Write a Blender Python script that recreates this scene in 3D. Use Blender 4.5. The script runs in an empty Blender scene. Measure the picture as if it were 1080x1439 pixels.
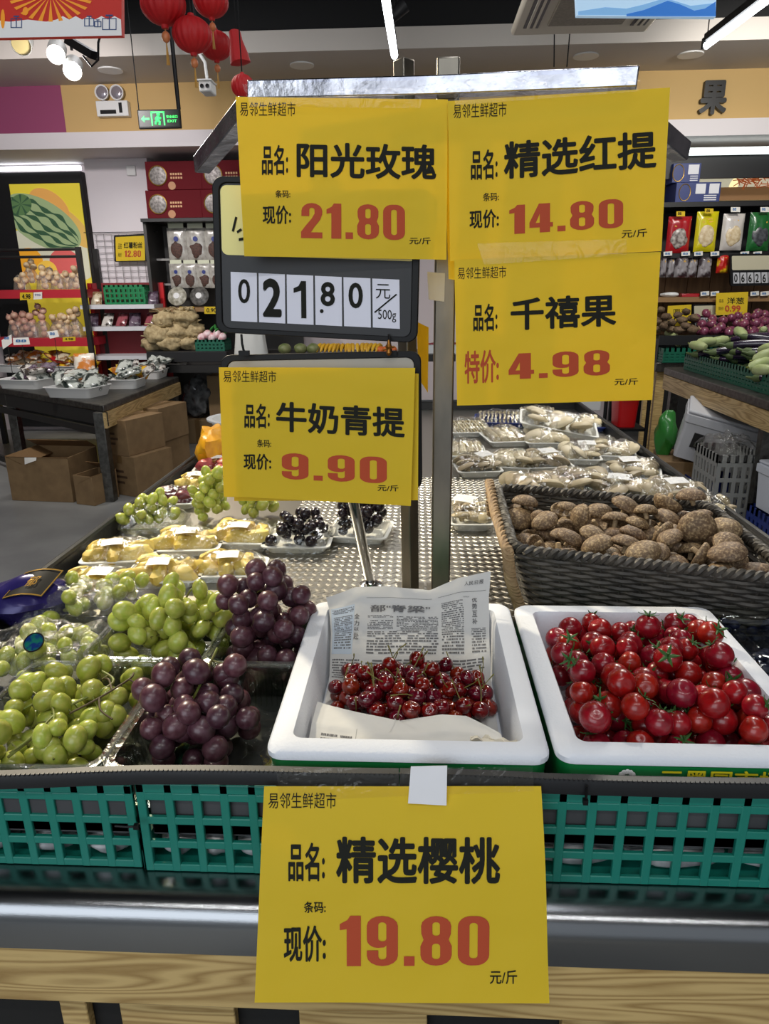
import bpy, bmesh, math, random
from mathutils import Vector, Matrix, Euler, noise
R = math.radians
rnd = random.Random(7)
S = bpy.context.scene
COL = S.collection

# ------------------------------------------------------------------ camera
F = 990.0; CX, CY = 540.0, 719.5
CAMH = 1.5
CAM = Vector((0, 0, CAMH))
ROT = (Matrix.Rotation(R(2.8), 3, 'Z') @ Matrix.Rotation(R(90 - 17.65), 3, 'X') @ Matrix.Rotation(R(-0.6), 3, 'Z'))
cam_d = bpy.data.cameras.new('camera'); cam = bpy.data.objects.new('camera', cam_d); COL.objects.link(cam)
cam_d.sensor_fit = 'HORIZONTAL'; cam_d.sensor_width = 36; cam_d.lens = F / 1080 * 36
cam_d.clip_start = 0.02
cam.matrix_world = Matrix.Translation(CAM) @ ROT.to_4x4()
S.camera = cam

# ------------------------------------------------------------------ light and exposure
S.view_settings.view_transform = 'Standard'; S.view_settings.look = 'None'
S.view_settings.exposure = 0.0; S.view_settings.gamma = 1.0
S.view_settings.use_curve_mapping = False
S.cycles.transparent_max_bounces = 24
W = bpy.data.worlds.new('world'); S.world = W; W.use_nodes = True
W.node_tree.nodes['Background'].inputs[0].default_value = (0.86, 0.93, 1.0, 1)
W.node_tree.nodes['Background'].inputs[1].default_value = 0.42

def lamp(name, kind, loc, target, power, col=(1, 1, 1), size=0.3, size_y=None, angle=60, blend=0.6):
    d = bpy.data.lights.new(name, kind); d.energy = power; d.color = col
    if kind == 'AREA':
        d.size = size
        if size_y: d.shape = 'RECTANGLE'; d.size_y = size_y
    elif kind == 'SPOT':
        d.spot_size = R(angle); d.spot_blend = blend; d.shadow_soft_size = size
    else: d.shadow_soft_size = size
    o = bpy.data.objects.new(name, d); COL.objects.link(o); o.location = loc
    o.rotation_euler = (Vector(target) - Vector(loc)).to_track_quat('-Z', 'Y').to_euler()
    return o
# ceiling tube rows of the shop (out of frame above), shop-window daylight, warm track spots
lamp('tube_row_front', 'AREA', (0.3, 1.2, 3.6), (0.3, 1.2, 0), 17, (0.95, 0.97, 1), 0.3, 2.4)
lamp('tube_row_mid', 'AREA', (-1.8, 4.0, 3.7), (-1.8, 4.0, 0), 42, (0.97, 0.97, 1), 0.3, 3.0)
lamp('tube_row_right', 'AREA', (2.2, 4.2, 3.7), (2.2, 4.2, 0), 46, (1.0, 0.98, 0.94), 0.3, 3.0)
lamp('tube_row_entrance', 'AREA', (0.1, -0.9, 3.1), (0.1, 0.9, 0.9), 19, (1.0, 0.98, 0.95), 2.6, 0.07)
lamp('shop_window', 'AREA', (-1.5, -3.0, 2.2), (0, 1.0, 1.1), 60, (0.86, 0.93, 1.0), 3.0, 2.4)
lamp('track_spot_a', 'SPOT', (-1.5, 2.9, 3.0), (-0.35, 1.05, 0.95), 330, (1, 0.86, 0.6), 0.05, angle=46)
lamp('track_spot_b', 'SPOT', (1.1, 3.2, 3.1), (0.35, 1.9, 0.95), 150, (1, 0.93, 0.8), 0.06, angle=60)
lamp('track_spot_d', 'SPOT', (-1.9, 2.6, 3.0), (-0.05, 0.95, 0.98), 120, (1, 0.9, 0.74), 0.05, angle=40)
lamp('track_spot_c', 'SPOT', (-3.2, 4.6, 3.2), (-2.5, 6.4, 0.9), 150, (1, 0.95, 0.9), 0.08, angle=80)
lamp('wall_wash_left', 'SPOT', (-2.6, 4.8, 3.1), (-3.2, 7.5, 1.9), 95, (1, 0.93, 0.93), 0.08, angle=95)
lamp('wall_wash_right', 'SPOT', (2.6, 4.8, 3.1), (2.8, 7.5, 2.0), 120, (1, 0.96, 0.9), 0.08, angle=95)

# ------------------------------------------------------------------ pixel <-> place
def ray(px, py): return ROT @ Vector(((px - CX) / F, -(py - CY) / F, -1))
def pY(px, py, Y): d = ray(px, py); return CAM + d * (Y / d.y)
def pZ(px, py, Z): d = ray(px, py); return CAM + d * ((Z - CAMH) / d.z)
def pX(px, py, X): d = ray(px, py); return CAM + d * (X / d.x)
def proj(v):
    c = ROT.transposed() @ (Vector(v) - CAM)
    return (CX + F * c.x / -c.z, CY - F * c.y / -c.z)

# ------------------------------------------------------------------ materials
def lin(h):
    if isinstance(h, str):
        h = [int(h[i:i + 2], 16) / 255 for i in (0, 2, 4)]
    return tuple((c / 12.92 if c <= 0.04045 else ((c + 0.055) / 1.055) ** 2.4) for c in h) + (1,)
MATS = {}
def mat(name, col, rough=0.5, metal=0.0, col2=None, scale=20, stretch=(1, 1, 1), bump=0.0, bscale=None, var=0.0,
        coat=0.0, trans=0.0, sss=0.0, emit=0.0, spec=0.5, contrast=None, detail=4, coord='Object'):
    if name in MATS: return MATS[name]
    m = bpy.data.materials.new(name); MATS[name] = m; m.use_nodes = True
    nt = m.node_tree; N = nt.nodes; L = nt.links; b = N['Principled BSDF']
    c = lin(col)
    b.inputs['Base Color'].default_value = c; b.inputs['Roughness'].default_value = rough; b.inputs['Metallic'].default_value = metal
    b.inputs['Specular IOR Level'].default_value = spec; b.inputs['Coat Weight'].default_value = coat
    b.inputs['Transmission Weight'].default_value = trans
    if sss:
        b.inputs['Subsurface Weight'].default_value = sss; b.inputs['Subsurface Radius'].default_value = (1, .8, .4)
        b.inputs['Subsurface Scale'].default_value = 0.008
    if emit: b.inputs['Emission Color'].default_value = c; b.inputs['Emission Strength'].default_value = emit
    src = None
    if col2 or bump:
        tc = N.new('ShaderNodeTexCoord'); mp = N.new('ShaderNodeMapping'); mp.inputs['Scale'].default_value = stretch
        L.new(tc.outputs[coord], mp.inputs[0])
    if col2:
        nz = N.new('ShaderNodeTexNoise'); nz.inputs['Scale'].default_value = scale; nz.inputs['Detail'].default_value = detail
        L.new(mp.outputs[0], nz.inputs[0])
        rp = N.new('ShaderNodeValToRGB'); lo, hi = contrast or (0.35, 0.65)
        rp.color_ramp.elements[0].position = lo; rp.color_ramp.elements[1].position = hi
        rp.color_ramp.elements[0].color = c; rp.color_ramp.elements[1].color = lin(col2)
        L.new(nz.outputs['Fac'], rp.inputs[0]); src = rp.outputs[0]
    if var:
        oi = N.new('ShaderNodeObjectInfo'); hs = N.new('ShaderNodeHueSaturation')
        for key, amp, ctr in (('Hue', var * 0.04, 0.5), ('Value', var, 1.0)):
            mr = N.new('ShaderNodeMapRange'); mr.inputs['To Min'].default_value = ctr - amp; mr.inputs['To Max'].default_value = ctr + amp
            L.new(oi.outputs['Random'], mr.inputs[0]); L.new(mr.outputs[0], hs.inputs[key])
        if src: L.new(src, hs.inputs['Color'])
        else: hs.inputs['Color'].default_value = c
        src = hs.outputs[0]
    if src: L.new(src, b.inputs['Base Color'])
    if src and emit: L.new(src, b.inputs['Emission Color'])
    if bump:
        n2 = N.new('ShaderNodeTexNoise'); n2.inputs['Scale'].default_value = bscale or scale; n2.inputs['Detail'].default_value = 3
        L.new(mp.outputs[0], n2.inputs[0])
        bp = N.new('ShaderNodeBump'); bp.inputs['Strength'].default_value = bump; bp.inputs['Distance'].default_value = 0.002
        L.new(n2.outputs['Fac'], bp.inputs['Height']); L.new(bp.outputs[0], b.inputs['Normal'])
    return m
def film(name, tint='ffffff', gloss=0.05, facing=0.35, rough=0.08, bump=0.6, bscale=60, haze=0.0):
    """thin clear plastic: mostly see-through, shiny where it turns away"""
    if name in MATS: return MATS[name]
    m = bpy.data.materials.new(name); MATS[name] = m; m.use_nodes = True
    nt = m.node_tree; N = nt.nodes; L = nt.links; N.clear()
    out = N.new('ShaderNodeOutputMaterial'); tr = N.new('ShaderNodeBsdfTransparent'); gl = N.new('ShaderNodeBsdfGlossy')
    tr.inputs[0].default_value = lin(tint); gl.inputs['Roughness'].default_value = rough
    lw = N.new('ShaderNodeLayerWeight'); lw.inputs[0].default_value = 0.35
    ma = N.new('ShaderNodeMath'); ma.operation = 'MULTIPLY_ADD'; ma.inputs[1].default_value = facing; ma.inputs[2].default_value = gloss
    mx = N.new('ShaderNodeMixShader')
    L.new(lw.outputs['Facing'], ma.inputs[0]); L.new(ma.outputs[0], mx.inputs[0])
    L.new(tr.outputs[0], mx.inputs[1]); L.new(gl.outputs[0], mx.inputs[2])
    last = mx.outputs[0]
    if haze:
        df = N.new('ShaderNodeBsdfDiffuse'); df.inputs[0].default_value = (0.8, 0.8, 0.8, 1)
        m2 = N.new('ShaderNodeMixShader'); m2.inputs[0].default_value = haze
        L.new(last, m2.inputs[1]); L.new(df.outputs[0], m2.inputs[2]); last = m2.outputs[0]
    L.new(last, out.inputs[0])
    if bump:
        tc = N.new('ShaderNodeTexCoord'); n2 = N.new('ShaderNodeTexNoise'); n2.inputs['Scale'].default_value = bscale; n2.inputs['Detail'].default_value = 2
        n2.inputs['Distortion'].default_value = 1.5
        bp = N.new('ShaderNodeBump'); bp.inputs['Strength'].default_value = bump; bp.inputs['Distance'].default_value = 0.004
        L.new(tc.outputs['Object'], n2.inputs[0]); L.new(n2.outputs['Fac'], bp.inputs['Height'])
        for nd in (gl, lw): L.new(bp.outputs[0], nd.inputs['Normal'])
    return m
def paper_mat(name, col, tl=0.25):
    if name in MATS: return MATS[name]
    m = bpy.data.materials.new(name); MATS[name] = m; m.use_nodes = True
    nt = m.node_tree; N = nt.nodes; L = nt.links; b = N['Principled BSDF']; out = N['Material Output']
    b.inputs['Base Color'].default_value = lin(col); b.inputs['Roughness'].default_value = 0.6; b.inputs['Specular IOR Level'].default_value = 0.25
    t = N.new('ShaderNodeBsdfTranslucent'); t.inputs[0].default_value = lin(col)
    mx = N.new('ShaderNodeMixShader'); mx.inputs[0].default_value = tl
    L.new(b.outputs[0], mx.inputs[1]); L.new(t.outputs[0], mx.inputs[2]); L.new(mx.outputs[0], out.inputs[0])
    tc = N.new('ShaderNodeTexCoord'); n2 = N.new('ShaderNodeTexNoise'); n2.inputs['Scale'].default_value = 14; n2.inputs['Detail'].default_value = 3
    bp = N.new('ShaderNodeBump'); bp.inputs['Strength'].default_value = 0.4; bp.inputs['Distance'].default_value = 0.012
    L.new(tc.outputs['Object'], n2.inputs[0]); L.new(n2.outputs['Fac'], bp.inputs['Height']); L.new(bp.outputs[0], b.inputs['Normal'])
    return m
def wood_mat(name, a, b_, axis='X', scale=1.0):
    """pine grain: noise-warped bands stretched along one axis"""
    if name in MATS: return MATS[name]
    m = bpy.data.materials.new(name); MATS[name] = m; m.use_nodes = True
    nt = m.node_tree; N = nt.nodes; L = nt.links; b = N['Principled BSDF']; b.inputs['Roughness'].default_value = 0.38
    tc = N.new('ShaderNodeTexCoord'); mp = N.new('ShaderNodeMapping')
    mp.inputs['Scale'].default_value = (0.5 * scale, 6 * scale, 6 * scale) if axis == 'X' else (6 * scale, 0.5 * scale, 6 * scale) if axis == 'Y' else (6 * scale, 6 * scale, .5 * scale)
    nz = N.new('ShaderNodeTexNoise'); nz.inputs['Scale'].default_value = 2.2; nz.inputs['Detail'].default_value = 1.0
    L.new(tc.outputs['Object'], mp.inputs[0]); L.new(mp.outputs[0], nz.inputs[0])
    mu = N.new('ShaderNodeMath'); mu.operation = 'MULTIPLY'; mu.inputs[1].default_value = 24
    fr = N.new('ShaderNodeMath'); fr.operation = 'PINGPONG'; fr.inputs[1].default_value = 1.0
    L.new(nz.outputs['Fac'], mu.inputs[0]); L.new(mu.outputs[0], fr.inputs[0])
    n3 = N.new('ShaderNodeTexNoise'); n3.inputs['Scale'].default_value = 60
    L.new(mp.outputs[0], n3.inputs[0])
    ad = N.new('ShaderNodeMath'); ad.operation = 'MULTIPLY_ADD'; ad.inputs[1].default_value = 0.35
    L.new(n3.outputs['Fac'], ad.inputs[0]); L.new(fr.outputs[0], ad.inputs[2])
    rp = N.new('ShaderNodeValToRGB'); rp.color_ramp.elements[0].position = 0.15; rp.color_ramp.elements[1].position = 0.95
    rp.color_ramp.elements[0].color = lin(a); rp.color_ramp.elements[1].color = lin(b_)
    L.new(ad.outputs[0], rp.inputs[0]); L.new(rp.outputs[0], b.inputs['Base Color'])
    return m

# ------------------------------------------------------------------ mesh building
class MB:
    def __init__(s): s.v = []; s.f = []; s.m = []
    def add(s, vs, fs, mi=0):
        n = len(s.v); s.v += [Vector(x) for x in vs]
        for f in fs: s.f.append([i + n for i in f]); s.m.append(mi)
        return s
    def box(s, a, b, mi=0, M=None):
        x0, y0, z0 = a; x1, y1, z1 = b
        vs = [Vector(p) for p in ((x0, y0, z0), (x1, y0, z0), (x1, y1, z0), (x0, y1, z0), (x0, y0, z1), (x1, y0, z1), (x1, y1, z1), (x0, y1, z1))]
        if M: vs = [M @ v for v in vs]
        return s.add(vs, [(0, 3, 2, 1), (4, 5, 6, 7), (0, 1, 5, 4), (1, 2, 6, 5), (2, 3, 7, 6), (3, 0, 4, 7)], mi)
    def cbox(s, c, size, mi=0, M=None):
        c = Vector(c); h = Vector(size) / 2
        return s.box(c - h, c + h, mi, M)
    def tube(s, pts, r, seg=8, mi=0, closed=False, sq=False):
        pts = [Vector(p) for p in pts]; n = len(pts)
        rr = r if isinstance(r, (list, tuple)) else [r] * n
        vs = []; up = None
        for i, p in enumerate(pts):
            a = pts[i - 1] if (i or closed) else p; b = pts[(i + 1) % n] if (i < n - 1 or closed) else p
            t = (b - a).normalized() if (b - a).length > 1e-9 else Vector((0, 0, 1))
            if up is None: up = t.orthogonal().normalized() if abs(t.z) > .95 else Vector((0, 0, 1))
            side = t.cross(up)
            if side.length < 1e-6: side = t.orthogonal()
            side.normalize(); up = side.cross(t).normalized()
            for k in range(seg):
                an = 2 * math.pi * (k + (0.5 if sq else 0)) / seg
                vs.append(p + (side * math.cos(an) + up * math.sin(an)) * rr[i])
        fs = []
        for i in range(n if closed else n - 1):
            j = (i + 1) % n
            for k in range(seg):
                l = (k + 1) % seg; fs.append((i * seg + k, j * seg + k, j * seg + l, i * seg + l))
        if not closed:
            fs.append(tuple(range(seg))); fs.append(tuple(reversed(range((n - 1) * seg, n * seg))))
        return s.add(vs, fs, mi)
    def lathe(s, prof, seg=16, mi=0, M=None, c=(0, 0, 0), wob=None):
        vs = []; n = len(prof); c = Vector(c)
        for r, z in prof:
            for k in range(seg):
                a = 2 * math.pi * k / seg; q = r * (wob(a) if wob else 1)
                v = Vector((q * math.cos(a), q * math.sin(a), z)); vs.append((M @ v if M else v) + c)
        fs = []
        for i in range(n - 1):
            for k in range(seg):
                l = (k + 1) % seg; fs.append((i * seg + k, i * seg + l, (i + 1) * seg + l, (i + 1) * seg + k))
        fs.append(tuple(reversed(range(seg)))); fs.append(tuple(range((n - 1) * seg, n * seg)))
        return s.add(vs, fs, mi)
    def ell(s, c, r, seg=12, rings=8, mi=0, M=None, lump=0.0, seed=0):
        c = Vector(c); r = Vector(r) if not isinstance(r, (int, float)) else Vector((r, r, r))
        vs = []
        def pt(th, ph):
            v = Vector((math.sin(th) * math.cos(ph), math.sin(th) * math.sin(ph), math.cos(th)))
            k = 1 + lump * noise.noise(v * 1.7 + Vector((seed * 3.1, seed * 1.3, 0))) if lump else 1
            v = Vector((v.x * r.x, v.y * r.y, v.z * r.z)) * k
            return (M @ v if M else v) + c
        vs.append(pt(0, 0))
        for i in range(1, rings):
            for k in range(seg): vs.append(pt(math.pi * i / rings, 2 * math.pi * k / seg))
        vs.append(pt(math.pi, 0)); fs = []
        for k in range(seg):
            l = (k + 1) % seg; fs.append((0, 1 + k, 1 + l))
            for i in range(rings - 2):
                a = 1 + i * seg; fs.append((a + k, a + seg + k, a + seg + l, a + l))
            a = 1 + (rings - 2) * seg; fs.append((a + k, len(vs) - 1, a + l))
        return s.add(vs, fs, mi)
    def grid(s, fn, nu, nv, th=0.0, mi=0, mi_fn=None):
        """surface fn(u,v); th gives it thickness (front face = fn)"""
        P = [[Vector(fn(i / nu, j / nv)) for i in range(nu + 1)] for j in range(nv + 1)]
        n = (nu + 1); vs = [p for row in P for p in row]; fs = []; ms = []
        for j in range(nv):
            for i in range(nu): fs.append((j * n + i, j * n + i + 1, (j + 1) * n + i + 1, (j + 1) * n + i))
        if th:
            k0 = len(vs)
            for j in range(nv + 1):
                for i in range(nu + 1):
                    du = P[j][min(i + 1, nu)] - P[j][max(i - 1, 0)]; dv = P[min(j + 1, nv)][i] - P[max(j - 1, 0)][i]
                    nn = du.cross(dv); nn = nn.normalized() if nn.length > 1e-12 else Vector((0, 0, 1))
                    vs.append(P[j][i] - nn * th)
            for j in range(nv):
                for i in range(nu): fs.append(tuple(k0 + q for q in ((j + 1) * n + i, (j + 1) * n + i + 1, j * n + i + 1, j * n + i)))
            edge = [i for i in range(nu + 1)] + [j * n + nu for j in range(1, nv + 1)] + [nv * n + i for i in range(nu - 1, -1, -1)] + [j * n for j in range(nv - 1, 0, -1)]
            for a, b in zip(edge, edge[1:] + edge[:1]): fs.append((b, a, a + k0, b + k0))
        return s.add(vs, fs, mi)
    def prism(s, poly, y0, y1, mi=0, ax='Y'):
        """polygon of (a,b) pairs extruded along an axis"""
        n = len(poly); mk = {'Y': lambda a, b, t: (a, t, b), 'Z': lambda a, b, t: (a, b, t), 'X': lambda a, b, t: (t, a, b)}[ax]
        vs = [mk(a, b, y0) for a, b in poly] + [mk(a, b, y1) for a, b in poly]
        fs = [tuple(range(n)), tuple(reversed(range(n, 2 * n)))] + [(i, i + n, (i + 1) % n + n, (i + 1) % n) for i in range(n)]
        return s.add(vs, fs, mi)
    def xf(s, M): s.v = [M @ v for v in s.v]; return s

WM = {}
def tag(o, label=None, cat=None, group=None, kind=None):
    for k, v in (('label', label), ('category', cat), ('group', group), ('kind', kind)):
        if v: o[k] = v
    return o
def thing(name, label, cat, loc=(0, 0, 0), rotz=0.0, group=None, rot=None):
    o = bpy.data.objects.new(name, None); COL.objects.link(o); o.empty_display_size = 0.02
    o.location = loc; o.rotation_euler = rot or (0, 0, rotz)
    WM[o.name] = Matrix.Translation(Vector(loc)) @ o.rotation_euler.to_matrix().to_4x4()
    return tag(o, label, cat, group)
def obj(name, mb, m, parent=None, world=False, smooth=True, bevel=0.0, seg=2, sub=0, label=None, cat=None, group=None, kind=None, auto=40):
    """ONE mesh object; world=True: mb is in world space although it gets a parent"""
    me = bpy.data.meshes.new(name); vs = mb.v
    loc = None
    if parent is not None and world:
        M = WM[parent.name].inverted(); vs = [M @ v for v in vs]
    elif parent is None:
        lo = [min(v[i] for v in vs) for i in range(3)]; hi = [max(v[i] for v in vs) for i in range(3)]
        loc = Vector(((lo[0] + hi[0]) / 2, (lo[1] + hi[1]) / 2, lo[2])); vs = [v - loc for v in vs]
    me.from_pydata([tuple(v) for v in vs], [], mb.f)
    ml = m if isinstance(m, (list, tuple)) else [m]
    for x in ml: me.materials.append(x)
    if len(ml) > 1:
        for p, i in zip(me.polygons, mb.m): p.material_index = i
    bm = bmesh.new(); bm.from_mesh(me); bmesh.ops.recalc_face_normals(bm, faces=bm.faces); bm.to_mesh(me); bm.free()
    if smooth:
        for p in me.polygons: p.use_smooth = True
        try: me.set_sharp_from_angle(angle=R(auto))
        except Exception: pass
    o = bpy.data.objects.new(name, me); COL.objects.link(o)
    if parent is not None: o.parent = parent
    else: o.location = loc
    WM[o.name] = (WM[parent.name] if parent is not None else Matrix.Identity(4)) @ (Matrix.Translation(loc) if loc is not None else Matrix.Identity(4))
    if bevel:
        b = o.modifiers.new('bevel', 'BEVEL'); b.width = bevel; b.segments = seg; b.limit_method = 'ANGLE'; b.angle_limit = R(35)
    if sub: b = o.modifiers.new('sub', 'SUBSURF'); b.levels = b.render_levels = sub
    return tag(o, label, cat, group, kind)
def kids(o): return [c for c in CH.get(o.name, [])]
CH = {}
def reg_children():
    CH.clear()
    for c in bpy.data.objects:
        if c.parent: CH.setdefault(c.parent.name, []).append(c)
def dup(root, loc, rot=(0, 0, 0), scale=1.0, label=None, group=None, cat=None):
    """a copy of a thing, of its parts and of their sub-parts"""
    r = root.copy(); COL.objects.link(r); r.location = loc; r.rotation_euler = rot
    r.scale = (scale,) * 3 if isinstance(scale, (int, float)) else scale
    WM[r.name] = Matrix.Translation(Vector(loc)) @ Euler(rot).to_matrix().to_4x4()
    tag(r, label, cat, group)
    for ch in root.children:
        c = ch.copy(); COL.objects.link(c); c.parent = r
        for g in ch.children:
            d = g.copy(); COL.objects.link(d); d.parent = c
    return r
def place(o, loc, rot=(0, 0, 0), scale=1.0, label=None):
    o.location = loc; o.rotation_euler = rot; o.scale = (scale,) * 3 if isinstance(scale, (int, float)) else scale
    WM[o.name] = Matrix.Translation(Vector(loc)) @ Euler(rot).to_matrix().to_4x4()
    if label: o['label'] = label
    return o
def bpx(mb, x0, y0, x1, y1, Y, dep, mi=0):
    """box whose front face, at depth Y, covers the given stretch of the view"""
    a = pY(x0, y1, Y); b = pY(x1, y0, Y); return mb.box((a.x, Y, a.z), (b.x, Y + dep, b.z), mi)
def struct(name, mb, m, **k): return obj(name, mb, m, kind='structure', **k)
ORD = 'first second third fourth fifth sixth seventh eighth ninth tenth eleventh twelfth thirteenth fourteenth fifteenth sixteenth seventeenth eighteenth nineteenth twentieth'.split()
def nth(i): return ORD[i] if i < len(ORD) else str(i + 1) + 'th'
def row_labels(pts, per=8):
    """for world points: (row from the front, place from the left) as words, by where they stand in view"""
    ps = [proj(p) for p in pts]; order = sorted(range(len(pts)), key=lambda i: -ps[i][1]); out = [None] * len(pts)
    rows = [order[i:i + per] for i in range(0, len(order), per)]
    for r, ids in enumerate(rows):
        for k, i in enumerate(sorted(ids, key=lambda i: ps[i][0])): out[i] = (r, k)
    return out
def heap(n, r, area, floor=0.0, K=24, slope=None, g=rnd, jit=0.1, flat=0.8):
    """drop balls one by one to the lowest of K trial spots; returns (x,y,z,r)"""
    out = []
    for _ in range(n):
        q = r * g.uniform(1 - jit, 1 + jit); best = None
        for _k in range(K):
            x, y = area(g); z = floor + q
            for (a, b, c, s) in out:
                d2 = (x - a) ** 2 + (y - b) ** 2; m = (q + s) * .985
                if d2 < m * m: z = max(z, c + math.sqrt(m * m - d2) * flat)
            key = z + (slope(x, y) if slope else 0)
            if best is None or key < best[0]: best = (key, x, y, z)
        out.append((best[1], best[2], best[3], q))
    return out
def rrect(w, d, r, n=4):
    """rounded rectangle outline"""
    pts = []
    for cx, cy, a0 in ((w / 2 - r, d / 2 - r, 0), (-w / 2 + r, d / 2 - r, 90), (-w / 2 + r, -d / 2 + r, 180), (w / 2 - r, -d / 2 + r, 270)):
        for k in range(n + 1):
            a = R(a0 + 90 * k / n); pts.append((cx + r * math.cos(a), cy + r * math.sin(a)))
    return pts
def loft(mb, rings, cap0=True, cap1=True, mi=0):
    n = len(rings[0]); vs = [p for r_ in rings for p in r_]; fs = []
    for i in range(len(rings) - 1):
        for k in range(n): l = (k + 1) % n; fs.append((i * n + k, i * n + l, (i + 1) * n + l, (i + 1) * n + k))
    if cap0: fs.append(tuple(reversed(range(n))))
    if cap1: fs.append(tuple(range((len(rings) - 1) * n, len(rings) * n)))
    return mb.add(vs, fs, mi)
def tray_mb(w, d, h, t=0.002, r=0.015, flare=0.008, lip=0.005):
    """open tray or box: outer wall up, lip, inner wall down, floor"""
    mb = MB(); o = lambda W_, D_, z: [(x, y, z) for x, y in rrect(W_, D_, r)]
    b = (w - 2 * flare, d - 2 * flare)
    loft(mb, [o(b[0], b[1], 0), o(w, d, h), o(w + 2 * lip, d + 2 * lip, h), o(w + 2 * lip, d + 2 * lip, h + t), o(w - 2 * t, d - 2 * t, h + t), o(b[0] - 2 * t, b[1] - 2 * t, t)])
    return mb

# ------------------------------------------------------------------ lettering
TXT = {}
def glyphs(s):
    c = bpy.data.curves.new('lettering', 'FONT'); c.body = s; c.size = 1; c.resolution_u = 4
    o = bpy.data.objects.new('lettering', c); COL.objects.link(o)
    dg = bpy.context.evaluated_depsgraph_get(); dg.update(); e = o.evaluated_get(dg); me = e.to_mesh()
    vs = [(v.co.x, v.co.y) for v in me.vertices]; fs = [tuple(p.vertices) for p in me.polygons]
    e.to_mesh_clear(); bpy.data.objects.remove(o); bpy.data.curves.remove(c)
    return vs, fs
def digit_shape(ch):
    """heavy condensed poster digits in a box 1 wide (or less) and 2 high: outline first, then holes"""
    def rr(x0, y0, x1, y1, r, rev=False):
        p = [(x0 + x1) / 2, (y0 + y1) / 2]; q = [(p[0] + x, p[1] + y) for x, y in rrect(x1 - x0, y1 - y0, r, 6)]
        return q[::-1] if rev else q
    arc = lambda cx, cy, rx, ry, a0, a1, n=8: [(cx + rx * math.cos(R(a0 + (a1 - a0) * k / n)), cy + ry * math.sin(R(a0 + (a1 - a0) * k / n))) for k in range(n + 1)]
    if ch == '0': return [rr(0, 0, 1, 2, .42), rr(.37, .28, .63, 1.72, .12, True)]
    if ch == '1': return [[(.22, 0), (.68, 0), (.68, 2), (.34, 2), (.24, 1.82), (0, 1.66), (0, 1.42), (.22, 1.46)]]
    if ch == '.': return [[(0, 0), (.34, 0), (.34, .38), (0, .38)]]
    if ch == '8':
        o = arc(.5, .42, .5, .42, 180, 360) + [(1, .78), (.9, 1.04), (.97, 1.28)] + arc(.5, 1.6, .48, .4, 0, 180) + [(.03, 1.28), (.1, 1.04), (0, .78)]
        return [o, rr(.37, .26, .63, .88, .12, True), rr(.38, 1.2, .62, 1.75, .11, True)]
    if ch == '9':
        o = arc(.5, .40, .5, .40, 180, 360) + [(1, 1.6)] + arc(.5, 1.6, .5, .4, 0, 180) + [(0, 1.1)] + arc(.36, 1.06, .36, .34, 180, 270, 5) + [(.56, .74), (.63, .82), (.63, .4)] + arc(.5, .38, .13, .13, 0, -180, 5) + [(.37, .62), (0, .62)]
        return [o, rr(.37, .98, .63, 1.74, .12, True)]
    if ch == '2':
        o = [(0, 0), (.98, 0), (.98, .34), (.46, .34), (.62, .66), (.88, 1.06), (.97, 1.36)] + arc(.5, 1.55, .48, .45, 0, 180) + [(.02, 1.26), (.38, 1.26), (.38, 1.6)] + arc(.5, 1.62, .12, .12, 180, 0, 5) + [(.62, 1.4), (.5, 1.14), (.18, .66), (0, .36)]
        return [o]
    if ch == '4': return [[(.44, 0), (.88, 0), (.88, .36), (1, .36), (1, .68), (.88, .68), (.88, 2), (.4, 2), (0, .72), (0, .36), (.44, .36)], [(.44, .68), (.27, .68), (.44, 1.3)]]
    raise KeyError(ch)
def poster_digits(s):
    from mathutils.geometry import tessellate_polygon
    vs, fs, x = [], [], 0.0
    for ch in s:
        loops = digit_shape(ch); k = len(vs); flat = [p for l in loops for p in l]
        tri = tessellate_polygon([[Vector((a, b, 0)) for a, b in l] for l in loops])
        vs += [(a + x, b) for a, b in flat]; fs += [tuple(i + k for i in t) for t in tri]
        x += max(a for a, b in flat) + .19
    return vs, fs
def text2d(s, bold=0.0):
    """lettering in a unit box as (x, y, layer); heavier lettering is several close copies"""
    k = (s, bold)
    if k not in TXT:
        if bold == 'poster': g, gf = poster_digits(s); shifts = [(0, 0)]
        else:
            g, gf = glyphs(s); b = bold
            shifts = [(0, 0)] + ([(b * math.cos(R(a)), b * math.sin(R(a))) for a in range(0, 360, 45)] if b > 0 else [])
        vs, fs = [], []
        for L_, (dx, dy) in enumerate(shifts):
            n = len(vs); vs += [(x + dx, y + dy, L_) for x, y in g]; fs += [tuple(i + n for i in f) for f in gf]
        x0 = min(v[0] for v in vs); x1 = max(v[0] for v in vs); y0 = min(v[1] for v in vs); y1 = max(v[1] for v in vs)
        TXT[k] = ([((x - x0) / (x1 - x0), (y - y0) / (y1 - y0), l) for x, y, l in vs], fs)
    return TXT[k]
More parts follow.
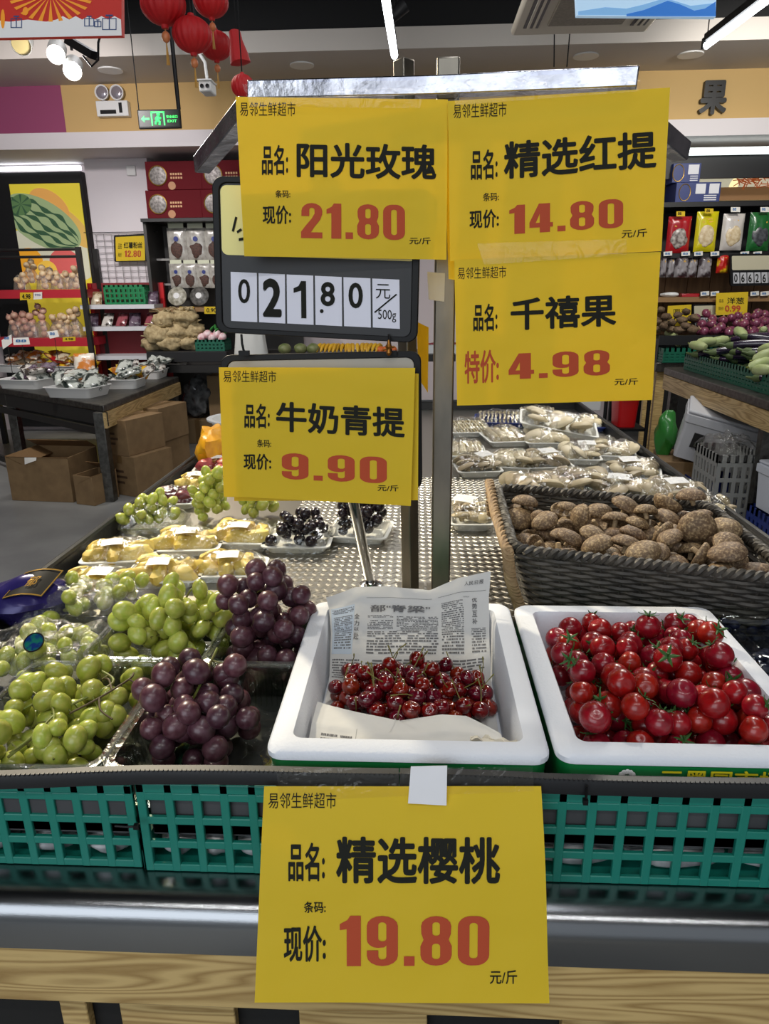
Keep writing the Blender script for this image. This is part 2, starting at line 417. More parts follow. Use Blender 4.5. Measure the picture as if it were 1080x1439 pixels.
class Quad:
    """a sheet through four places (top-left, top-right, bottom-right, bottom-left) with a gentle bend"""
    def __init__(s, px, Ys=None, pts=None, bend=None, seed=0, amp=0.0012):
        s.px = px; s.P = pts or [pY(x, y, Y) for (x, y), Y in zip(px, Ys)]
        s.bend = bend; s.seed = seed; s.amp = amp
        s.n = (s.P[1] - s.P[0]).cross(s.P[3] - s.P[0]).normalized()
        if s.n.y > 0: s.n = -s.n
    def bil(s, P, u, v): return (P[0] * (1 - u) + P[1] * u) * (1 - v) + (P[3] * (1 - u) + P[2] * u) * v
    def at(s, u, v, off=0.0):
        d = s.amp * (noise.noise(Vector((u * 2.2, v * 2.2, s.seed * 7.7))) + 0.3 * noise.noise(Vector((u * 4, v * 4, s.seed * 3.3 + 9))))
        if s.bend: d += s.bend(u, v)
        return s.bil(s.P, u, v) + s.n * (off + d)
    def uv(s, x, y):
        q = [Vector(p) for p in s.px]; u = v = .5
        for _ in range(8):
            e = s.bil(q, u, v) - Vector((x, y))
            du = (q[1] - q[0]) * (1 - v) + (q[2] - q[3]) * v; dv = (q[3] - q[0]) * (1 - u) + (q[2] - q[1]) * u
            D = du.x * dv.y - du.y * dv.x
            u -= (e.x * dv.y - e.y * dv.x) / D; v -= (du.x * e.y - du.y * e.x) / D
        return u, v
    def sheet(s, th=0.0003, nu=24, nv=18):
        mb = MB(); mb.grid(s.at, nu, nv, 0)
        k = len(mb.v); n = nu + 1
        back = [v - s.n * th for v in mb.v]; f2 = [tuple(reversed(f)) for f in mb.f]
        edge = [i for i in range(n)] + [j * n + nu for j in range(1, nv + 1)] + [nv * n + i for i in range(nu - 1, -1, -1)] + [j * n for j in range(nv - 1, 0, -1)]
        mb.v += back; mb.f += [[i + k for i in f] for f in f2] + [[b, a, a + k, b + k] for a, b in zip(edge, edge[1:] + edge[:1])]
        mb.m = [0] * len(mb.f); return mb
    def text(s, mb, txt, x0, y0, x1, y1, slope=0.0, bold=0.0, off=0.0006, mi=0):
        """lettering whose box is given where it reads in the photo; slope: rise of the baseline"""
        vs, fs = text2d(txt, bold)
        out = []
        for a, b, l in vs:
            x = x0 + a * (x1 - x0); y = y1 - b * (y1 - y0) + slope * (x - x0)
            u, v = s.uv(x, y); out.append(s.at(u, v, off + l * .00003))
        return mb.add(out, fs, mi)
    def patch(s, mb, pts, off=0.0005, mi=0):
        vs = [s.at(*s.uv(x, y), off) for x, y in pts]; return mb.add(vs, [tuple(range(len(vs)))], mi)
def bbox_text(mb, txt, a, b, y, bold=0.0, mi=0, th=0.0):
    """lettering filling the upright box a..b (x,z) on the plane facing the viewer at depth y"""
    vs, fs = text2d(txt, bold)
    P = [(a[0] + u * (b[0] - a[0]), y - l * .0001, a[1] + v * (b[1] - a[1])) for u, v, l in vs]
    mb.add(P, fs, mi)
    if th:
        # real thickness for cut-out letters
        n = len(P); cnt = {}
        for f in fs:
            for p, q in zip(f, f[1:] + f[:1]): cnt[(p, q)] = cnt.get((p, q), 0) + 1
        rim = [(p, q) for (p, q) in cnt if (q, p) not in cnt]
        k = len(mb.v) - n
        mb.add([(x, yy + th, z) for x, yy, z in P], [tuple(reversed(f)) for f in fs], mi)
        for p, q in rim: mb.f.append([k + q, k + p, k + n + p, k + n + q]); mb.m.append(mi)
    return mb
# ------------------------------------------------------------------ shared materials
M_steel = mat('brushed_steel', '8d8f92', 0.2, 1.0, bump=0.05, bscale=40, stretch=(2, 60, 60))
M_steel_dull = mat('dull_galvanised_steel', '76746f', 0.42, 1.0, col2='5c5a56', scale=30, bump=0.05)
M_chrome = mat('polished_chrome', 'c8c8c8', 0.12, 1.0)
M_plate = mat('checker_plate_aluminium', 'b3afa6', 0.34, 1.0, bump=0.05, bscale=60)
M_black = mat('black_plastic', '0d0d0f', 0.5, spec=.25)
M_rubber = mat('black_rubber', '17181b', 0.5, bump=0.1, bscale=80)
M_white = mat('white_plastic', 'dcdcda', 0.4)
M_green = mat('teal_green_plastic', '14796a', 0.42, bump=0.05, bscale=30)
M_dkgreen = mat('dark_green_plastic', '0f5a44', 0.45)
M_blue = mat('deep_blue_plastic', '16307f', 0.4)
M_red = mat('red_plastic', 'c01c22', 0.4)
M_pine = wood_mat('pine_board', '9d7e4b', 'cbae74', 'X', 1.9)
M_pine_y = wood_mat('pine_board_lengthwise', '9c7c48', 'cdb07a', 'Y', 1.2)
M_ink = mat('black_ink', '191a14', 0.7, spec=0.2)
M_redink = mat('rust_red_ink', 'b04a2e', 0.7, spec=0.2)
M_paper = paper_mat('yellow_price_paper', 'e9cb32', 0.3)
M_paper2 = paper_mat('white_paper', 'e9e6de', 0.15)
M_news = paper_mat('newsprint', 'd3d3d1', 0.2)
M_card = mat('corrugated_cardboard', '8a6f4c', 0.8, col2='7d6343', scale=12)
M_card2 = mat('brown_cardboard_inside', '6f5331', 0.85)
M_clear = film('clear_box_plastic', 'f4f6f2', 0.035, 0.42, 0.06, 0.15, 40)
M_wrap = film('cling_film', 'fbfbf8', 0.075, 0.5, 0.09, 1.0, 55)
M_wrap_fine = film('crinkled_clear_film', 'f8f8f6', 0.035, 0.34, 0.14, 1.0, 110, 0.02)
M_tape = film('clear_tape', 'fefdfa', 0.012, 0.10, 0.12, 0.5, 45, 0.0)
M_foam = mat('white_foam', 'd8dce4', 0.7, bump=0.25, bscale=260)
M_sticker = mat('white_label_paper', 'e4e4e0', 0.55, col2='cfd0d2', scale=120)
M_greyfilm = mat('grey_plastic_sheet', '55565a', 0.3, col2='38393c', scale=14, bump=0.6, bscale=30)

# ------------------------------------------------------------------ the room
M_floor = mat('grey_floor_tile', '8c8c89', 0.35, col2='7c7c7a', scale=3)
struct('floor', MB().box((-7, -4, -0.1), (7, 8.2, 0)), M_floor)
struct('ceiling', MB().box((-7, -4, 4.5), (7, 8.2, 4.6)), mat('black_ceiling_paint', '050506', 0.8))
YW = 7.0; ZS = pY(200, 117, YW).z
struct('wall_back', MB().box((-7, 7.75, 0), (7, 7.95, 2.85)), mat('pale_wall_paint', 'd3c6c6', 0.7))
xm = pY(90, 160, YW).x
mb = MB().box((xm, YW, 2.85), (7, 8.0, ZS)); struct('wall_upper', mb, mat('cream_yellow_paint', 'c3a268', 0.7))
struct('wall_upper_left', MB().box((-7, YW, 2.85), (xm, 8.0, ZS)), mat('magenta_wall_paint', '8d3f63', 0.7))
struct('trim_1', MB().box((-7, YW - .12, 2.72), (7, 7.75, 2.85)), mat('white_ledge_paint', 'd0cacb', 0.6))
ZS = pY(200, 117, YW).z; YF = pZ(470, 71, ZS).y; ZT2 = pY(470, 40, YF).z
# dropped ceiling border and its white fascia
struct('trim_2', MB().box((-7, YF, ZS), (7, 8.0, ZS + .05)).box((-7, YF, ZS + .05), (7, YF + .08, ZT2)), mat('white_soffit_paint', 'bdb6ae', 0.7))
struct('wall_plenum', MB().box((-7, YF + .1, ZS + .05), (7, YF + .2, 4.55)), MATS['black_ceiling_paint'])
struct('wall_left', MB().box((-7.1, -4, 0), (-7, 8.2, 4.5)), mat('pale_side_wall', 'b8b0ae', 0.7))
struct('wall_right', MB().box((7, -4, 0), (7.1, 8.2, 4.5)), mat('pale_side_wall', 'b8b0ae', 0.7))

# ------------------------------------------------------------------ the display stand
XL, XR, YE = -0.70, 0.72, 3.25
ZP, ZF = 0.962, 0.932
st = thing('display_stand', 'long steel fruit stand with checker plate bed and pine front board', 'display stand', (0, 1.8, 0))
prof = [(0.70, .872), (.606, .872), (.594, .870), (.584, .864), (.577, .854), (.575, .843), (.575, .810), (.70, .810)]
obj('steel_edge', MB().prism(prof, XL - .03, XR + .03, ax='X'), M_steel, st, world=True, auto=60)
obj('front_board', MB().box((XL - .03, .578, .728), (XR + .03, .60, .809)), M_pine, st, world=True, bevel=.002, label='pale pine front board')
mb = MB().box((XL, .645, .10), (XR, .655, .728)); obj('kick_panel', mb, mat('black_kick_board', '0f0f10', .7, bump=.3, bscale=60), st, world=True)
for a, b in ((87, 124), (170, 330), (420, 600), (790, 960), (1000, 1075)):
    x0 = pY(a, 1430, .63).x; x1 = pY(b, 1430, .63).x
    obj('lower_slat', MB().box((x0, .63, .12), (x1, .645, .724)), M_pine, st, world=True, bevel=.002)
obj('front_bed', MB().box((XL, .655, .84), (XR, 1.082, .872)), M_steel_dull, st, world=True)
# checker plate with raised lozenges
mb = MB().box((XL, 1.09, ZP - .02), (XR, YE, ZP))
p = .0165
for j in range(int((2.35 - 1.1) / p)):
    for i in range(int(.62 / p)):
        x = -.30 + i * p + (p / 2 if j % 2 else 0); y = 1.105 + j * p * .75
        a = R(35) if j % 2 else R(-35)
        ca, sa = math.cos(a), math.sin(a); q = []
        for lx, ly, z in ((-.0085, 0, ZP), (0, -.0022, ZP), (.0085, 0, ZP), (0, .0022, ZP), (-.005, 0, ZP + .0013), (.005, 0, ZP + .0013)):
            q.append((x + lx * ca - ly * sa, y + lx * sa + ly * ca, z))
        mb.add(q, [(0, 1, 5, 4), (1, 2, 5), (2, 3, 5), (3, 0, 4, 5), (0, 4, 1), ][:4])
obj('checker_plate', mb, M_plate, st, world=True, auto=20)
obj('plate_lip', MB().box((XL, 1.082, .845), (XR, 1.09, ZP + .001)), M_steel_dull, st, world=True)
M_rail = mat('black_rail_edging', '1c1d1f', .4, bump=.2, bscale=120)
for x in (XL, XR):
    s_ = -1 if x < 0 else 1
    mb = MB().box((x - .004, .66, .90), (x + .004, YE, 1.0)); mb.tube([(x, .66, 1.0), (x, YE, 1.0)], .0075, 8)
    obj('side_rail', mb, M_rail, st, world=True)
obj('end_rail', MB().box((XL, YE - .004, .90), (XR, YE + .004, 1.0)).tube([(XL, YE, 1.0), (XR, YE, 1.0)], .0075, 8), M_rail, st, world=True)
for x in (XL + .03, XR - .03):
    for y in (.70, YE - .05): obj('leg', MB().cbox((x, y, .42), (.04, .04, .84)), M_steel_dull, st, world=True, bevel=.002)
obj('bed_frame', MB().box((XL, .70, .80), (XR, .74, .84)).box((XL, YE - .06, .80), (XR, YE - .02, .94)).box((XL, .74, .88), (XL + .03, YE - .06, .94)).box((XR - .03, .74, .88), (XR, YE - .06, .94)), M_steel_dull, st, world=True)

# ------------------------------------------------------------------ perforated green baskets along the front
def basket(name, label, x0, x1, y0, y1, z0, h, pitch=.0312, bar=.0098, rows=3, m=None, group=None, cat='basket', solid_top=.012, low=None):
    H_ = h; rows_ = rows
    t = thing(name, label, cat, ((x0 + x1) / 2, (y0 + y1) / 2, z0), group=group)
    w = x1 - x0; d = y1 - y0; th = .003
    def wall(mb, L, M, hh=None):
        h = hh or H_
        rows = rows_ if not hh else 2
        n = max(2, round((L - bar) / pitch)); pt = (L - bar) / n; rp = (h - solid_top - bar) / rows
        hb = 1.5 * bar
        for i in range(n + 1): mb.box((-L / 2 + i * pt, -th, 0), (-L / 2 + i * pt + bar, th, h), M=M)
        for j in range(rows + 1):
            zz = j * rp; mb.box((-L / 2, -th * .9, zz), (L / 2, th * .9, zz + bar), M=M)
        mb.box((-L / 2, -th, h - solid_top), (L / 2, th, h), M=M)
    mb = MB(); wall(mb, w, Matrix.Translation((0, -d / 2, 0))); obj('front_panel', mb, m or M_green, t, bevel=.0012)
    mb = MB(); wall(mb, w, Matrix.Translation((0, d / 2, 0)), low); obj('back_panel', mb, m or M_green, t)
    for s_ in (-1, 1):
        mb = MB(); wall(mb, d, Matrix.Translation((s_ * w / 2, 0, 0)) @ Matrix.Rotation(R(90), 4, 'Z'), low); obj('end_panel', mb, m or M_green, t)
    obj('base', MB().box((-w / 2, -d / 2, 0), (w / 2, d / 2, .004)), m or M_green, t)
    return t
g = 'green baskets along the stand front'
yb0, yb1, zb = .6275, 1.07, .873
xa = pY(196, 1160, yb0).x; xb = pY(560, 1160, yb0).x
basket('plastic_basket', 'teal plastic basket at the far left of the stand front, under the green grape box', XL + .02, xa - .004, yb0 + .004, yb1, zb, .112, group=g, low=.038)
basket('plastic_basket', 'teal plastic basket between its left neighbour and the cherry price sheet', xa + .002, xb, yb0, yb1, zb, .118, group=g, low=.038)
basket('plastic_basket', 'teal plastic basket on the right, under the cherry tomato box', xb + .01, XR - .02, yb0, yb1, zb, .118, group=g, low=.038)
# what shows through the holes: a dark foam board and bundled grey film
for k, (a, b, lab) in enumerate(((XL + .03, xa - .014, 'dark grey foam board inside the leftmost teal basket'), (xa + .012, xb - .01, 'dark grey foam board inside the middle teal basket'), (xb + .02, XR - .03, 'dark grey foam board inside the right teal basket'))):
    o = obj('foam_board', MB().box((a, yb0 + .0045, zb + .044), (b, yb1 - .02, zb + .063)).box((a, yb0 + .0045, zb + .045), (b, yb0 + .0085, zb + .100)), mat('charcoal_foam', '454649', .6, col2='38393c', scale=8), bevel=.002)
    tag(o, lab, 'foam board', 'foam boards in the teal baskets')
    n = 5 if k == 0 else 6
    for i in range(n):
        x0 = a + (b - a) * i / n + .002; x1 = a + (b - a) * (i + 1) / n - .002
        mb = MB().ell(((x0 + x1) / 2, yb0 + .0245, zb + .024), ((x1 - x0) / 2 * .97, .0185, .0185), 24, 14, lump=.16, seed=i + k * 9)
        o = obj('plastic_bundle', mb, mat('grey_film_bundle', 'c4c4c6', .3, col2='77777b', scale=30, bump=1.0, bscale=45, spec=.7))
        tag(o, 'crumpled grey film bundle in the %s teal basket, %s from its left end' % (('leftmost', 'middle', 'right')[k], nth(i)), 'plastic bundle', 'grey film bundles in the baskets')
# ribbed black edging along the basket tops
def edging(name, label, pts, ht=.017):
    mb = MB()
    for a, b in zip(pts, pts[1:]):
        a = Vector(a); b = Vector(b)
    n = len(pts); q = []
    rings = []
    for p_ in pts:
        x, y, z = p_
        rings.append([(x, y - .004, z), (x, y - .006, z + ht * .5), (x, y - .003, z + ht), (x, y + .006, z + ht), (x, y + .010, z + ht * .5), (x, y + .006, z)])
    loft(mb, rings)
    # the ribbed upper seam
    x = pts[0][0]; seam = []
    for a, b in zip(pts, pts[1:]):
        m = max(1, int((b[0] - a[0]) / .0048))
        for i in range(m):
            t_ = i / m; seam.append(((a[0] + (b[0] - a[0]) * t_), a[1] + (b[1] - a[1]) * t_ - .003, a[2] + (b[2] - a[2]) * t_ + ht))
    for i, s_ in enumerate(seam): mb.cbox(s_, (.0016, .0030, .0020))
    return tag(obj(name, mb, M_rubber), label, 'edging strip', 'black edging on the baskets')
e = lambda px, py, z: tuple(pZ(px, py, z))
yt = .617
def ez(px, py): v = pY(px, py, yt); return (v.x, yt, v.z)
edging('edging_strip', 'black rubber edging over the basket rims under the grape boxes', [(XL, yt, ez(0, 1106)[2])] + [ez(x, y) for x, y in ((0, 1106), (60, 1104), (130, 1101), (200, 1099), (290, 1099), (372, 1100), (440, 1102), (560, 1104))])
edging('edging_strip', 'black rubber edging over the basket rim under the tomato box', [ez(x, y) for x, y in ((562, 1105), (640, 1106), (700, 1108), (770, 1112), (830, 1114), (900, 1116), (1000, 1118), (1078, 1119))] + [(XR, yt, ez(1078, 1119)[2])], .018)
def ziptie(px, py, w, label):
    c = pY(px, py, yt - .006); mb = MB(); mb.tube([(c.x - w / 2, c.y, c.z), (c.x, c.y - .001, c.z), (c.x + w / 2, c.y, c.z)], .0013, 6); mb.cbox((c.x + w * .42, c.y, c.z), (.006, .005, .005))
    tag(obj('cable_tie', mb, M_black), label, 'cable tie')
ziptie(178, 1161, .026, 'black cable tie joining the leftmost and middle teal baskets')
c = pY(823, 1116, yt - .008); mb = MB().tube([(c.x, c.y, c.z + .010), (c.x, c.y - .001, c.z), (c.x + .001, c.y + .002, c.z - .014)], .0016, 6).cbox((c.x, c.y, c.z - .009), (.005, .005, .006))
tag(obj('cable_tie', mb, M_black), 'black cable tie around the edging below the tomato box', 'cable tie')

# ------------------------------------------------------------------ poles, cross bars and price boards
pf = thing('sign_frame', 'square steel frame of two poles and cross bars carrying the price sheets', 'sign frame', (pZ(615, 831, ZP).x, pZ(615, 831, ZP).y, ZP))
YP = pZ(615, 831, ZP).y
xB = pZ(615, 831, ZP).x + .004; xA = pZ(575, 832, ZP).x + .002; zt = pY(617, 84, YP).z; zbar0 = pY(617, 108, YP).z
ztA = pY(567, 84, YP).z
M_post = mat('worn_steel_post', '8b857a', .4, 1.0, col2='77736b', scale=25, stretch=(1, 1, .3), bump=.08)
obj('pole', MB().cbox((xB, YP, (ZP + zt) / 2), (.034, .034, zt - ZP)), M_post, pf, world=True, bevel=.003)
xT = pY(567, 95, YP).x
obj('pole', MB().tube([(xA, YP, ZP), (xT, YP, ztA)], .0165, 4, sq=True), M_post, pf, world=True, bevel=.002)
bA = pY(352, 128, YP + .04); bB = pY(612, 122, YP - .03); bC = pY(896, 110, YP - .10)
M_wrapbar = mat('film_wrapped_steel', 'b9bac4', .22, 1.0, bump=1.0, bscale=38, col2='8a8b96', scale=18)
obj('cross_bar', MB().tube([bA, bB, bC], .018, 4, sq=True), M_wrapbar, pf, world=True, bevel=.002, label='film-wrapped silver cross bar')
bD = pY(283, 232, YP + .34); bE = pY(965, 226, YP + .26)
obj('sloping_bar', MB().tube([pY(350, 150, YP + .08), bD], .022, 4, sq=True), M_wrapbar, pf, world=True, bevel=.002, label='film-wrapped bar sloping down at the left end')
obj('sloping_bar', MB().tube([pY(862, 134, YP + .03), pY(957, 214, YP + .20)], .022, 4, sq=True), M_wrapbar, pf, world=True, bevel=.002, label='film-wrapped bar sloping down at the right end')
for x in (xA, xB): obj('foot_plate', MB().cbox((x, YP, ZP + .004), (.05, .05, .006)), M_post, pf, world=True)

TAPES = []
def tape(label, px, Ys, m=None, amp=.002, name='tape_strip', cat='tape', rough=10):
    q = Quad(px, Ys, seed=len(TAPES) + 3, amp=amp); TAPES.append(q)
    return tag(obj(name, q.sheet(.0002, rough * 2, rough), m or M_tape), label, cat)
def price_sheet(label, px, Ys=None, pts=None, bend=None, seed=0, items=(), amp=.0012, sib=None):
    q = Quad(px, Ys, pts, bend, seed, amp)
    c = q.at(.5, 1); t = thing('price_sheet', label, 'price sheet', c, group='yellow price sheets on the fruit stand')
    obj('paper', q.sheet(), M_paper, t, world=True)
    for nm, m, lst in items:
        mb = MB()
        for (txt, x0, y0, x1, y1, sl, bold) in lst: q.text(mb, txt, x0, y0, x1, y1, sl, bold)
        obj(nm, mb, m, t, world=True, smooth=False)
    return q
SHOP = '易邻生鲜超市'
# cherries, hung over the front edge
price_sheet('yellow price sheet 19.80 hanging over the front edge of the stand', [(371, 1105), (760, 1105), (773, 1414), (357, 1410)], (.607, .607, .515, .515), seed=1,
    bend=lambda u, v: .004 * math.sin(v * 5) * (0.3 + u) , items=(
    ('shop_lettering', M_ink, [(SHOP, 377, 1114, 474, 1137, .0, 0)]),
    ('product_lettering', M_ink, [('品名:', 406, 1186, 458, 1241, 0, .022), ('精选樱桃', 474, 1177, 703, 1244, 0, .026), ('条码:', 428, 1270, 459, 1286, 0, .014), ('现价:', 399, 1304, 459, 1355, 0, .022)]),
    ('price_lettering', M_redink, [('19.80', 479, 1290, 689, 1361, 0, 'poster')]),
    ('unit_lettering', M_ink, [('元/斤', 690, 1368, 728, 1387, 0, .012)])))
price_sheet('yellow price sheet 21.80 taped to the cross bar left of the pole', [(331, 136), (629, 140), (627, 365), (343, 360)], (1.10, 1.095, 1.10, 1.09), seed=2, items=(
    ('shop_lettering', M_ink, [(SHOP, 337, 143, 416, 162, .0, 0)]),
    ('product_lettering', M_ink, [('品名:', 368, 201, 405, 243, 0, .022), ('阳光玫瑰', 417, 197, 613, 246, .018, .026), ('条码:', 387, 264, 408, 275, 0, .014), ('现价:', 369, 286, 409, 313, 0, .022)]),
    ('price_lettering', M_redink, [('21.80', 423, 282, 569, 333, .02, 'poster')]),
    ('unit_lettering', M_ink, [('元/斤', 575, 332, 605, 342, 0, .012)])))
price_sheet('yellow price sheet 14.80 taped to the cross bar right of the pole', [(629, 142), (941, 123), (929, 353), (632, 367)], (1.09, 1.05, 1.05, 1.10), seed=3, items=(
    ('shop_lettering', M_ink, [(SHOP, 637, 146, 715, 165, -.04, 0)]),
    ('product_lettering', M_ink, [('品名:', 663, 207, 702, 249, -.03, .022), ('精选红提', 711, 196, 923, 248, -.075, .026), ('条码:', 681, 267, 704, 279, -.03, .01), ('现价:', 661, 292, 704, 319, -.05, .022)]),
    ('price_lettering', M_redink, [('14.80', 719, 285, 878, 327, -.06, 'poster')]),
    ('unit_lettering', M_ink, [('元/斤', 876, 321, 910, 333, -.05, .012)])))
price_sheet('yellow price sheet 4.98 taped below the 14.80 sheet', [(638, 365), (928, 354), (916, 562), (642, 570)], (1.085, 1.045, 1.055, 1.09), seed=4, items=(
    ('shop_lettering', M_ink, [(SHOP, 643, 375, 714, 391, -.03, 0)]),
    ('product_lettering', M_ink, [('品名:', 666, 424, 701, 462, -.02, .022), ('千禧果', 720, 416, 868, 461, -.045, .026)]),
    ('price_lettering', M_redink, [('特价:', 653, 490, 703, 538, -.05, .02), ('4.98', 717, 494, 859, 531, -.045, 'poster')]),
    ('unit_lettering', M_ink, [('元/斤', 865, 530, 897, 540, -.03, .012)])))
price_sheet('yellow price sheet 9.90 clipped to the lower black price board', [(309, 516), (583, 517), (577, 711), (316, 697)], (1.085, 1.075, 1.065, 1.075), seed=5, amp=.001,
    bend=lambda u, v: .006 * max(0, .12 - u) / .12, items=(
    ('shop_lettering', M_ink, [(SHOP, 315, 520, 389, 536, .01, 0)]),
    ('product_lettering', M_ink, [('品名:', 344, 565, 380, 599, .02, .022), ('牛奶青提', 389, 562, 569, 604, .05, .026), ('条码:', 362, 615, 382, 626, .02, .01), ('现价:', 343, 635, 382, 658, .02, .022)]),
    ('price_lettering', M_redink, [('9.90', 397, 634, 544, 672, .042, 'poster')]),
    ('unit_lettering', M_ink, [('元/斤', 531, 680, 560, 689, .02, .012)])))
for px, Ys, lab in (([(322, 522), (588, 525), (587, 703), (329, 704)], (1.092, 1.088, 1.078, 1.084), 'yellow price sheet mostly hidden behind the 9.90 sheet'),
                    ([(585, 452), (602, 460), (601, 552), (588, 532)], (1.30, 1.32, 1.32, 1.30), 'narrow yellow price sheet edge showing behind the pole'),
                    ([(622, 150), (640, 150), (642, 394), (630, 392)], (1.13, 1.13, 1.13, 1.13), 'yellow price sheet hidden behind the 14.80 sheet')):
    q = Quad(px, Ys, seed=len(lab) % 9, amp=.0008); o = tag(obj('price_sheet', q.sheet(nu=8, nv=8), M_paper), lab, 'price sheet', 'yellow price sheets on the fruit stand')
# tapes and the blank cards
tape('clear tape along the top of the 19.80 price sheet', [(388, 1080), (748, 1078), (750, 1112), (392, 1126)], (.609, .609, .6015, .6005), M_tape, amp=.0008)
tape('clear tape across the top edge of the sheet left of the pole', [(340, 118), (600, 112), (590, 152), (352, 150)], (1.088, 1.085, 1.085, 1.09))
tape('clear tape across the top edge of the sheet right of the pole', [(634, 112), (900, 98), (900, 128), (640, 148)], (1.08, 1.035, 1.035, 1.08))
tape('clear tape joining the 14.80 and 4.98 price sheets', [(670, 342), (880, 336), (880, 358), (680, 372)], (1.08, 1.04, 1.04, 1.075), amp=.001)
q = Quad([(577, 1077), (628, 1076), (627, 1132), (573, 1129)], (.6035, .6035, .594, .594), seed=6, amp=.0006)
tag(obj('blank_card', q.sheet(nu=8, nv=8), mat('plain_white_card', 'e6e6ea', .6)), 'blank white card taped over the top of the 19.80 sheet', 'card')
q = Quad([(600, 382), (625, 384), (624, 424), (602, 421)], (YP - .0195,) * 4, seed=7, amp=.0003)
tag(obj('tape_patch', q.sheet(nu=6, nv=6), M_paper2), 'torn white sticker left on the tall pole', 'sticker')

def rquad(q, u0, v0, u1, v1, r, off, th, mb, hole=None, asp=1.3):
    """rounded rectangular frame or plate on a Quad"""
    def ring(u0, v0, u1, v1, r):
        pts = []
        for cu, cv, a0 in ((u1 - r / asp, v1 - r, 0), (u0 + r / asp, v1 - r, 90), (u0 + r / asp, v0 + r, 180), (u1 - r / asp, v0 + r, 270)):
            for k in range(6):
                a = R(a0 + 18 * k); pts.append((cu + r / asp * math.cos(a), cv + r * math.sin(a)))
        return pts
    A = ring(u0, v0, u1, v1, r)
    f = [q.at(u, v, off) for u, v in A]; b = [q.at(u, v, off - th) for u, v in A]
    if hole:
        B = ring(*hole); fi = [q.at(u, v, off) for u, v in B]; bi = [q.at(u, v, off - th) for u, v in B]
        n = len(A); rings = [b, f, fi, bi, b]
        vs = b + f + fi + bi; fs = []
        for i in range(4):
            j = (i + 1) % 4
            for k in range(n): l = (k + 1) % n; fs.append((i * n + k, i * n + l, j * n + l, j * n + k))
        return mb.add(vs, fs)
    return loft(mb, [b, f])
# upper flip-number board
q = Quad([(297, 247), (592, 252), (586, 482), (303, 467)], (1.135, 1.115, 1.105, 1.125), amp=0)
pb = thing('price_board', 'black framed flip number board reading 0 21.80 behind the 21.80 sheet', 'price board', q.at(.5, 1))
mb = MB(); rquad(q, 0, 0, 1, 1, .07, 0, .012, mb, (.035, .04, .965, .965, .05)); obj('frame', mb, M_black, pb, world=True, bevel=.0015)
mb = MB(); rquad(q, .03, .03, .97, .97, .05, -.003, .006, mb); obj('back_plate', mb, mat('black_board_face', '18181b', .5), pb, world=True)
mb = MB(); rquad(q, *q.uv(309, 259), *q.uv(585, 364), .04, -.0015, .001, mb); obj('name_window', mb, mat('pale_yellow_card', 'e6dd8e', .5), pb, world=True, label='pale yellow window with hand lettering')
mb = MB()
for l in (((331, 302), (326, 322), (329, 323), (334, 303)), ((336, 332), (346, 330), (346, 334), (336, 336)), ((333, 322), (339, 318), (341, 321), (334, 325))): q.patch(mb, l, .0000)
obj('hand_lettering', mb, M_ink, pb, world=True, smooth=False)
M_flip = mat('white_flip_card', 'd3d4e2', .4)
dig = (('0', 335, 389, 352, 424, .012), ('2', 370, 388, 397, 444, .035), ('1', 413, 392, 432, 446, .03), ('8', 452, 393, 472, 428, .025), ('0', 491, 394, 511, 431, .02))
for i in range(6):
    x = 324 + i * 40; y = 379 + i * 1.85
    c4 = [(x, y), (x + 37.5, y + 1.6), (x + 38, y + 73), (x + .8, y + 71)]
    mb = MB(); uv = [q.uv(*p_) for p_ in c4]; loft(mb, [[q.at(u, v, -.003) for u, v in uv], [q.at(u, v, -.0015) for u, v in uv]])
    cd = obj('number_card', mb, M_flip, pb, world=True, smooth=False)
    mb = MB()
    if i == 2: q.patch(mb, [(424.5, 392), (431.5, 392.2), (432, 446), (424.8, 446), (424.5, 406), (414, 409), (413.8, 402.5), (421, 399)], -.0008)
    elif i < 5: q.text(mb, dig[i][0], *dig[i][1:5], .03, dig[i][5], off=-.0008)
    if i == 3: q.patch(mb, [(453.5 + 2.6 * math.cos(a), 435.5 + 3 * math.sin(a)) for a in [k * math.pi / 6 for k in range(12)]], -.0008)
    if i == 5:
        q.text(mb, '元', 529, 396, 549, 417, .03, .0, off=-.0008); q.text(mb, '500g', 532, 433, 557, 451, .03, .0, off=-.0008)
        q.patch(mb, [(557, 410), (558.5, 411.5), (528, 438), (526.5, 436.5)], -.0008)
    WM[cd.name] = WM[pb.name]
    obj('digit', mb, M_ink, cd, world=True, smooth=False)
# lower board behind the 9.90 sheet
q2 = Quad([(309, 499), (591, 493), (593, 688), (318, 690)], (1.115, 1.10, 1.09, 1.105), amp=0)
pb2 = thing('price_board', 'black framed price board behind the 9.90 sheet on a chrome stem', 'price board', q2.at(.5, 1))
mb = MB(); rquad(q2, 0, 0, 1, 1, .07, 0, .011, mb, (.035, .045, .965, .96, .05)); obj('frame', mb, M_black, pb2, world=True, bevel=.0015)
mb = MB(); rquad(q2, .03, .03, .97, .97, .05, -.002, .006, mb); obj('back_plate', mb, mat('pale_board_insert', 'a9a498', .5), pb2, world=True)
hk = []
for x in (340, 547):
    a = pY(x - 1, 470, 1.105); b = pY(x + 3, 496, 1.10)
    obj('hook', MB().tube([a, (a + b) / 2 + Vector((0, -.004, 0)), b], .0018, 6).cbox(b, (.016, .008, .007)), M_black, pb2, world=True)
base = pZ(521, 822, ZP); top = pY(493, 690, 1.112)
obj('stem', MB().tube([base, top], .0095, 14), M_chrome, pb2, world=True, label='chrome stem')
obj('stem_foot', MB().lathe([(.022, 0), (.022, .003), (.011, .008)], 16, c=base), M_chrome, pb2, world=True)
c = pY(546, 490, 1.09)
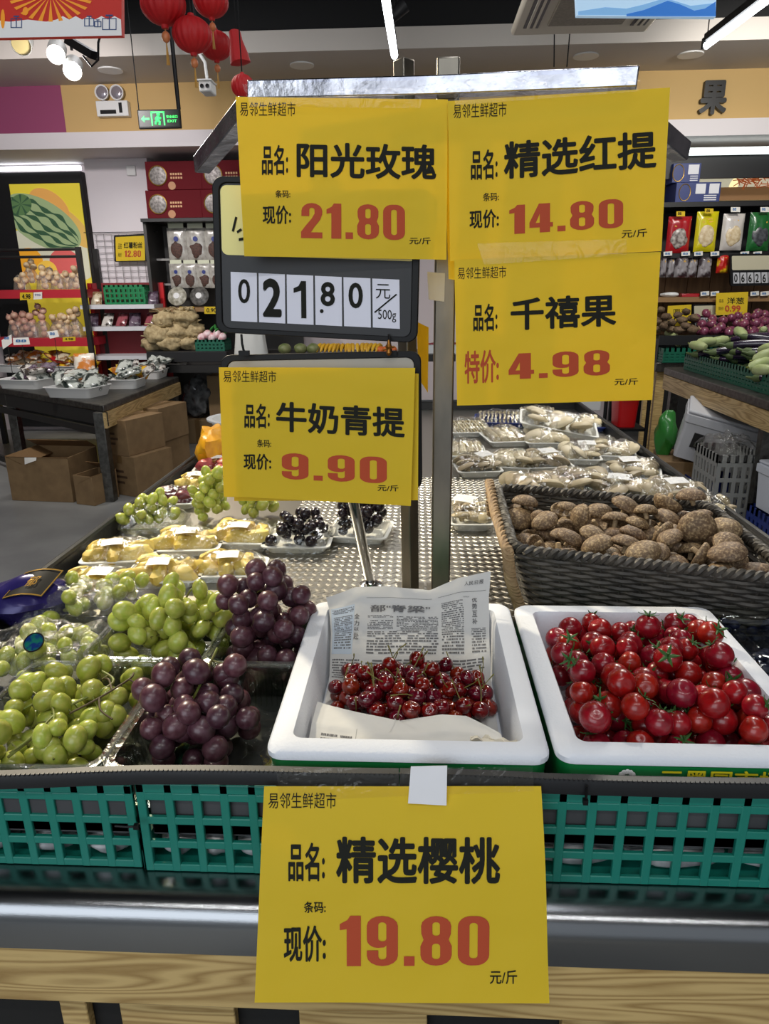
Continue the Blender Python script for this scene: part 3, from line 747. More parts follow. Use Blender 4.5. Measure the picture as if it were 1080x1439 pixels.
mb = MB().lathe([(.002, -.010), (.0045, -.006), (.003, -.001), (.0055, .003), (.003, .007), (.0015, .013)], 10, c=c).tube([c + Vector((-.009, 0, -.002)), c + Vector((.009, 0, .003))], .0016, 6)
tag(obj('ornament_clip', mb, mat('antique_brass', '9c6a2c', .35, .8)), 'small brass clip on the top edge of the lower price board', 'clip')
# ------------------------------------------------------------------ fruit: shared shapes
M_ggrape = mat('green_grape_skin', '9aa83e', .3, col2='b3b45a', scale=1.6, var=.2, sss=.35, coat=.15)
M_rgrape = mat('red_grape_skin', '421e2a', .34, col2='5f404a', scale=1.6, var=.35, coat=.1, sss=.05)
M_kgrape = mat('black_grape_skin', '1a1218', .25, col2='2a2028', scale=2, var=.25, coat=.2)
M_stem = mat('green_stem', '7d8a3a', .6, col2='66602c', scale=60)
M_stemb = mat('dry_brown_stem', '4a3a20', .7)
M_scar = mat('brown_blossom_scar', '4a3d1c', .8)
def unit_fruit(name, el, m, scar=True, lump=.04, seed=0, seg=14, rings=10):
    mb = MB().ell((0, 0, 0), (1, 1, el), seg, rings, lump=lump, seed=seed)
    if scar: mb.lathe([(.085, -el * 1.001 + .01), (.05, -el * 1.012)], 6, 1)
    me_o = obj(name, mb, [m, M_scar]); me = me_o.data; bpy.data.objects.remove(me_o); return me
GR = {'g': [unit_fruit('green_grape', 1.38, M_ggrape, seed=1), unit_fruit('green_grape', 1.2, M_ggrape, seed=2)],
      'r': [unit_fruit('red_grape', 1.06, M_rgrape, seed=3), unit_fruit('red_grape', 1.0, M_rgrape, seed=4)],
      'k': [unit_fruit('black_grape', 1.08, M_kgrape, seed=5)]}
def child_mesh(name, me, parent, loc, rot=(0, 0, 0), sc=1.0):
    o = bpy.data.objects.new(name, me); COL.objects.link(o); o.parent = parent
    o.location = loc; o.rotation_euler = rot; o.scale = (sc,) * 3 if isinstance(sc, (int, float)) else sc
    return o
def curve3(P, t):
    """smooth curve through the points"""
    n = len(P) - 1; t = min(max(t, 0), .99999) * n; i = int(t); f = t - i
    p0, p1, p2, p3 = P[max(i - 1, 0)], P[i], P[i + 1], P[min(i + 2, n)]
    return .5 * (2 * p1 + (p2 - p0) * f + (2 * p0 - 5 * p1 + 4 * p2 - p3) * f * f + (3 * p1 - p0 - 3 * p2 + p3) * f ** 3)
def bunch(name, label, kind, loc, pts, group='bunches of grapes', axis=None, brown=False, seed=0, cat='grapes', stems=True):
    """a bunch of grapes: every grape a part, plus its branching stem; pts are (x,y,z,r) from loc"""
    t = thing(name, label, cat, loc, group=group); g = random.Random(seed)
    for x, y, z, r in pts:
        me = g.choice(GR[kind]); el = 1.38 if me is GR['g'][0] else 1.12
        child_mesh('grape', me, t, (x, y, z), (g.uniform(-1.1, 1.1), g.uniform(-1.1, 1.1), g.uniform(0, 6)), r / (1 + (el - 1) * .55))
    if stems:
        cx = sum(p[0] for p in pts) / len(pts); top = max(p[2] for p in pts)
        ax = axis or [(cx - .02, pts[0][1], top * .5), (cx, sum(p[1] for p in pts) / len(pts), top * .8), (cx + .015, max(p[1] for p in pts) - .01, top + .012)]
        ax = [Vector(a) for a in ax]; ax = [curve3(ax, k / (6 * (len(ax) - 1))) for k in range(6 * (len(ax) - 1) + 1)]; mb = MB(); mb.tube(ax, .0017, 6)
        for i, (x, y, z, r) in enumerate(pts):
            if i % 2 or z < top * .45: continue
            p = Vector((x, y, z)); q = min((a for a in ax), key=lambda s_: (s_ - p).length)
            d = (q - p); 
            if d.length > r * .9 and d.length < .05: mb.tube([p + d.normalized() * r * .85, p + d * .5 + Vector((0, 0, .004)), q], [.0009, .0007, .0011], 5)
        obj('stem', mb, M_stemb if brown else M_stem, t)
    return t
def ball_area(cx, cy, rx, ry):
    def f(g):
        a = g.uniform(0, 6.283); k = math.sqrt(g.random()); return cx + rx * k * math.cos(a), cy + ry * k * math.sin(a)
    return f
def rect_area(x0, y0, x1, y1): return lambda g: (g.uniform(x0, x1), g.uniform(y0, y1))
def clear_box(label, c, w, d, h, rotz=0.0, group='clear plastic fruit boxes', m=None):
    t = thing('clear_plastic_box', label, 'box', c, rotz, group)
    obj('tub', tray_mb(w, d, h, .0012, .018, .010, .006), m or M_clear, t)
    for sd in range(4):
        mb = MB()
        for k in range(18):
            x = -w * .36 + k * w * .72 / 17; y = -d * .36 + k * d * .72 / 17; s_ = 1 if sd % 2 else -1
            if sd < 2: mb.tube([(x, s_ * (d / 2 - .0085), .008), (x, s_ * (d / 2 - .002), h * .72)], .0011, 5)
            else: mb.tube([(s_ * (w / 2 - .0085), y, .008), (s_ * (w / 2 - .002), y, h * .72)], .0011, 5)
        obj('ribbing', mb, m or M_clear, t)
    mb = MB(); loft(mb, [[(x, y, z_) for x, y in rrect(w + 2 * o_, d + 2 * o_, .02)] for o_, z_ in ((.004, h), (.0085, h - .001), (.0085, h + .003), (.004, h + .004), (.004, h))], False, False)
    obj('rolled_rim', mb, film('clear_rim_plastic', 'f2f4f0', .10, .5, .1, .2, 60, .05), t)
    return t
ZB = ZF + .004
# front row boxes
fl = pZ(145, 1079, 1.0); fr_ = pZ(382, 1076, 1.0)
w = fr_.x - fl.x - .006; cR = ((fl.x + fr_.x) / 2, fl.y + .112, ZB); cG = (fl.x - w / 2 - .012, fl.y + .112, ZB)
D1 = .215; H1 = .062
clear_box('clear plastic box half full of dark red grapes, front row', cR, w, D1, H1)
clear_box('clear plastic box full of green grapes, front row', cG, w, D1, H1)
pts = heap(60, .0155, ball_area(-.020, -.004, .060, .074), .003, 14, slope=lambda x, y: .30 * math.hypot(x + .024, y - .01), g=random.Random(3), jit=.12)
bunch('grape_bunch', 'dark red grape bunch in the front row clear box', 'r', (cR[0], cR[1], ZB), pts, seed=1)
pts = heap(78, .0139, rect_area(-w / 2 + .022, -D1 / 2 + .022, w / 2 - .022, D1 / 2 - .022), .003, 10, g=random.Random(5), jit=.14)
bunch('grape_bunch', 'green grape bunch filling the front row clear box', 'g', (cG[0], cG[1], ZB), pts, seed=2,
      axis=[(-.02, -.09, .058), (.005, -.05, .070), (.012, -.01, .072), (.055, .03, .083), (.02, .07, .078)], brown=False)
gb_ = [o for o in bpy.data.objects if o.get('label') == 'green grape bunch filling the front row clear box'][0]
for k, (m_, P_) in enumerate(((M_stemb, [[(.02, -.02, .070), (.05, 0, .080), (.075, .035, .086), (.07, .06, .080)], [(.05, 0, .080), (.06, -.02, .076), (.078, -.03, .070)], [(.06, .015, .083), (.045, .04, .082), (.03, .05, .076)], [(.075, .035, .086), (.088, .03, .080)]]),
        (M_stem, [[(-.05, -.02, .068), (-.02, .0, .076), (.01, -.035, .078), (.02, -.07, .070), (.035, -.092, .058)], [(.01, -.035, .078), (.0, -.07, .072), (-.02, -.085, .06)], [(-.02, 0, .076), (-.06, .03, .072), (-.075, .035, .066)]]))):
    mb = MB()
    for q in P_:
        q = [Vector(p) for p in q]; mb.tube([curve3(q, i / 14) for i in range(15)], .0013, 6)
    obj('twig', mb, m_, gb_, label=('dry brown twig', None)[k])
def twig(label, pts_, m=None):
    mb = MB(); mb.tube(pts_[0], .0013, 6)
    for q in pts_[1:]: mb.tube(q, .0009, 5)
    return mb
# second row
bl = pZ(200, 924, 1.0)
c3 = (pZ(203, 924, 1.0).x, bl.y + .085, ZB); w3 = .172
clear_box('clear plastic box with a tall green grape bunch, second row', c3, w3, .165, .062)
pts = heap(62, .0152, ball_area(.010, .006, .070, .062), .003, 12, slope=lambda x, y: .42 * math.hypot(x - .012, (y - .02) * 1.1), g=random.Random(8), jit=.13)
bunch('grape_bunch', 'tall green grape bunch rising out of the second row clear box', 'g', c3, pts, seed=3, axis=[(.0, -.03, .07), (.02, .02, .09), (.035, .045, .115), (.06, .055, .100)])
c4 = (pZ(352, 930, 1.0).x + .004, pZ(352, 930, 1.0).y + .080, ZB)
clear_box('clear plastic box with a tall dark red grape bunch, second row', c4, .135, .155, .062)
pts = heap(56, .0165, ball_area(.004, .008, .056, .066), .003, 12, slope=lambda x, y: .30 * math.hypot(x, y), g=random.Random(11), jit=.1)
bunch('grape_bunch', 'tall dark red grape bunch heaped beside the cherry box', 'r', c4, pts, seed=4)
# ------------------------------------------------------------------ bags, packs and trays on the left half
def dome(w, d, h, seed=0, nu=34, nv=28, wr=.10, e=3.0):
    def f(u, v):
        a = 2 * u - 1; b = 2 * v - 1; k = max(0, (1 - abs(a) ** e)) * max(0, (1 - abs(b) ** e))
        n = noise.noise(Vector((a * 2.2 + seed * 5, b * 2.2, seed))) + .45 * noise.noise(Vector((a * 7, b * 7 + seed * 2, 3)))
        return (a * w / 2, b * d / 2, h * (k ** .45) * (1 + wr * n * 1.2) + .001)
    return MB().grid(f, nu, nv)
def grape_bag(label, c, w, d, h, n, seed, rotz=0, kind='g', r=.0135):
    t = thing('grape_bag', label, 'bag of grapes', c, rotz, 'bagged grapes on the left of the stand'); g = random.Random(seed)
    for x, y, z, q in heap(n, r, ball_area(0, 0, w * .42, d * .42), .003, 10, slope=lambda x, y: .5 * math.hypot(x, y), g=g):
        child_mesh('grape', g.choice(GR[kind]), t, (x, y, z), (g.uniform(-1, 1), g.uniform(-1, 1), 0), q / 1.12)
    obj('clear_bag', dome(w * 1.12, d * 1.12, h, seed, wr=.22), M_wrap_fine, t)
    return t
b1 = pZ(62, 905, 1.0)
gb = grape_bag('clear bag of green grapes with a round hologram sticker, left edge', (b1.x - .012, b1.y + .02, ZB), .20, .15, .074, 40, 21)
mb = MB().lathe([(.0135, 0), (.0135, .0006)], 24)
hol = mat('hologram_foil', '2fa58f', .25, .7, col2='2a4fa8', scale=90, contrast=(.42, .58))
o = obj('round_sticker', mb, hol, gb, label='round rainbow hologram sticker'); p = pZ(48, 906, 1.015); o.location = (p.x - gb.location.x, p.y - gb.location.y, .0825); o.rotation_euler = (R(40), 0, 0)
o = obj('sticker_edge', MB().tube([(.0142 * math.cos(R(a)), .0142 * math.sin(R(a)), 0) for a in range(0, 360, 20)], .0011, 6, closed=True), M_black, gb); o.location = (p.x - gb.location.x, p.y - gb.location.y, .0830); o.rotation_euler = (R(40), 0, 0)
b2 = pZ(98, 845, 1.0)
grape_bag('clear bag of green grapes lying behind the hologram bag', (b2.x, b2.y + .02, ZP + .002), .15, .12, .058, 20, 22)
b3 = pZ(152, 838, 1.0)
grape_bag('small clear bag of green grapes beside the yellow fruit trays', (b3.x + .004, b3.y + .035, ZP + .002), .10, .10, .045, 10, 23)
# purple pouch at the far left
pp = pZ(22, 858, 1.0)
t = thing('pouch', 'glossy violet pouch with a black label at the left rail', 'pouch', (pp.x, pp.y + .02, ZP), R(8))
mb = MB().ell((0, .02, .040), (.075, .05, .042), 20, 14, lump=.3, seed=4); obj('bag_body', mb, mat('violet_foil', '2a2360', .25, .2, bump=.4, bscale=25), t)
mb = MB().grid(lambda u, v: (-.018 + .062 * u + .022 * v, -.026 + .05 * v, .062 + .024 * v + .006 * math.sin(3 * u)), 10, 8, .0008); lb = obj('black_label', mb, mat('black_gloss_label', '15130f', .35), t, label='black label with a thin gold border')
mb = MB()
for x0, x1, y0, y1 in ((0, 1, 0, .04), (0, 1, .96, 1), (0, .03, 0, 1), (.97, 1, 0, 1)):
    mb.grid(lambda u, v: (lambda a, b: (-.018 + .062 * a + .022 * b, -.026 + .05 * b, .0632 + .024 * b + .006 * math.sin(3 * a)))(x0 + (x1 - x0) * u, y0 + (y1 - y0) * v), 4, 4)
obj('gold_border', mb, mat('gold_foil', 'b08a3c', .35, .8), t)
obj('label_lettering', MB().add([(lambda a, b: (-.018 + .062 * a + .022 * b, -.026 + .05 * b, .0640 + .024 * b + .006 * math.sin(3 * a)))(.36 + .28 * x, .3 + .4 * y) for x, y, l in text2d('郁', .01)[0]], text2d('郁', .01)[1]), mat('gold_foil', 'b08a3c', .35, .8), t, smooth=False)

M_durian = mat('pale_yellow_fruit', 'd6b84e', .45, col2='e2cd7c', scale=18, var=.12, sss=.15, bump=.2, bscale=30)
M_tray = mat('white_tray', 'dedfdc', .5)
def pack(label, c, w, d, kind, seed, rotz=0.0, h=.042, sticker=True, name='wrapped_tray', cat='fruit pack', group='film-wrapped trays on the stand', tilt=(0, 0)):
    t = thing(name, label, cat, c, group=group, rot=(tilt[0], tilt[1], rotz)); g = random.Random(seed)
    obj('tray', tray_mb(w, d, .016, .0025, .014, .010, .005), M_clear if kind == 'gbox' else M_tray, t)
    if kind == 'durian':
        for i in range(7):
            x = (i % 3 - 1) * w * .29 + g.uniform(-.006, .006); y = (i // 3 - .8) * d * .30 + g.uniform(-.006, .006)
            M = Matrix.Rotation(g.uniform(-.6, .6) + (1.2 if i % 2 else .1), 3, 'Z')
            obj('fruit_piece', MB().ell((x, y, .022 + .008 * (i == 4)), (w * .24, d * .17, .019), 12, 8, M=M, lump=.35, seed=i + seed), M_durian, t)
    elif kind == 'pink':
        for i in range(4): obj('fruit_piece', MB().ell(((i % 2 - .5) * w * .45, (i // 2 - .5) * d * .45, .028), (w * .24, d * .23, .022), 12, 8, lump=.3, seed=i + seed), mat('pink_red_fruit', 'b5534f', .4, col2='8a2a35', scale=14, var=.15, sss=.1), t)
    elif kind == 'dark':
        for i in range(4): obj('fruit_piece', MB().ell(((i % 2 - .5) * w * .45, (i // 2 - .5) * d * .45, .026), (w * .22, d * .22, .02), 12, 8, lump=.2, seed=i + seed), mat('dark_plum_fruit', '4a1a24', .35, col2='6b2c33', scale=14), t)
    elif kind in ('gbox', 'kbox', 'ktray'):
        k = 'g' if kind == 'gbox' else 'k'
        for x, y, z, q in heap(24 if kind == 'gbox' else 30, .0135, rect_area(-w / 2 + .02, -d / 2 + .02, w / 2 - .02, d / 2 - .02), .004, 10, slope=lambda x, y: .3 * math.hypot(x, y), g=g):
            child_mesh('grape', g.choice(GR[k]), t, (x, y, z), (g.uniform(-1, 1), g.uniform(-1, 1), 0), q / 1.1)
    obj('film', dome(w * 1.03, d * 1.03, h, seed, wr=.16), M_wrap, t)
    if sticker:
        q = MB().grid(lambda u, v: ((u - .5) * .042, (v - .5) * .030, .0015 * math.sin(3 * u)), 6, 4, .0003)
        o = obj('price_label', q, M_sticker, t, label='white price label'); o.location = (g.uniform(-.012, .012), g.uniform(-.02, .0), h * 1.02 + .001); o.rotation_euler = (R(6), 0, g.uniform(-.3, .3))
    return t
for px, py, wpx, dm, kind, rz, lab in (
    (316, 806, 98, .095, 'durian', .05, 'wrapped white tray of yellow fruit just behind the tall green grapes, by the plate'),
    (222, 814, 104, .095, 'durian', .10, 'wrapped yellow fruit tray just left of the one behind the tall green grapes'),
    (128, 830, 100, .085, 'durian', .12, 'wrapped tray of yellow fruit nearest the left rail, behind the bagged grapes'),
    (158, 786, 96, .095, 'durian', .15, 'wrapped yellow fruit tray by the left rail, in front of the wrapped green grapes'),
    (255, 770, 96, .105, 'durian', .08, 'wrapped tray of yellow fruit in the middle, in front of the loose green bunch'),
    (332, 760, 90, .105, 'durian', -.05, 'wrapped tray of yellow fruit with a tilted label, next to the black grapes'),
    (207, 740, 88, .11, 'gbox', .10, 'clear wrapped box of green grapes against the left rail'),
    (238, 706, 66, .10, 'dark', .1, 'wrapped tray of dark plum fruit by the left rail'),
    (274, 684, 62, .11, 'durian', .1, 'wrapped tray of yellow fruit farthest back on the left, under the 9.90 sheet'),
    (297, 660, 56, .12, 'pink', .1, 'wrapped tray of pink red fruit in front of the white sieve'),
    (312, 676, 50, .10, 'pink', -.05, 'wrapped tray of pink red fruit half hidden by the 9.90 sheet'),
    (415, 765, 92, .13, 'kbox', 0, 'clear wrapped tray of black grapes left of the chrome stem'),
    (503, 752, 84, .12, 'ktray', -.12, 'white tray of black grapes behind the chrome stem')):
    z0 = ZP + .001; a = pZ(px, py, z0 + .02); zc = (a.y * .953 + (CAMH - a.z) * .303); w_ = wpx * zc / F
    pack(lab, (a.x, a.y + dm * .42, z0), w_, dm, kind, px, rz, h=.046 if kind not in ('gbox', 'kbox', 'ktray') else .056, sticker=kind in ('durian', 'pink'))
for px, py, rx, n, lab, sd in ((290, 728, .040, 34, 'loose green grape bunch between the wrapped grapes and the 9.90 sheet', 31), (352, 728, .034, 20, 'small green grape bunch beneath the 9.90 sheet, beside the black grapes', 32)):
    a = pZ(px, py, ZP + .02); pts = heap(n, .0138, ball_area(0, 0, rx, .045), .002, 10, slope=lambda x, y: .4 * math.hypot(x, y), g=random.Random(sd))
    bunch('grape_bunch', lab, 'g', (a.x, a.y + .055, ZP + .001), pts, seed=sd)
# white perforated sieve and a yellow bag at the back left
a = pZ(318, 655, ZP); z0 = ZP + .002
t = thing('plastic_sieve', 'oval white perforated sieve at the back left of the stand', 'sieve', (a.x + .03, a.y + .30, z0))
mb = MB(); N_ = 40
for k in range(N_):
    an = 2 * math.pi * k / N_; c_, s_ = math.cos(an), math.sin(an)
    mb.tube([(.105 * c_, .085 * s_, 0), (.135 * c_, .11 * s_, .06), (.15 * c_, .125 * s_, .095)], .0032, 5)
for rx, ry, z_ in ((.105, .085, .002), (.112, .091, .016), (.119, .098, .031), (.127, .104, .046), (.134, .11, .06)): mb.tube([(rx * math.cos(R(q)), ry * math.sin(R(q)), z_) for q in range(0, 360, 9)], .0030, 5, closed=True)
obj('mesh_bowl', mb, M_white, t)
mb = MB(); loft(mb, [[(rx * math.cos(R(q)), ry * math.sin(R(q)), z_) for q in range(0, 360, 9)] for rx, ry, z_ in ((.140, .115, .062), (.152, .127, .095), (.168, .143, .098), (.168, .143, .103), (.148, .123, .102), (.136, .111, .062))], False, False)
obj('rim', mb, M_white, t)
obj('bowl_floor', MB().lathe([(1, 0), (1, .002)], 24, M=Matrix.Diagonal((.106, .086, 1))), M_white, t)
a = pX(268, 650, XL + .012); 
t = thing('yellow_bag', 'yellow printed plastic bag tucked against the left rail by the sieve', 'bag', (XL + .055, a.y + .10, ZP))
obj('bag_body', MB().ell((0, 0, .062), (.04, .10, .068), 18, 12, lump=.35, seed=9), mat('yellow_bag_film', 'e0a51a', .35, col2='c98a12', scale=30, bump=.5, bscale=30), t)
mb = MB(); mb.add([(.020 - .03 * (1 - y), -.075 + .05 * x, .045 + .05 * y) for x, y, l in text2d('大吉', .02)[0]], text2d('大吉', .02)[1])
obj('bag_lettering', mb, mat('brown_print', '5a2c12', .6), t, smooth=False)

# ------------------------------------------------------------------ foam boxes
def foam_box(label, x0, x1, y0, y1, zb, zr, band=True, sleeve=None):
    w = x1 - x0; d = y1 - y0; t = thing('foam_box', label, 'foam box', ((x0 + x1) / 2, (y0 + y1) / 2, zb), group='white foam boxes on the stand'); h = zr - zb; k = .028
    o = lambda W_, D_, z, r=.018: [(x, y, z) for x, y in rrect(W_, D_, r, 5)]
    mb = MB(); loft(mb, [o(w - .016, d - .016, 0), o(w - .008, d - .008, h * .875), o(w, d, h * .89), o(w, d, h - .004), o(w - .008, d - .008, h), o(w - 2 * k + .006, d - 2 * k + .006, h, .012), o(w - 2 * k, d - 2 * k, h - .006, .010), o(w - 2 * k - .012, d - 2 * k - .012, .022, .008)])
    obj('box_shell', mb, M_foam, t, auto=50)
    mb = MB(); loft(mb, [o(w - .0135, d - .0135, .004), o(w - .0045, d - .0045, h * .87)], False, False)
    mb2 = MB(); mb2.v = list(mb.v); mb2.f = list(mb.f); mb2.m = list(mb.m)
    sl = obj('printed_band', mb, mat('green_printed_band', '0f7a3c', .4), t, label='green printed band')
    for px, py in ():
        pass
    return t, sl
XA0, XA1 = -.162, .142; YA0, YA1 = .632, 1.012
ZR = 1.03
foam_box('white foam box lined with newspaper, holding the cherries', XA0, XA1, YA0, YA1, ZB, ZR)
XT0 = .149; XT1 = pZ(1080, 951, 1.03).x + .004
ft, sl = foam_box('white foam box holding the cherry tomatoes', XT0, XT1, YA0 + .003, YA1 - .005, ZB, ZR)
def on_box(px, py): return pY(px, py, YA0 + .003)
mb = MB(); a = on_box(925, 1102); b = on_box(1100, 1084)
bbox_text(mb, '三黑同市场', (a.x, a.z), (b.x, b.z), YA0 + .0022, .02); obj('band_lettering', mb, mat('yellow_print', 'e0d020', .5), ft, world=True, smooth=False)
mb = MB()
for k in range(5):
    an = R(30 + 30 * k); c = on_box(880, 1092); mb.ell((c.x + .007 * math.cos(an), YA0 + .0024, c.z + .007 * math.sin(an)), (.0028, .0006, .0034), 8, 6)
obj('band_emblem', mb, M_white, ft, world=True)

# newspaper lining of the cherry box
cx = (XA0 + XA1) / 2; xi0 = XA0 + .034; xi1 = XA1 - .034; yi0 = YA0 + .034; yi1 = YA1 - .034; zf = ZB + .0235
def spl(P, t):
    n = len(P) - 1; t = min(max(t, 0), .9999) * n; i = int(t); f = t - i; f = f * f * (3 - 2 * f) * .4 + f * .6
    return P[i] + (P[i + 1] - P[i]) * f
class News:
    def __init__(s, rows, amp, seed): s.rows = rows; s.amp = amp; s.seed = seed
    def at(s, u, v, off=0.0):
        e = 1e-3; p = s.raw(u, v)
        if not off: return p
        n = (s.raw(min(u + e, 1), v) - s.raw(max(u - e, 0), v)).cross(s.raw(u, min(v + e, 1)) - s.raw(u, max(v - e, 0)))
        n.normalize()
        if (CAM - p).dot(n) < 0: n = -n
        return p + n * off
    def raw(s, u, v):
        p = spl([spl(r, u) for r in s.rows], v)
        a = s.amp; q = noise.noise(Vector((u * 3.1, v * 3.1, s.seed))) + .5 * noise.noise(Vector((u * 7, v * 6, s.seed + 5)))
        return p + Vector((0, -a * .6 * q, a * q))
    def bars(s, mb, u0, v0, u1, v1, nlines, seed=0, vertical=False, fill=.55):
        """a column of small print: broken dashes, no readable words"""
        g = random.Random(seed)
        for i in range(nlines):
            a = (i + .2) / nlines; b = (i + .2 + fill) / nlines; t = 0.0
            while t < .97:
                l = g.uniform(.02, .09); t2 = min(1, t + l)
                if g.random() < .86:
                    if vertical: q = ((u0 + (u1 - u0) * a, v0 + (v1 - v0) * t), (u0 + (u1 - u0) * b, v0 + (v1 - v0) * t), (u0 + (u1 - u0) * b, v0 + (v1 - v0) * t2), (u0 + (u1 - u0) * a, v0 + (v1 - v0) * t2))
                    else: q = ((u0 + (u1 - u0) * t, v0 + (v1 - v0) * a), (u0 + (u1 - u0) * t2, v0 + (v1 - v0) * a), (u0 + (u1 - u0) * t2, v0 + (v1 - v0) * b), (u0 + (u1 - u0) * t, v0 + (v1 - v0) * b))
                    mb.add([s.at(x, y, .0006) for x, y in q], [(0, 1, 2, 3)])
                t = t2 + g.uniform(.006, .02)
    def text(s, mb, txt, u0, v0, u1, v1, bold=.01, off=.0016):
        vs, fs = text2d(txt, bold); mb.add([s.at(u0 + (u1 - u0) * x, v1 - (v1 - v0) * y, off + l * .00003) for x, y, l in vs], fs)
    def block(s, mb, u0, v0, u1, v1, off=.0004, n=10):
        mb.grid(lambda a, b: s.at(u0 + (u1 - u0) * a, v0 + (v1 - v0) * b, off), n, n)
V = Vector
zt = ZR
rows = [[V((xi0 - .012, yi1 + .012, zt + .016)), V((cx - .085, yi1 + .030, zt + .026)), V((cx - .03, yi1 + .024, zt + .030)), V((cx + .03, yi1 + .020, zt + .026)), V((cx + .075, yi1 + .026, zt + .046)), V((xi1 + .004, yi1 + .020, zt + .058))],
        [V((xi0 - .006, yi1 - .004, zt + .006)), V((cx - .085, yi1 + .008, zt + .010)), V((cx - .03, yi1 + .004, zt + .012)), V((cx + .03, yi1 + .004, zt + .010)), V((cx + .075, yi1 + .004, zt + .020)), V((xi1 + .000, yi1 + .000, zt + .026))],
        [V((xi0 + .000, yi1 - .035, zt - .022)), V((cx - .085, yi1 - .03, zt - .018)), V((cx - .03, yi1 - .03, zt - .018)), V((cx + .03, yi1 - .03, zt - .018)), V((cx + .075, yi1 - .03, zt - .016)), V((xi1 - .001, yi1 - .03, zt - .012))],
        [V((xi0 + .004, yi1 - .10, zf + .012)), V((cx - .085, yi1 - .10, zf + .008)), V((cx - .03, yi1 - .10, zf + .008)), V((cx + .03, yi1 - .10, zf + .008)), V((cx + .075, yi1 - .10, zf + .008)), V((xi1 - .004, yi1 - .10, zf + .014))],
        [V((xi0 + .006, yi0 + .05, zf + .006)), V((cx - .085, yi0 + .05, zf + .004)), V((cx - .03, yi0 + .05, zf + .004)), V((cx + .03, yi0 + .05, zf + .004)), V((cx + .075, yi0 + .05, zf + .004)), V((xi1 - .006, yi0 + .05, zf + .006))]]
nb = News(rows, .0035, 2.0)
nt_ = thing('newspaper', 'newspaper sheet lining the back of the cherry box', 'newspaper', (cx, yi1 - .05, zf), group='newspaper in the cherry box')
obj('sheet', MB().grid(lambda u, v: nb.at(u, v), 44, 44, .0002), M_news, nt_, world=True)
mb = MB(); nb.block(mb, .02, .27, .20, .62, n=14); obj('tinted_panel', mb, mat('pale_blue_print', 'b4c0cc', .7), nt_, world=True, label='pale blue printed panel')
mb = MB()
nb.text(mb, '部“脊梁”', .29, .285, .60, .345, .02, off=.0024); nb.text(mb, '区域优势互补', .83, .23, .87, .25, .0)
for i, ch in enumerate('全力以赴'): nb.text(mb, ch, .205, .36 + i * .052, .238, .40 + i * .052, .012)
mb.f = [f for f in mb.f]; 
for i, ch in enumerate('优势互补'): nb.text(mb, ch, .885, .26 + i * .05, .915, .30 + i * .05, .012)
nb.text(mb, '人民日报', .84, .075, .95, .115, .01, off=.001)
nb.block(mb, .27, .175, .62, .179, .0007, 8); nb.block(mb, .66, .175, .97, .179, .0007, 8)
nb.bars(mb, .28, .365, .42, .385, 2, 1); nb.bars(mb, .28, .40, .42, .48, 6, 2); nb.bars(mb, .44, .37, .66, .50, 12, 3); nb.bars(mb, .68, .27, .83, .62, 24, 4); nb.bars(mb, .28, .50, .66, .62, 9, 5)
nb.bars(mb, .03, .29, .19, .34, 4, 6); nb.bars(mb, .04, .36, .18, .60, 18, 7); nb.bars(mb, .28, .64, .95, .74, 8, 8); nb.bars(mb, .03, .64, .25, .74, 8, 9); nb.bars(mb, .88, .48, .97, .62, 10, 10)
obj('newsprint', mb, mat('grey_newsprint_ink', '5e5e60', .8), nt_, world=True, smooth=False)
top_ = [pZ(x, y, z_) for x, y, z_ in ((442, 986, 1.002), (500, 1000, 1.004), (560, 1013, 1.000), (620, 1004, 1.006), (655, 1007, 1.004), (702, 1030, 1.002))]
fx = [xi0 + .003, cx - .065, cx - .01, cx + .04, cx + .075, xi1 - .003]
top_ = [V((min(max(p.x, xi0 + .003), xi1 - .003), p.y, p.z)) for p in top_]
fr0 = [V((x, yi0 + .004, .999)) for x in fx]
rows = [top_, [(p * .5 + q * .5) + V((0, 0, .004)) for p, q in zip(top_, fr0)], fr0, [V((x, yi0 + .010, zf + .004)) for x in fx]]
nf = News(rows, .003, 7.0)
nt2 = thing('newspaper', 'folded newspaper strip along the front of the cherry box', 'newspaper', (cx, yi0 + .03, zf), group='newspaper in the cherry box')
obj('sheet', MB().grid(lambda u, v: nf.at(u, v), 44, 24, .0002), M_news, nt2, world=True)
mb = MB(); nf.bars(mb, .06, .42, .20, .60, 4, 12); nf.bars(mb, .25, .47, .95, .62, 4, 13); nf.block(mb, .222, .30, .2235, .62, .0007, 4)
obj('newsprint', mb, mat('grey_newsprint_ink', '5e5e60', .8), nt2, world=True, smooth=False)
c = V((xi1 - .012, yi0 + .012, zf + .046)); t = thing('crumpled_paper', 'crumpled cream paper scrap at the front right corner of the cherry box', 'paper', c)
q = lambda u, v: (-.035 + .075 * u, .012 - .02 * v + .006 * noise.noise(V((u * 4, v * 3, 1))), .010 * noise.noise(V((u * 6, v * 5, 4))) + .004 + .012 * (1 - u) * v)
obj('scrap', MB().grid(q, 22, 12, .0003), mat('cream_paper', 'd8d2c2', .7), t)

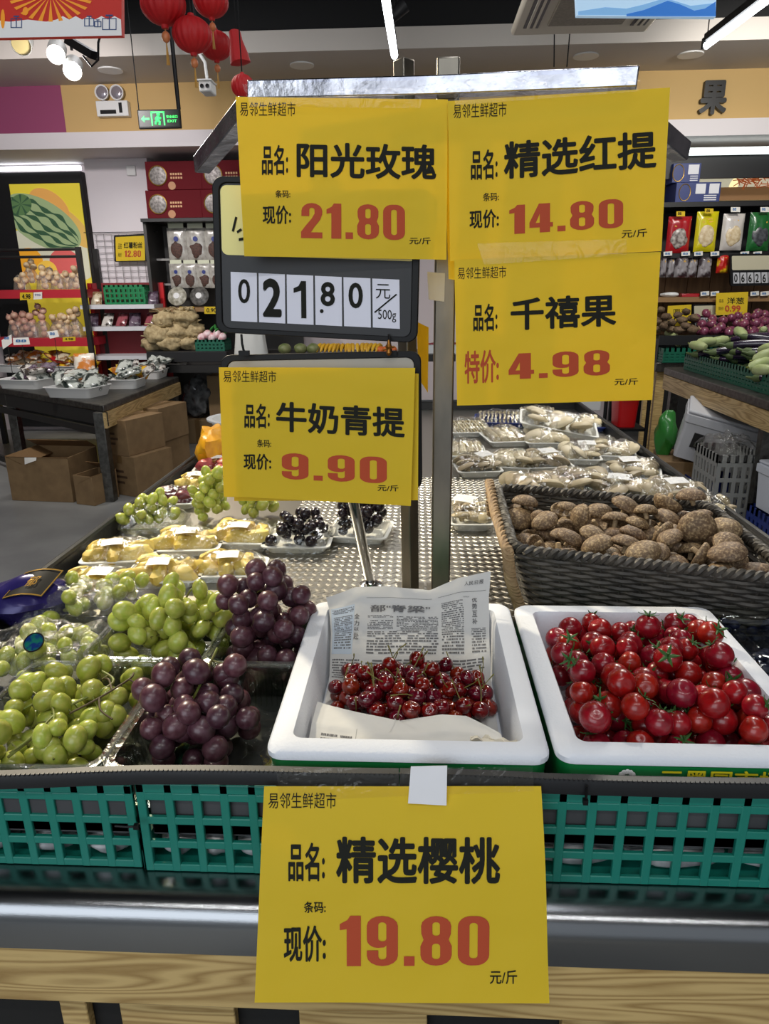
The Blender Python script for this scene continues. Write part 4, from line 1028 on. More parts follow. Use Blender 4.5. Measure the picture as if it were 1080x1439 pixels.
# ------------------------------------------------------------------ cherries
M_cherry = mat('cherry_skin', '740a12', .16, col2='4c070e', scale=1.5, var=.35, coat=.5, sss=.06)
M_cstem = mat('cherry_stalk', '6f6a30', .6)
def revolve_fruit(r=1.0, dim=.22, sq=.93, n=12):
    p = []
    for i in range(n + 1):
        a = math.pi * i / n; z = -math.cos(a) * sq; q = math.sin(a)
        z -= dim * math.exp(-(q / .28) ** 2) * (1 if z > 0 else .15)
        p.append((max(q, .002) * r, z * r))
    return p
ch0 = thing('cherry', 'x', 'cherry', (0, 0, 0), group='cherries in the foam box')
obj('fruit', MB().lathe(revolve_fruit(), 18), M_cherry, ch0)
obj('stalk', MB().tube([(0, 0, .70), (.06, 0, 1.4), (.35, .1, 2.3), (.9, .2, 3.1)], [.09, .06, .055, .10], 6), M_cstem, ch0)
ch1 = thing('cherry', 'x', 'cherry', (0, 0, 0), group='cherries in the foam box')
obj('fruit', MB().lathe(revolve_fruit(dim=.3, sq=.9), 18), M_cherry, ch1)
g = random.Random(17)
pts = heap(92, .0112, lambda g: ball_area(cx + .004, yi0 + .152, .106, .066)(g), zf + .006, 14, slope=lambda x, y: .16 * math.hypot((x - cx), (y - yi0 - .13)), g=g, jit=.12, flat=.75)
pts = [(min(max(x, xi0 + .012), xi1 - .012), max(y, yi0 + .07), z, r) for x, y, z, r in pts]
for px, py in ((490, 941), (553, 937)):
    a = pZ(px, py, zf + .028); pts.append((a.x, a.y, zf + .026, .0116))
labs = row_labels([p[:3] for p in pts[:-2]], 8)
for i, (x, y, z, r) in enumerate(pts):
    if i >= 92: lab = ('dark red cherry with a long stalk, apart behind the heap on the left', 'shiny dark red cherry apart behind the heap, middle of the newspaper')[i - 92]
    else:
        rw, k = labs[i]; lab = 'dark red cherry in the newspaper-lined box, %s row from front, %s from left' % (nth(rw), nth(k))
    src = ch0 if g.random() < .45 else ch1
    rot = (g.uniform(-.9, .9), g.uniform(-.9, .9), g.uniform(0, 6.28))
    dup(src, (x, y, z), rot, r, lab)
for o in (ch0, ch1):
    for c_ in list(o.children): bpy.data.objects.remove(c_)
    bpy.data.objects.remove(o)

# ------------------------------------------------------------------ cherry tomatoes
M_tom = mat('tomato_skin', '920f19', .27, col2='780c15', scale=1.5, var=.2, coat=.18, sss=.05)
M_calyx = mat('green_calyx', '2f5a22', .6)
tm = []
for k in range(2):
    t = thing('cherry_tomato', 'x', 'tomato', (0, 0, 0), group='cherry tomatoes in the foam box')
    obj('fruit', MB().lathe(revolve_fruit(dim=.16, sq=.95 if k else 1.0), 20), M_tom, t)
    if k == 0:
        mb = MB()
        for i in range(5):
            a = 2 * math.pi * i / 5 + .2; c_, s_ = math.cos(a), math.sin(a); n_ = V((-s_, c_, 0))
            P = [V((c_ * .05, s_ * .05, .86)), V((c_ * .32, s_ * .32, .97)), V((c_ * .62, s_ * .62, 1.0 + .12 * (i % 2))), V((c_ * .85, s_ * .85, 1.12))]
            wd = (.10, .13, .08, .01); vs = []
            for p_, w_ in zip(P, wd): vs += [p_ - n_ * w_, p_ + n_ * w_, p_ + V((0, 0, .05))]
            fs = []
            for j in range(3):
                q = j * 3; fs += [(q, q + 3, q + 5, q + 2), (q + 2, q + 5, q + 4, q + 1), (q + 1, q + 4, q + 3, q)]
            mb.add(vs, fs)
        mb.tube([(0, 0, .8), (.03, 0, 1.05), (.12, .04, 1.25)], [.09, .06, .07], 6)
        obj('calyx', mb, M_calyx, t)
    tm.append(t)
g = random.Random(29)
tx0, tx1, ty0, ty1 = XT0 + .046, XT1 - .046, YA0 + .05, YA1 - .052
zt0 = ZB + .024
pts = heap(165, .0158, rect_area(tx0, ty0, tx1, ty1), zt0, 12, slope=lambda x, y: .10 * max(0, y - .80) + .12 * max(0, (.24 - x)), g=g, jit=.13, flat=.86)
for px, py, r in ((1038, 936, .018), (915, 893, .0165), (772, 915, .0165)):
    a = pZ(px, py, ZR - .004); pts.append((min(max(a.x, tx0 + .004), tx1 - .004), a.y, ZR - .008, r))
labs = row_labels([p[:3] for p in pts[:-3]], 12)
for i, (x, y, z, r) in enumerate(pts):
    if i >= 165: lab = ('large cherry tomato perched highest at the right wall of the foam box', 'cherry tomato with upright green calyx at the back middle of the heap', 'orange red cherry tomato perched at the back left of the heap')[i - 165]
    else:
        rw, k = labs[i]; lab = 'red cherry tomato in the foam box, %s row from front, %s from left' % (nth(rw), nth(k))
    dup(tm[0] if (g.random() < .5 or i == 166) else tm[1], (x, y, z), (g.uniform(-1.2, 1.2), g.uniform(-1.2, 1.2), g.uniform(0, 6.28)) if i != 166 else (.2, .1, 0), r, lab)
for o in tm:
    for c_ in list(o.children): bpy.data.objects.remove(c_)
    bpy.data.objects.remove(o)

# ------------------------------------------------------------------ wicker basket with shiitake
ZW = 1.078
FL = pZ(722, 772, ZW); FR = pZ(1078, 812, ZW); BL = pZ(698, 684, ZW); dx = (FR - FL); FR = FL + dx * 1.12; BR = BL + dx * 1.12 + (BL - FL).normalized() * 0.0
BR.x = min(BR.x, XR - .02); FR.x = min(FR.x, XR - .02)
ctr = (FL + FR + BL + BR) / 4; ctr.z = ZP
wk = thing('wicker_basket', 'dark woven wicker basket of shiitake mushrooms on the right of the stand', 'basket', ctr)
def perim(k, n=150, rc=.04):
    """points round the rim, corners rounded; k=0 rim .. 1 bottom (drawn in)"""
    C4 = [V((p.x, p.y, 0)) for p in (FL, FR, BR, BL)]; c0 = V((ctr.x, ctr.y, 0)); C4 = [c0 + (p - c0) * (1 - .14 * k) for p in C4]
    pts = []
    for i in range(4):
        a, b, c_ = C4[i - 1], C4[i], C4[(i + 1) % 4]; p0 = b + (a - b).normalized() * rc; p1 = b + (c_ - b).normalized() * rc
        for t_ in (0, .25, .5, .75, 1): pts.append((p0 * (1 - t_) ** 2 + b * 2 * t_ * (1 - t_) + p1 * t_ ** 2))
    L_ = [0]
    for a, b in zip(pts, pts[1:] + pts[:1]): L_.append(L_[-1] + (b - a).length)
    out = []
    for i in range(n):
        s_ = L_[-1] * i / n; j = max(q for q in range(len(pts)) if L_[q] <= s_ + 1e-9); f = (s_ - L_[j]) / max(1e-9, L_[j + 1] - L_[j])
        out.append(pts[j].lerp(pts[(j + 1) % len(pts)], f))
    return out
M_wick = mat('dark_wicker', '33302c', .55, col2='4a453e', scale=30, bump=.3, bscale=120)
M_straw = mat('pale_plaited_straw', 'a48a66', .7, col2='8a7050', scale=60)
mb = MB(); NS = 46; NP = NS * 4
for j in range(15):
    k = j / 14; P = perim(k, NP); z = ZW - .006 - (ZW - ZP - .010) * k; c0 = V((ctr.x, ctr.y, 0)); q = []
    for i, p in enumerate(P):
        t_ = (P[(i + 1) % NP] - P[i - 1]).normalized(); n_ = V((t_.y, -t_.x, 0)); 
        q.append(p + n_ * (.0036 * math.cos(math.pi * (i / 4 * 2) / 2 * 1 + math.pi * j)) + V((0, 0, z)))
    mb.tube(q, .0044, 6, closed=True)
obj('woven_wall', mb, M_wick, wk, world=True)
mb = MB(); P0 = perim(0, NS * 2); P1 = perim(1, NS * 2)
for i in range(0, NS * 2, 1): mb.tube([P0[i] + V((0, 0, ZW - .004)), P1[i] + V((0, 0, ZP + .003))], .0026, 5)
obj('stake', mb, M_wick, wk, world=True, label='upright stakes of the weave')
mb = MB()
for ph in (0, math.pi):
    q = []; n_ = 400; P = perim(0, n_)
    for i, p in enumerate(P):
        a = i / n_ * 2 * math.pi * 60 + ph; t_ = (P[(i + 1) % n_] - P[i - 1]).normalized(); nn = V((t_.y, -t_.x, 0))
        q.append(p + nn * .005 * math.cos(a) + V((0, 0, ZW + .005 * math.sin(a))))
    mb.tube(q, .0056, 6, closed=True)
obj('twisted_rim', mb, M_wick, wk, world=True)
P1 = perim(1, 40); mb = MB().add([p + V((0, 0, ZP + .003)) for p in P1] + [p + V((0, 0, ZP + .008)) for p in P1], [tuple(range(40)), tuple(reversed(range(40, 80)))] + [(i, (i + 1) % 40, (i + 1) % 40 + 40, i + 40) for i in range(40)])
obj('basket_floor', mb, M_wick, wk, world=True)
mb = MB()
A_ = V((BL.x - .016, BL.y + .01, ZW + .008)); B_ = V((FL.x - .010, FL.y + .005, ZW - .004)); C_ = V((FL.x + .014, FL.y - .012, ZP + .012)); A0 = V((BL.x - .010, BL.y, ZP + .05))
path = [A0, A_, A_.lerp(B_, .5) + V((-.004, 0, -.002)), B_, B_.lerp(C_, .5) + V((-.006, 0, 0)), C_]
for ph in (0, 2.1, 4.2):
    q = []
    for i in range(181):
        p = spl(path, i / 180); a = i / 180 * 2 * math.pi * 17 + ph; q.append(p + V((.0065 * math.cos(a), .0035 * math.sin(a), .004 * math.sin(a))))
    mb.tube(q, .0046, 6)
obj('plaited_handle', mb, M_straw, wk, world=True, label='pale plaited straw handle')
# shiitake
M_cap = mat('shiitake_cap', '5c4733', .6, col2='a8916f', scale=7, contrast=(.47, .74), var=.2, bump=.6, bscale=8, detail=9)
M_gill = mat('shiitake_stem', 'b09a78', .7, col2='937c5c', scale=16)
sh = []
for k in range(3):
    t = thing('shiitake', 'x', 'mushroom', (0, 0, 0), group='shiitake mushrooms in the wicker basket')
    wob = lambda a, k=k: 1 + .07 * math.sin(2 * a + k) + .05 * math.sin(3 * a + 2 * k)
    obj('cap', MB().lathe([(.01, .52), (.35, .50), (.68, .38), (.93, .12), (1.0, -.08), (.94, -.22), (.80, -.24), (.74, -.14), (.3, -.08), (.2, -.07)], 18, wob=wob), M_cap, t, auto=80)
    obj('stem', MB().lathe([(.20, -.08), (.19, -.3), (.17, -.55), (.15, -.72), (.05, -.76)], 10, M=Matrix.Rotation(.25, 3, 'X')), M_gill, t)
    sh.append(t)
g = random.Random(41)
C4 = [V((p.x, p.y, 0)) for p in (FL, FR, BR, BL)]; c0 = V((ctr.x, ctr.y, 0))
def area(g):
    u, v = g.uniform(.03, .97), g.uniform(.06, .92)
    p = (C4[0] * (1 - u) + C4[1] * u) * (1 - v) + (C4[3] * (1 - u) + C4[2] * u) * v; p = c0 + (p - c0) * .87; return p.x, p.y
pts = heap(150, .0235, area, ZP + .012, 14, slope=lambda x, y: -.16 * (x - FL.x) - .05 * (y - FL.y), g=g, jit=.2, flat=.62)
labs = row_labels([p[:3] for p in pts], 12)
for (x, y, z, r), (rw, k) in zip(pts, labs):
    up = g.random()
    rot = (g.uniform(-.5, .5), g.uniform(-.5, .5), g.uniform(0, 6.28)) if up < .7 else (g.uniform(1.3, 2.6), g.uniform(-.5, .5), g.uniform(0, 6.28))
    dup(g.choice(sh), (x, y, z), rot, r * g.uniform(1.0, 1.18), 'brown shiitake in the wicker basket, %s row from front, %s from left' % (nth(rw), nth(k)))
for o in sh:
    for c_ in list(o.children): bpy.data.objects.remove(c_)
    bpy.data.objects.remove(o)

# ------------------------------------------------------------------ wrapped mushroom packs behind the basket
M_oy = mat('oyster_mushroom', '9c8d72', .55, col2='b8aa8c', scale=14, var=.15)
M_oyw = mat('white_mushroom', 'd8ceb4', .55, col2='c8b994', scale=14, var=.1)
def cap_mb(c, r, g, flat=.35):
    M = Euler((g.uniform(-.6, .6), g.uniform(-.6, .6), g.uniform(0, 6))).to_matrix()
    return MB().lathe([(r * .05, r * flat), (r * .6, r * flat * .9), (r * .95, r * .1), (r, -.04 * r), (r * .9, -.12 * r), (r * .3, -.25 * r), (r * .18, -.6 * r)], 14, M=M, c=c, wob=lambda a: 1 + .1 * math.sin(2 * a + r * 900))
def mush_pack(label, c, w, d, kind, seed, rotz, h=.05, tilt=(0, 0), blue=False, sticker=True):
    t = thing('mushroom_pack', label, 'mushroom pack', c, group='wrapped mushroom packs', rot=(tilt[0], tilt[1], rotz)); g = random.Random(seed)
    obj('tray', tray_mb(w, d, .018, .0025, .014, .010, .005), M_blue if blue else M_tray, t)
    if kind == 'oyster':
        for i in range(9): obj('mushroom', cap_mb(((i % 3 - 1) * w * .28 + g.uniform(-.006, .006), (i // 3 - 1) * d * .28 + g.uniform(-.005, .005), .026 + g.uniform(0, .008)), min(w, d) * g.uniform(.20, .27), g), M_oy, t)
    elif kind == 'white' and blue:
        for i in range(8): obj('mushroom', MB().ell(((i % 4 - 1.5) * w * .22, (i // 4 - .5) * d * .42, .026), (w * .13, d * .2, .018), 12, 8, lump=.15, seed=i), M_oyw, t)
    elif kind == 'white':
        for i in range(7): obj('mushroom', cap_mb(((i % 3 - 1) * w * .28 + g.uniform(-.008, .008), (i // 3 - .9) * d * .28, .028 + g.uniform(0, .008)), min(w, d) * g.uniform(.22, .30), g), M_oyw, t)
    elif kind == 'king':
        for i in range(4):
            x = (i - 1.5) * w * .22; obj('mushroom', MB().tube([(x, -d * .4, .022), (x, -.01, .026), (x, d * .22, .026), (x, d * .36, .026), (x, d * .42, .026)], [w * .10, w * .105, w * .09, w * .13, w * .05], 12), M_oyw, t)
    else:
        for i in range(22):
            x = (i % 11 - 5) * w * .08; z_ = .016 + .014 * (i // 11)
            obj('mushroom', MB().tube([(x, -d * .42, z_), (x + g.uniform(-.004, .004), 0, z_ + .003), (x + g.uniform(-.006, .006), d * .36, z_ + .002)], .0036, 6).ell((x, d * .38, z_ + .002), .0062, 8, 6), M_oyw, t)
    obj('film', dome(w * 1.04, d * 1.04, h, seed, wr=.2), M_wrap, t)
    if sticker:
        o = obj('price_label', MB().grid(lambda u, v: ((u - .5) * .055, (v - .5) * .036, .0012 * math.sin(3 * u)), 6, 4, .0003), M_sticker, t, label='white price label')
        o.location = (g.uniform(-.02, .02), g.uniform(-.03, 0), h * 1.03 + .002); o.rotation_euler = (R(10), 0, g.uniform(-.6, .6))
    return t
MP = ((663, 735, 58, .16, 'oyster', 0, 'nearest the tall pole, in front', 1), (672, 662, 60, .15, 'oyster', .1, 'second back along the pole side, with a blue white label', 1),
      (657, 640, 50, .16, 'king', .0, 'of thick pale stems close behind the pole', 0), (660, 607, 56, .18, 'enoki', .1, 'of thin white stems at the back near the pole', 0),
      (752, 692, 74, .15, 'oyster', .15, 'just behind the left half of the wicker basket', 0), (815, 690, 92, .17, 'oyster', -.1, 'largest of the grey ones behind the wicker basket', 0),
      (720, 656, 62, .14, 'white', -.2, 'on a white tray in the middle, with two pale caps', 0), (772, 656, 60, .14, 'oyster', .1, 'on a white tray in the middle beneath the 4.98 sheet', 1),
      (880, 697, 80, .15, 'oyster', .15, 'behind the middle of the wicker basket', 1), (900, 670, 70, .16, 'oyster', -.3, 'with a barcode label beside the right rail', 1),
      (955, 702, 90, .14, 'oyster', -.35, 'leaning on the right rail behind the basket', 1), (1010, 728, 60, .12, 'oyster', -.3, 'farthest right, at the basket corner', 0),
      (712, 620, 56, .18, 'king', .15, 'of pale stems with torn film in the back row', 0), (770, 622, 58, .15, 'white', 0, 'of round white caps in the third row back', 0),
      (868, 640, 58, .17, 'white', -.2, 'of white caps by the right rail, third row back', 0), (820, 645, 52, .15, 'white', -.1, 'on a white tray between the label packs', 1))
for px, py, wpx, dm, kind, rz, lab, stk in MP:
    a = pZ(px, py, ZP + .02); zc = (a.y * .953 + (CAMH - a.z) * .303); w_ = wpx * zc / F
    mush_pack('film-wrapped mushroom pack ' + lab, (a.x, a.y + dm * .42, ZP + .001), w_, dm, kind, px, rz, sticker=bool(stk), h=.056)
for px, py, wpx, dm, kind, tl, lab in ((787, 612, 106, .16, 'white', .35, 'tilted white tray of white caps lying on other packs'), (706, 590, 72, .20, 'enoki', 0, 'of white stems in a blue tray at the back left'), (822, 596, 62, .20, 'white', 0, 'of round white caps in a blue tray at the back right'), (760, 584, 56, .2, 'enoki', 0, 'of white stems at the back middle under the 4.98 sheet')):
    a = pZ(px, py, ZP + .03); zc = (a.y * .953 + (CAMH - a.z) * .303); w_ = wpx * zc / F
    mush_pack('film-wrapped mushroom pack ' + lab if lab.startswith('of') else 'film-wrapped ' + lab, (a.x, a.y + dm * .42, ZP + (.045 if tl else .001)), w_, dm, kind, px, -.12, tilt=(tl * .4, tl * .5), blue='blue' in lab, sticker=False, h=.05)
# clamshells at the right edge
g = random.Random(5)
a = pZ(1062, 925, 1.0)
t = thing('fruit_crate', 'low blue crate at the right edge beside the tomato box', 'crate', (a.x + .055, a.y + .08, ZB)); obj('crate_shell', tray_mb(.16, .26, .045, .004, .01, .004, .002), M_blue, t)
GRB = unit_fruit('blueberry', .9, mat('blueberry_skin', '1d2340', .5, var=.2), seed=9, seg=10, rings=7)
for i, (dy, dz, lab) in enumerate(((-.055, .0, 'clear clamshell of dark berries in the blue crate, nearer the viewer'), (.07, .012, 'clear clamshell of dark berries with a yellow label, behind its neighbour in the crate'))):
    c = (a.x + .055, a.y + .08 + dy, ZB + .006 + dz); t = thing('clamshell', lab, 'berry box', c, R(-4), 'clear clamshells at the right edge')
    obj('tub', tray_mb(.125, .108, .05, .001, .012, .006, .004), M_clear, t); obj('lid', dome(.132, .114, .016, 3, wr=.02, e=8).xf(Matrix.Translation((0, 0, .051))), M_clear, t)
    for x, y, z, q in heap(40, .0085, rect_area(-.048, -.04, .048, .04), .002, 6, g=g): child_mesh('berry', GRB, t, (x, y, z), (0, 0, 0), q)
    if i: o = obj('lid_sticker', MB().lathe([(.014, 0), (.014, .0005)], 20), mat('yellow_print', 'e0d020', .5), t); o.location = (-.015, -.01, .069)
# ================================================================== back of the shop, left
M_dark = mat('dark_painted_steel', '2e2d2c', .45, .4)
M_blackp = mat('black_cabinet', '121214', .5)
def box_thing(name, label, cat, x0, y0, x1, y1, Y, dep, m, rotz=0.0, group=None, parts=()):
    """a box-shaped thing whose front stands at depth Y over the given stretch of view; returns empty and its size"""
    a = pY(x0, y1, Y); b = pY(x1, y0, Y); w = abs(b.x - a.x); h = abs(b.z - a.z); c = V(((a.x + b.x) / 2, Y + dep / 2, min(a.z, b.z)))
    t = thing(name, label, cat, c, rotz, group)
    return t, w, h
def pillow(w, h, t, seed=0, crimp=.14, n=14):
    """upright sealed bag in the XZ plane, z from 0, crimped at both ends"""
    mb = MB()
    def f(sg):
        def g_(u, v):
            a = 2 * u - 1; b = 2 * v - 1; k = max(0, 1 - abs(b) ** 4 * 1.02) ** .6 * max(0, 1 - abs(a) ** 3) ** .5
            q = noise.noise(V((a * 2, b * 2, seed * 3.7 + sg)))
            return (a * w / 2 * (1 - .05 * k), sg * t / 2 * k * (1 + .35 * q) + .0007 * sg, (b + 1) * h / 2)
        return g_
    mb.grid(f(-1), n, n); mb.grid(lambda u, v: f(1)(1 - u, v), n, n)
    return mb
# lit fruit poster
t, w, h = box_thing('lightbox_poster', 'lit poster of watermelon and cut fruit on the back wall at left', 'poster', -30, 240, 128, 600, 7.62, .1, None)
xl_, xr2 = pY(-40, 250, 7.6).x, pY(113, 250, 7.6).x; w = xr2 - xl_; t.location.x = (xl_ + xr2) / 2; WM[t.name] = Matrix.Translation(t.location)
obj('frame', MB().box((-w / 2, -.04, 0), (w / 2, .05, h)), M_blackp, t, bevel=.004)
x0 = pY(9, 260, 7.57).x - t.location.x; x1 = pY(108, 258, 7.57).x - t.location.x; z1 = pY(60, 257, 7.57).z - t.location.z; z0 = pY(60, 575, 7.57).z - t.location.z
wp = x1 - x0; hp = z1 - z0
pr = lambda n, c: mat(n, c, .5, emit=.38)
obj('print_ground', MB().box((x0, -.05, z0), (x1, -.042, z1)), pr('poster_yellow', 'd9c53a'), t)
def ppt(px, py): p = pY(px, py, 7.57); return (min(max(p.x - t.location.x, x0), x1), min(max(p.z - t.location.z, z0), z1))
def blob(px, py, rx, ry, a, y):
    P = []
    for k in range(40):
        q = 2 * math.pi * k / 40; u, v_ = rx * math.cos(q), ry * math.sin(q); P.append(ppt(px + u * math.cos(a) - v_ * math.sin(a), py + u * math.sin(a) + v_ * math.cos(a)))
    return MB().prism(P, y, y + .003)
obj('printed_shine', blob(60, 360, 80, 34, .2, -.0530), pr('poster_pale', 'c9c8b0'), t)
obj('printed_peach', blob(66, 290, 34, 20, .7, -.0540), pr('poster_orange', 'd99f52'), t)
obj('printed_mango', blob(98, 318, 40, 14, .8, -.0535), pr('poster_mango', 'd2aa58'), t)
obj('printed_watermelon', blob(56, 312, 62, 30, .55, -.0550), pr('poster_melon', '93a678'), t)
for k, off in enumerate((-.62, -.28, .08, .42, .74)):
    def st(u, v_, k=k, off=off):
        s_ = -1 + 2 * u; w_ = 62 * s_ * .97; h_ = 30 * math.sqrt(max(0, 1 - s_ * s_)) * (off + .07 * math.sin(u * 17 + k * 2)) + (v_ - .5) * (4.5 + 2.5 * math.sin(u * 31 + k)) * math.sqrt(max(0, 1 - s_ * s_))
        x, z = ppt(56 + w_ * math.cos(.55) - h_ * math.sin(.55), 312 + w_ * math.sin(.55) + h_ * math.cos(.55)); return (x, -.0556, z)
    obj('printed_stripe', MB().grid(st, 30, 2), pr('poster_dark_green', '34543a'), t)
obj('printed_star', blob(26, 287, 15, 15, 0, -.0565), pr('poster_mid_green', '557549'), t)
for k in range(7):
    a_ = k * .9; obj('printed_vein', MB().prism([ppt(26, 286), ppt(26 + 15 * math.cos(a_), 287 + 15 * math.sin(a_)), ppt(26 + 15 * math.cos(a_ + .25), 287 + 15 * math.sin(a_ + .25))], -.0575, -.0565), pr('poster_dark_green', '34543a'), t)
obj('printed_orange', blob(36, 372, 22, 24, 0, -.0560), pr('poster_orange_flesh', 'e8a32a'), t)
obj('printed_orange', blob(62, 384, 16, 18, 0, -.0568), pr('poster_orange_light', 'ecc04a'), t)
obj('printed_melon_slice', blob(88, 368, 22, 18, .4, -.0562), pr('poster_red_flesh', 'd0605c'), t)
obj('light_strip', MB().box((x0 - .1, -.07, h + .012), (x1 + .03, -.02, h + .05)), mat('lit_white_strip', 'f4f8ff', .5, emit=3.0), t, label='bright white strip above the poster')
# pillar with wire grid and price card
YPIL = 7.42
a = pY(118, 230, YPIL); b = pY(206, 226, YPIL)
struct('pillar', MB().box((a.x, YPIL, 0), (b.x, 7.8, 2.75)), mat('white_pillar_paint', 'dcd5d8', .7))
c = pY(185, 240, YPIL); tag(obj('wall_box', MB().cbox((c.x, YPIL - .012, c.z), (.09, .024, .09)), M_white, bevel=.006), 'small white junction box high on the white pillar', 'junction box')
Yg = YPIL - .03; a = pY(143, 398, Yg); b = pY(210, 328, Yg); mb = MB(); M_wire = mat('pale_wire', 'b9b3b6', .4, .6)
t = thing('wire_grid', 'pale wire grid panel hung on the white pillar', 'grid panel', ((a.x + b.x) / 2, Yg, a.z))
mb = MB()
for i in range(8): x = a.x + (b.x - a.x) * i / 7; mb.tube([(x, Yg, a.z), (x, Yg, b.z)], .003, 5)
for i in range(9): z = a.z + (b.z - a.z) * i / 8; mb.tube([(a.x - .02, Yg + .004, z), (b.x + .02, Yg + .004, z)], .003, 5)
obj('grid_wires', mb, M_wire, t, world=True)
obj('hanging_rail', MB().tube([(a.x - .12, Yg, b.z + .015), (b.x + .08, Yg, b.z + .015)], .004, 6), M_dark, t, world=True)
def price_card(label, px, Y, rows, frame=False, stick=None, name='price_card', paper=None, group='small price cards on the shelves', th=.004):
    Ys = (Y,) * 4; q = Quad(px, Ys, amp=0); t = thing(name, label, 'price card', q.at(.5, 1), group=group)
    mb = MB(); loft(mb, [[q.at(u, v, 0) for u, v in ((0, 0), (1, 0), (1, 1), (0, 1))], [q.at(u, v, -th) for u, v in ((0, 0), (1, 0), (1, 1), (0, 1))]])
    obj('card', mb, paper or M_paper, t, world=True, smooth=False)
    mbs = {}
    for txt, x0_, y0_, x1_, y1_, bold, m in rows: q.text(mbs.setdefault(m.name, (MB(), m))[0], txt, x0_, y0_, x1_, y1_, 0, bold, off=.002)
    for mb, m in mbs.values(): obj('price_lettering' if m is M_redink else 'product_lettering', mb, m, t, world=True, smooth=False)
    if stick: p_ = q.at(.5, .9, -.006); obj('stick', MB().tube([p_, (p_.x, p_.y, stick)], .003, 5), M_dark, t, world=True)
    if frame:
        mb = MB(); rquad(q, -.05, -.07, 1.05, 1.03, .06, .003, .012, mb, (0.0, 0.0, 1, 1, .03)); obj('frame', mb, M_black, t, world=True)
    return t, q
price_card('yellow 12.80 price card hung on the wire grid of the pillar', [(162, 333), (203, 331), (204, 366), (163, 367)], Yg - .05, (('红薯粉丝', 174, 340, 200, 349, .02, M_ink), ('品名', 166, 342, 171, 350, .0, M_ink), ('现价', 166, 355, 171, 361, 0, M_ink), ('12.80', 175, 352, 198, 361, 'poster', M_redink)), True)

# low shelf unit in front of the pillar
t = thing('shelf_unit', 'low shelf unit with red back and white shelf edges under the wire grid', 'shelf unit', (pY(172, 600, 7.2).x, 7.25, 0))
a = pY(122, 398, 7.3); b = pY(224, 398, 7.3)
obj('back_panel', MB().box((a.x, 7.36, 0), (b.x, 7.39, a.z)), mat('dark_red_panel', '7d1f26', .5), t, world=True)
for k, yy in enumerate((428, 459, 500)):
    z = pY(170, yy, 7.08).z; obj('shelf', MB().box((a.x, 7.08, z - .04), (b.x, 7.36, z)), mat('white_shelf', 'cfcfd2', .4), t, world=True)
for x in (a.x, b.x): obj('upright', MB().box((x - .02, 7.34, 0), (x + .02, 7.38, a.z)), M_red, t, world=True)
zs1 = pY(170, 428, 7.08).z; zs2 = pY(170, 459, 7.08).z
a = pY(148, 428, 7.10); b = pY(202, 400, 7.10)
basket('plastic_basket', 'green plastic basket on the top shelf under the wire grid', a.x, b.x, 7.10, 7.3, zs1 + .001, b.z - a.z, pitch=.05, bar=.02, rows=3, m=mat('leaf_green_plastic', '1f7a4a', .4), solid_top=.02)
g = random.Random(77)
PK = []
for k, (c1, c2) in enumerate((('c9c4bc', '3a3430'), ('b8bcb4', '2c3430'), ('a81f22', 'd8b060'), ('d8b028', '9a5a20'), ('c87a30', 'e0d8c8'), ('cfc4a8', '8a6a48'), ('6a5a68', '3a2838'), ('9a5058', '5a2028'))):
    PK.append(obj('snack_packet', pillow(.09, .12, .035, k), mat('packet_film_%d' % k, c1, .22, col2=c2, scale=22, contrast=(.48, .56), bump=.4, bscale=40, coat=.4), label='x', cat='snack packet', group='small snack packets'))
def packet(k, loc, rot, sc, label, group): return dup(PK[k], loc, rot, sc, label, group, 'snack packet')
for i in range(5):
    x = pY(128 + 20 * i, 456, 7.12).x; packet((6, 0, 7, 6, 7)[i], (x, 7.14, zs2 + .002), (-.6, 0, g.uniform(-.3, .3)), 1.25, 'film packet on the lower white shelf under the wire grid, %s from left' % nth(i), 'packets on the low shelf')
for i in range(2): packet((5, 6)[i], (pY((132, 212)[i], 420, 7.12).x, 7.16, zs1 + .002), (-.5, 0, .2), 1.15, 'film packet on the top shelf %s the green basket' % ('left of', 'right of')[i], 'packets on the low shelf')
# cabinet of hanging packs with red gift cartons on top
a = pY(226, 440, 7.45); b = pY(320, 306, 7.2); zb_ = pY(260, 432, 7.2).z
t = thing('display_cabinet', 'black display cabinet of hanging packs right of the white pillar', 'cabinet', ((a.x + b.x) / 2, 7.45, 0))
obj('back_panel', MB().box((a.x, 7.66, 0), (b.x + .6, 7.70, 2.72)), mat('dark_grey_panel', '3a3836', .5), t, world=True)
obj('side_panel', MB().box((a.x, 7.2, 0), (a.x + .03, 7.66, b.z)), mat('dark_grey_panel', '3a3836', .5), t, world=True)
obj('top_shelf', MB().box((a.x, 7.15, b.z - .03), (b.x + .6, 7.66, b.z)), M_blackp, t, world=True)
obj('wood_shelf', MB().box((a.x, 7.12, zb_ - .04), (b.x + .6, 7.66, zb_)), mat('tan_wood_shelf', '8a6a45', .5), t, world=True)
for yy in (366, 401):
    z = pY(260, yy, 7.4).z; obj('peg_bar', MB().box((a.x + .03, 7.4, z), (b.x + .6, 7.42, z + .02)), mat('grey_peg_bar', '8f8d8a', .4), t, world=True)
ztop = b.z
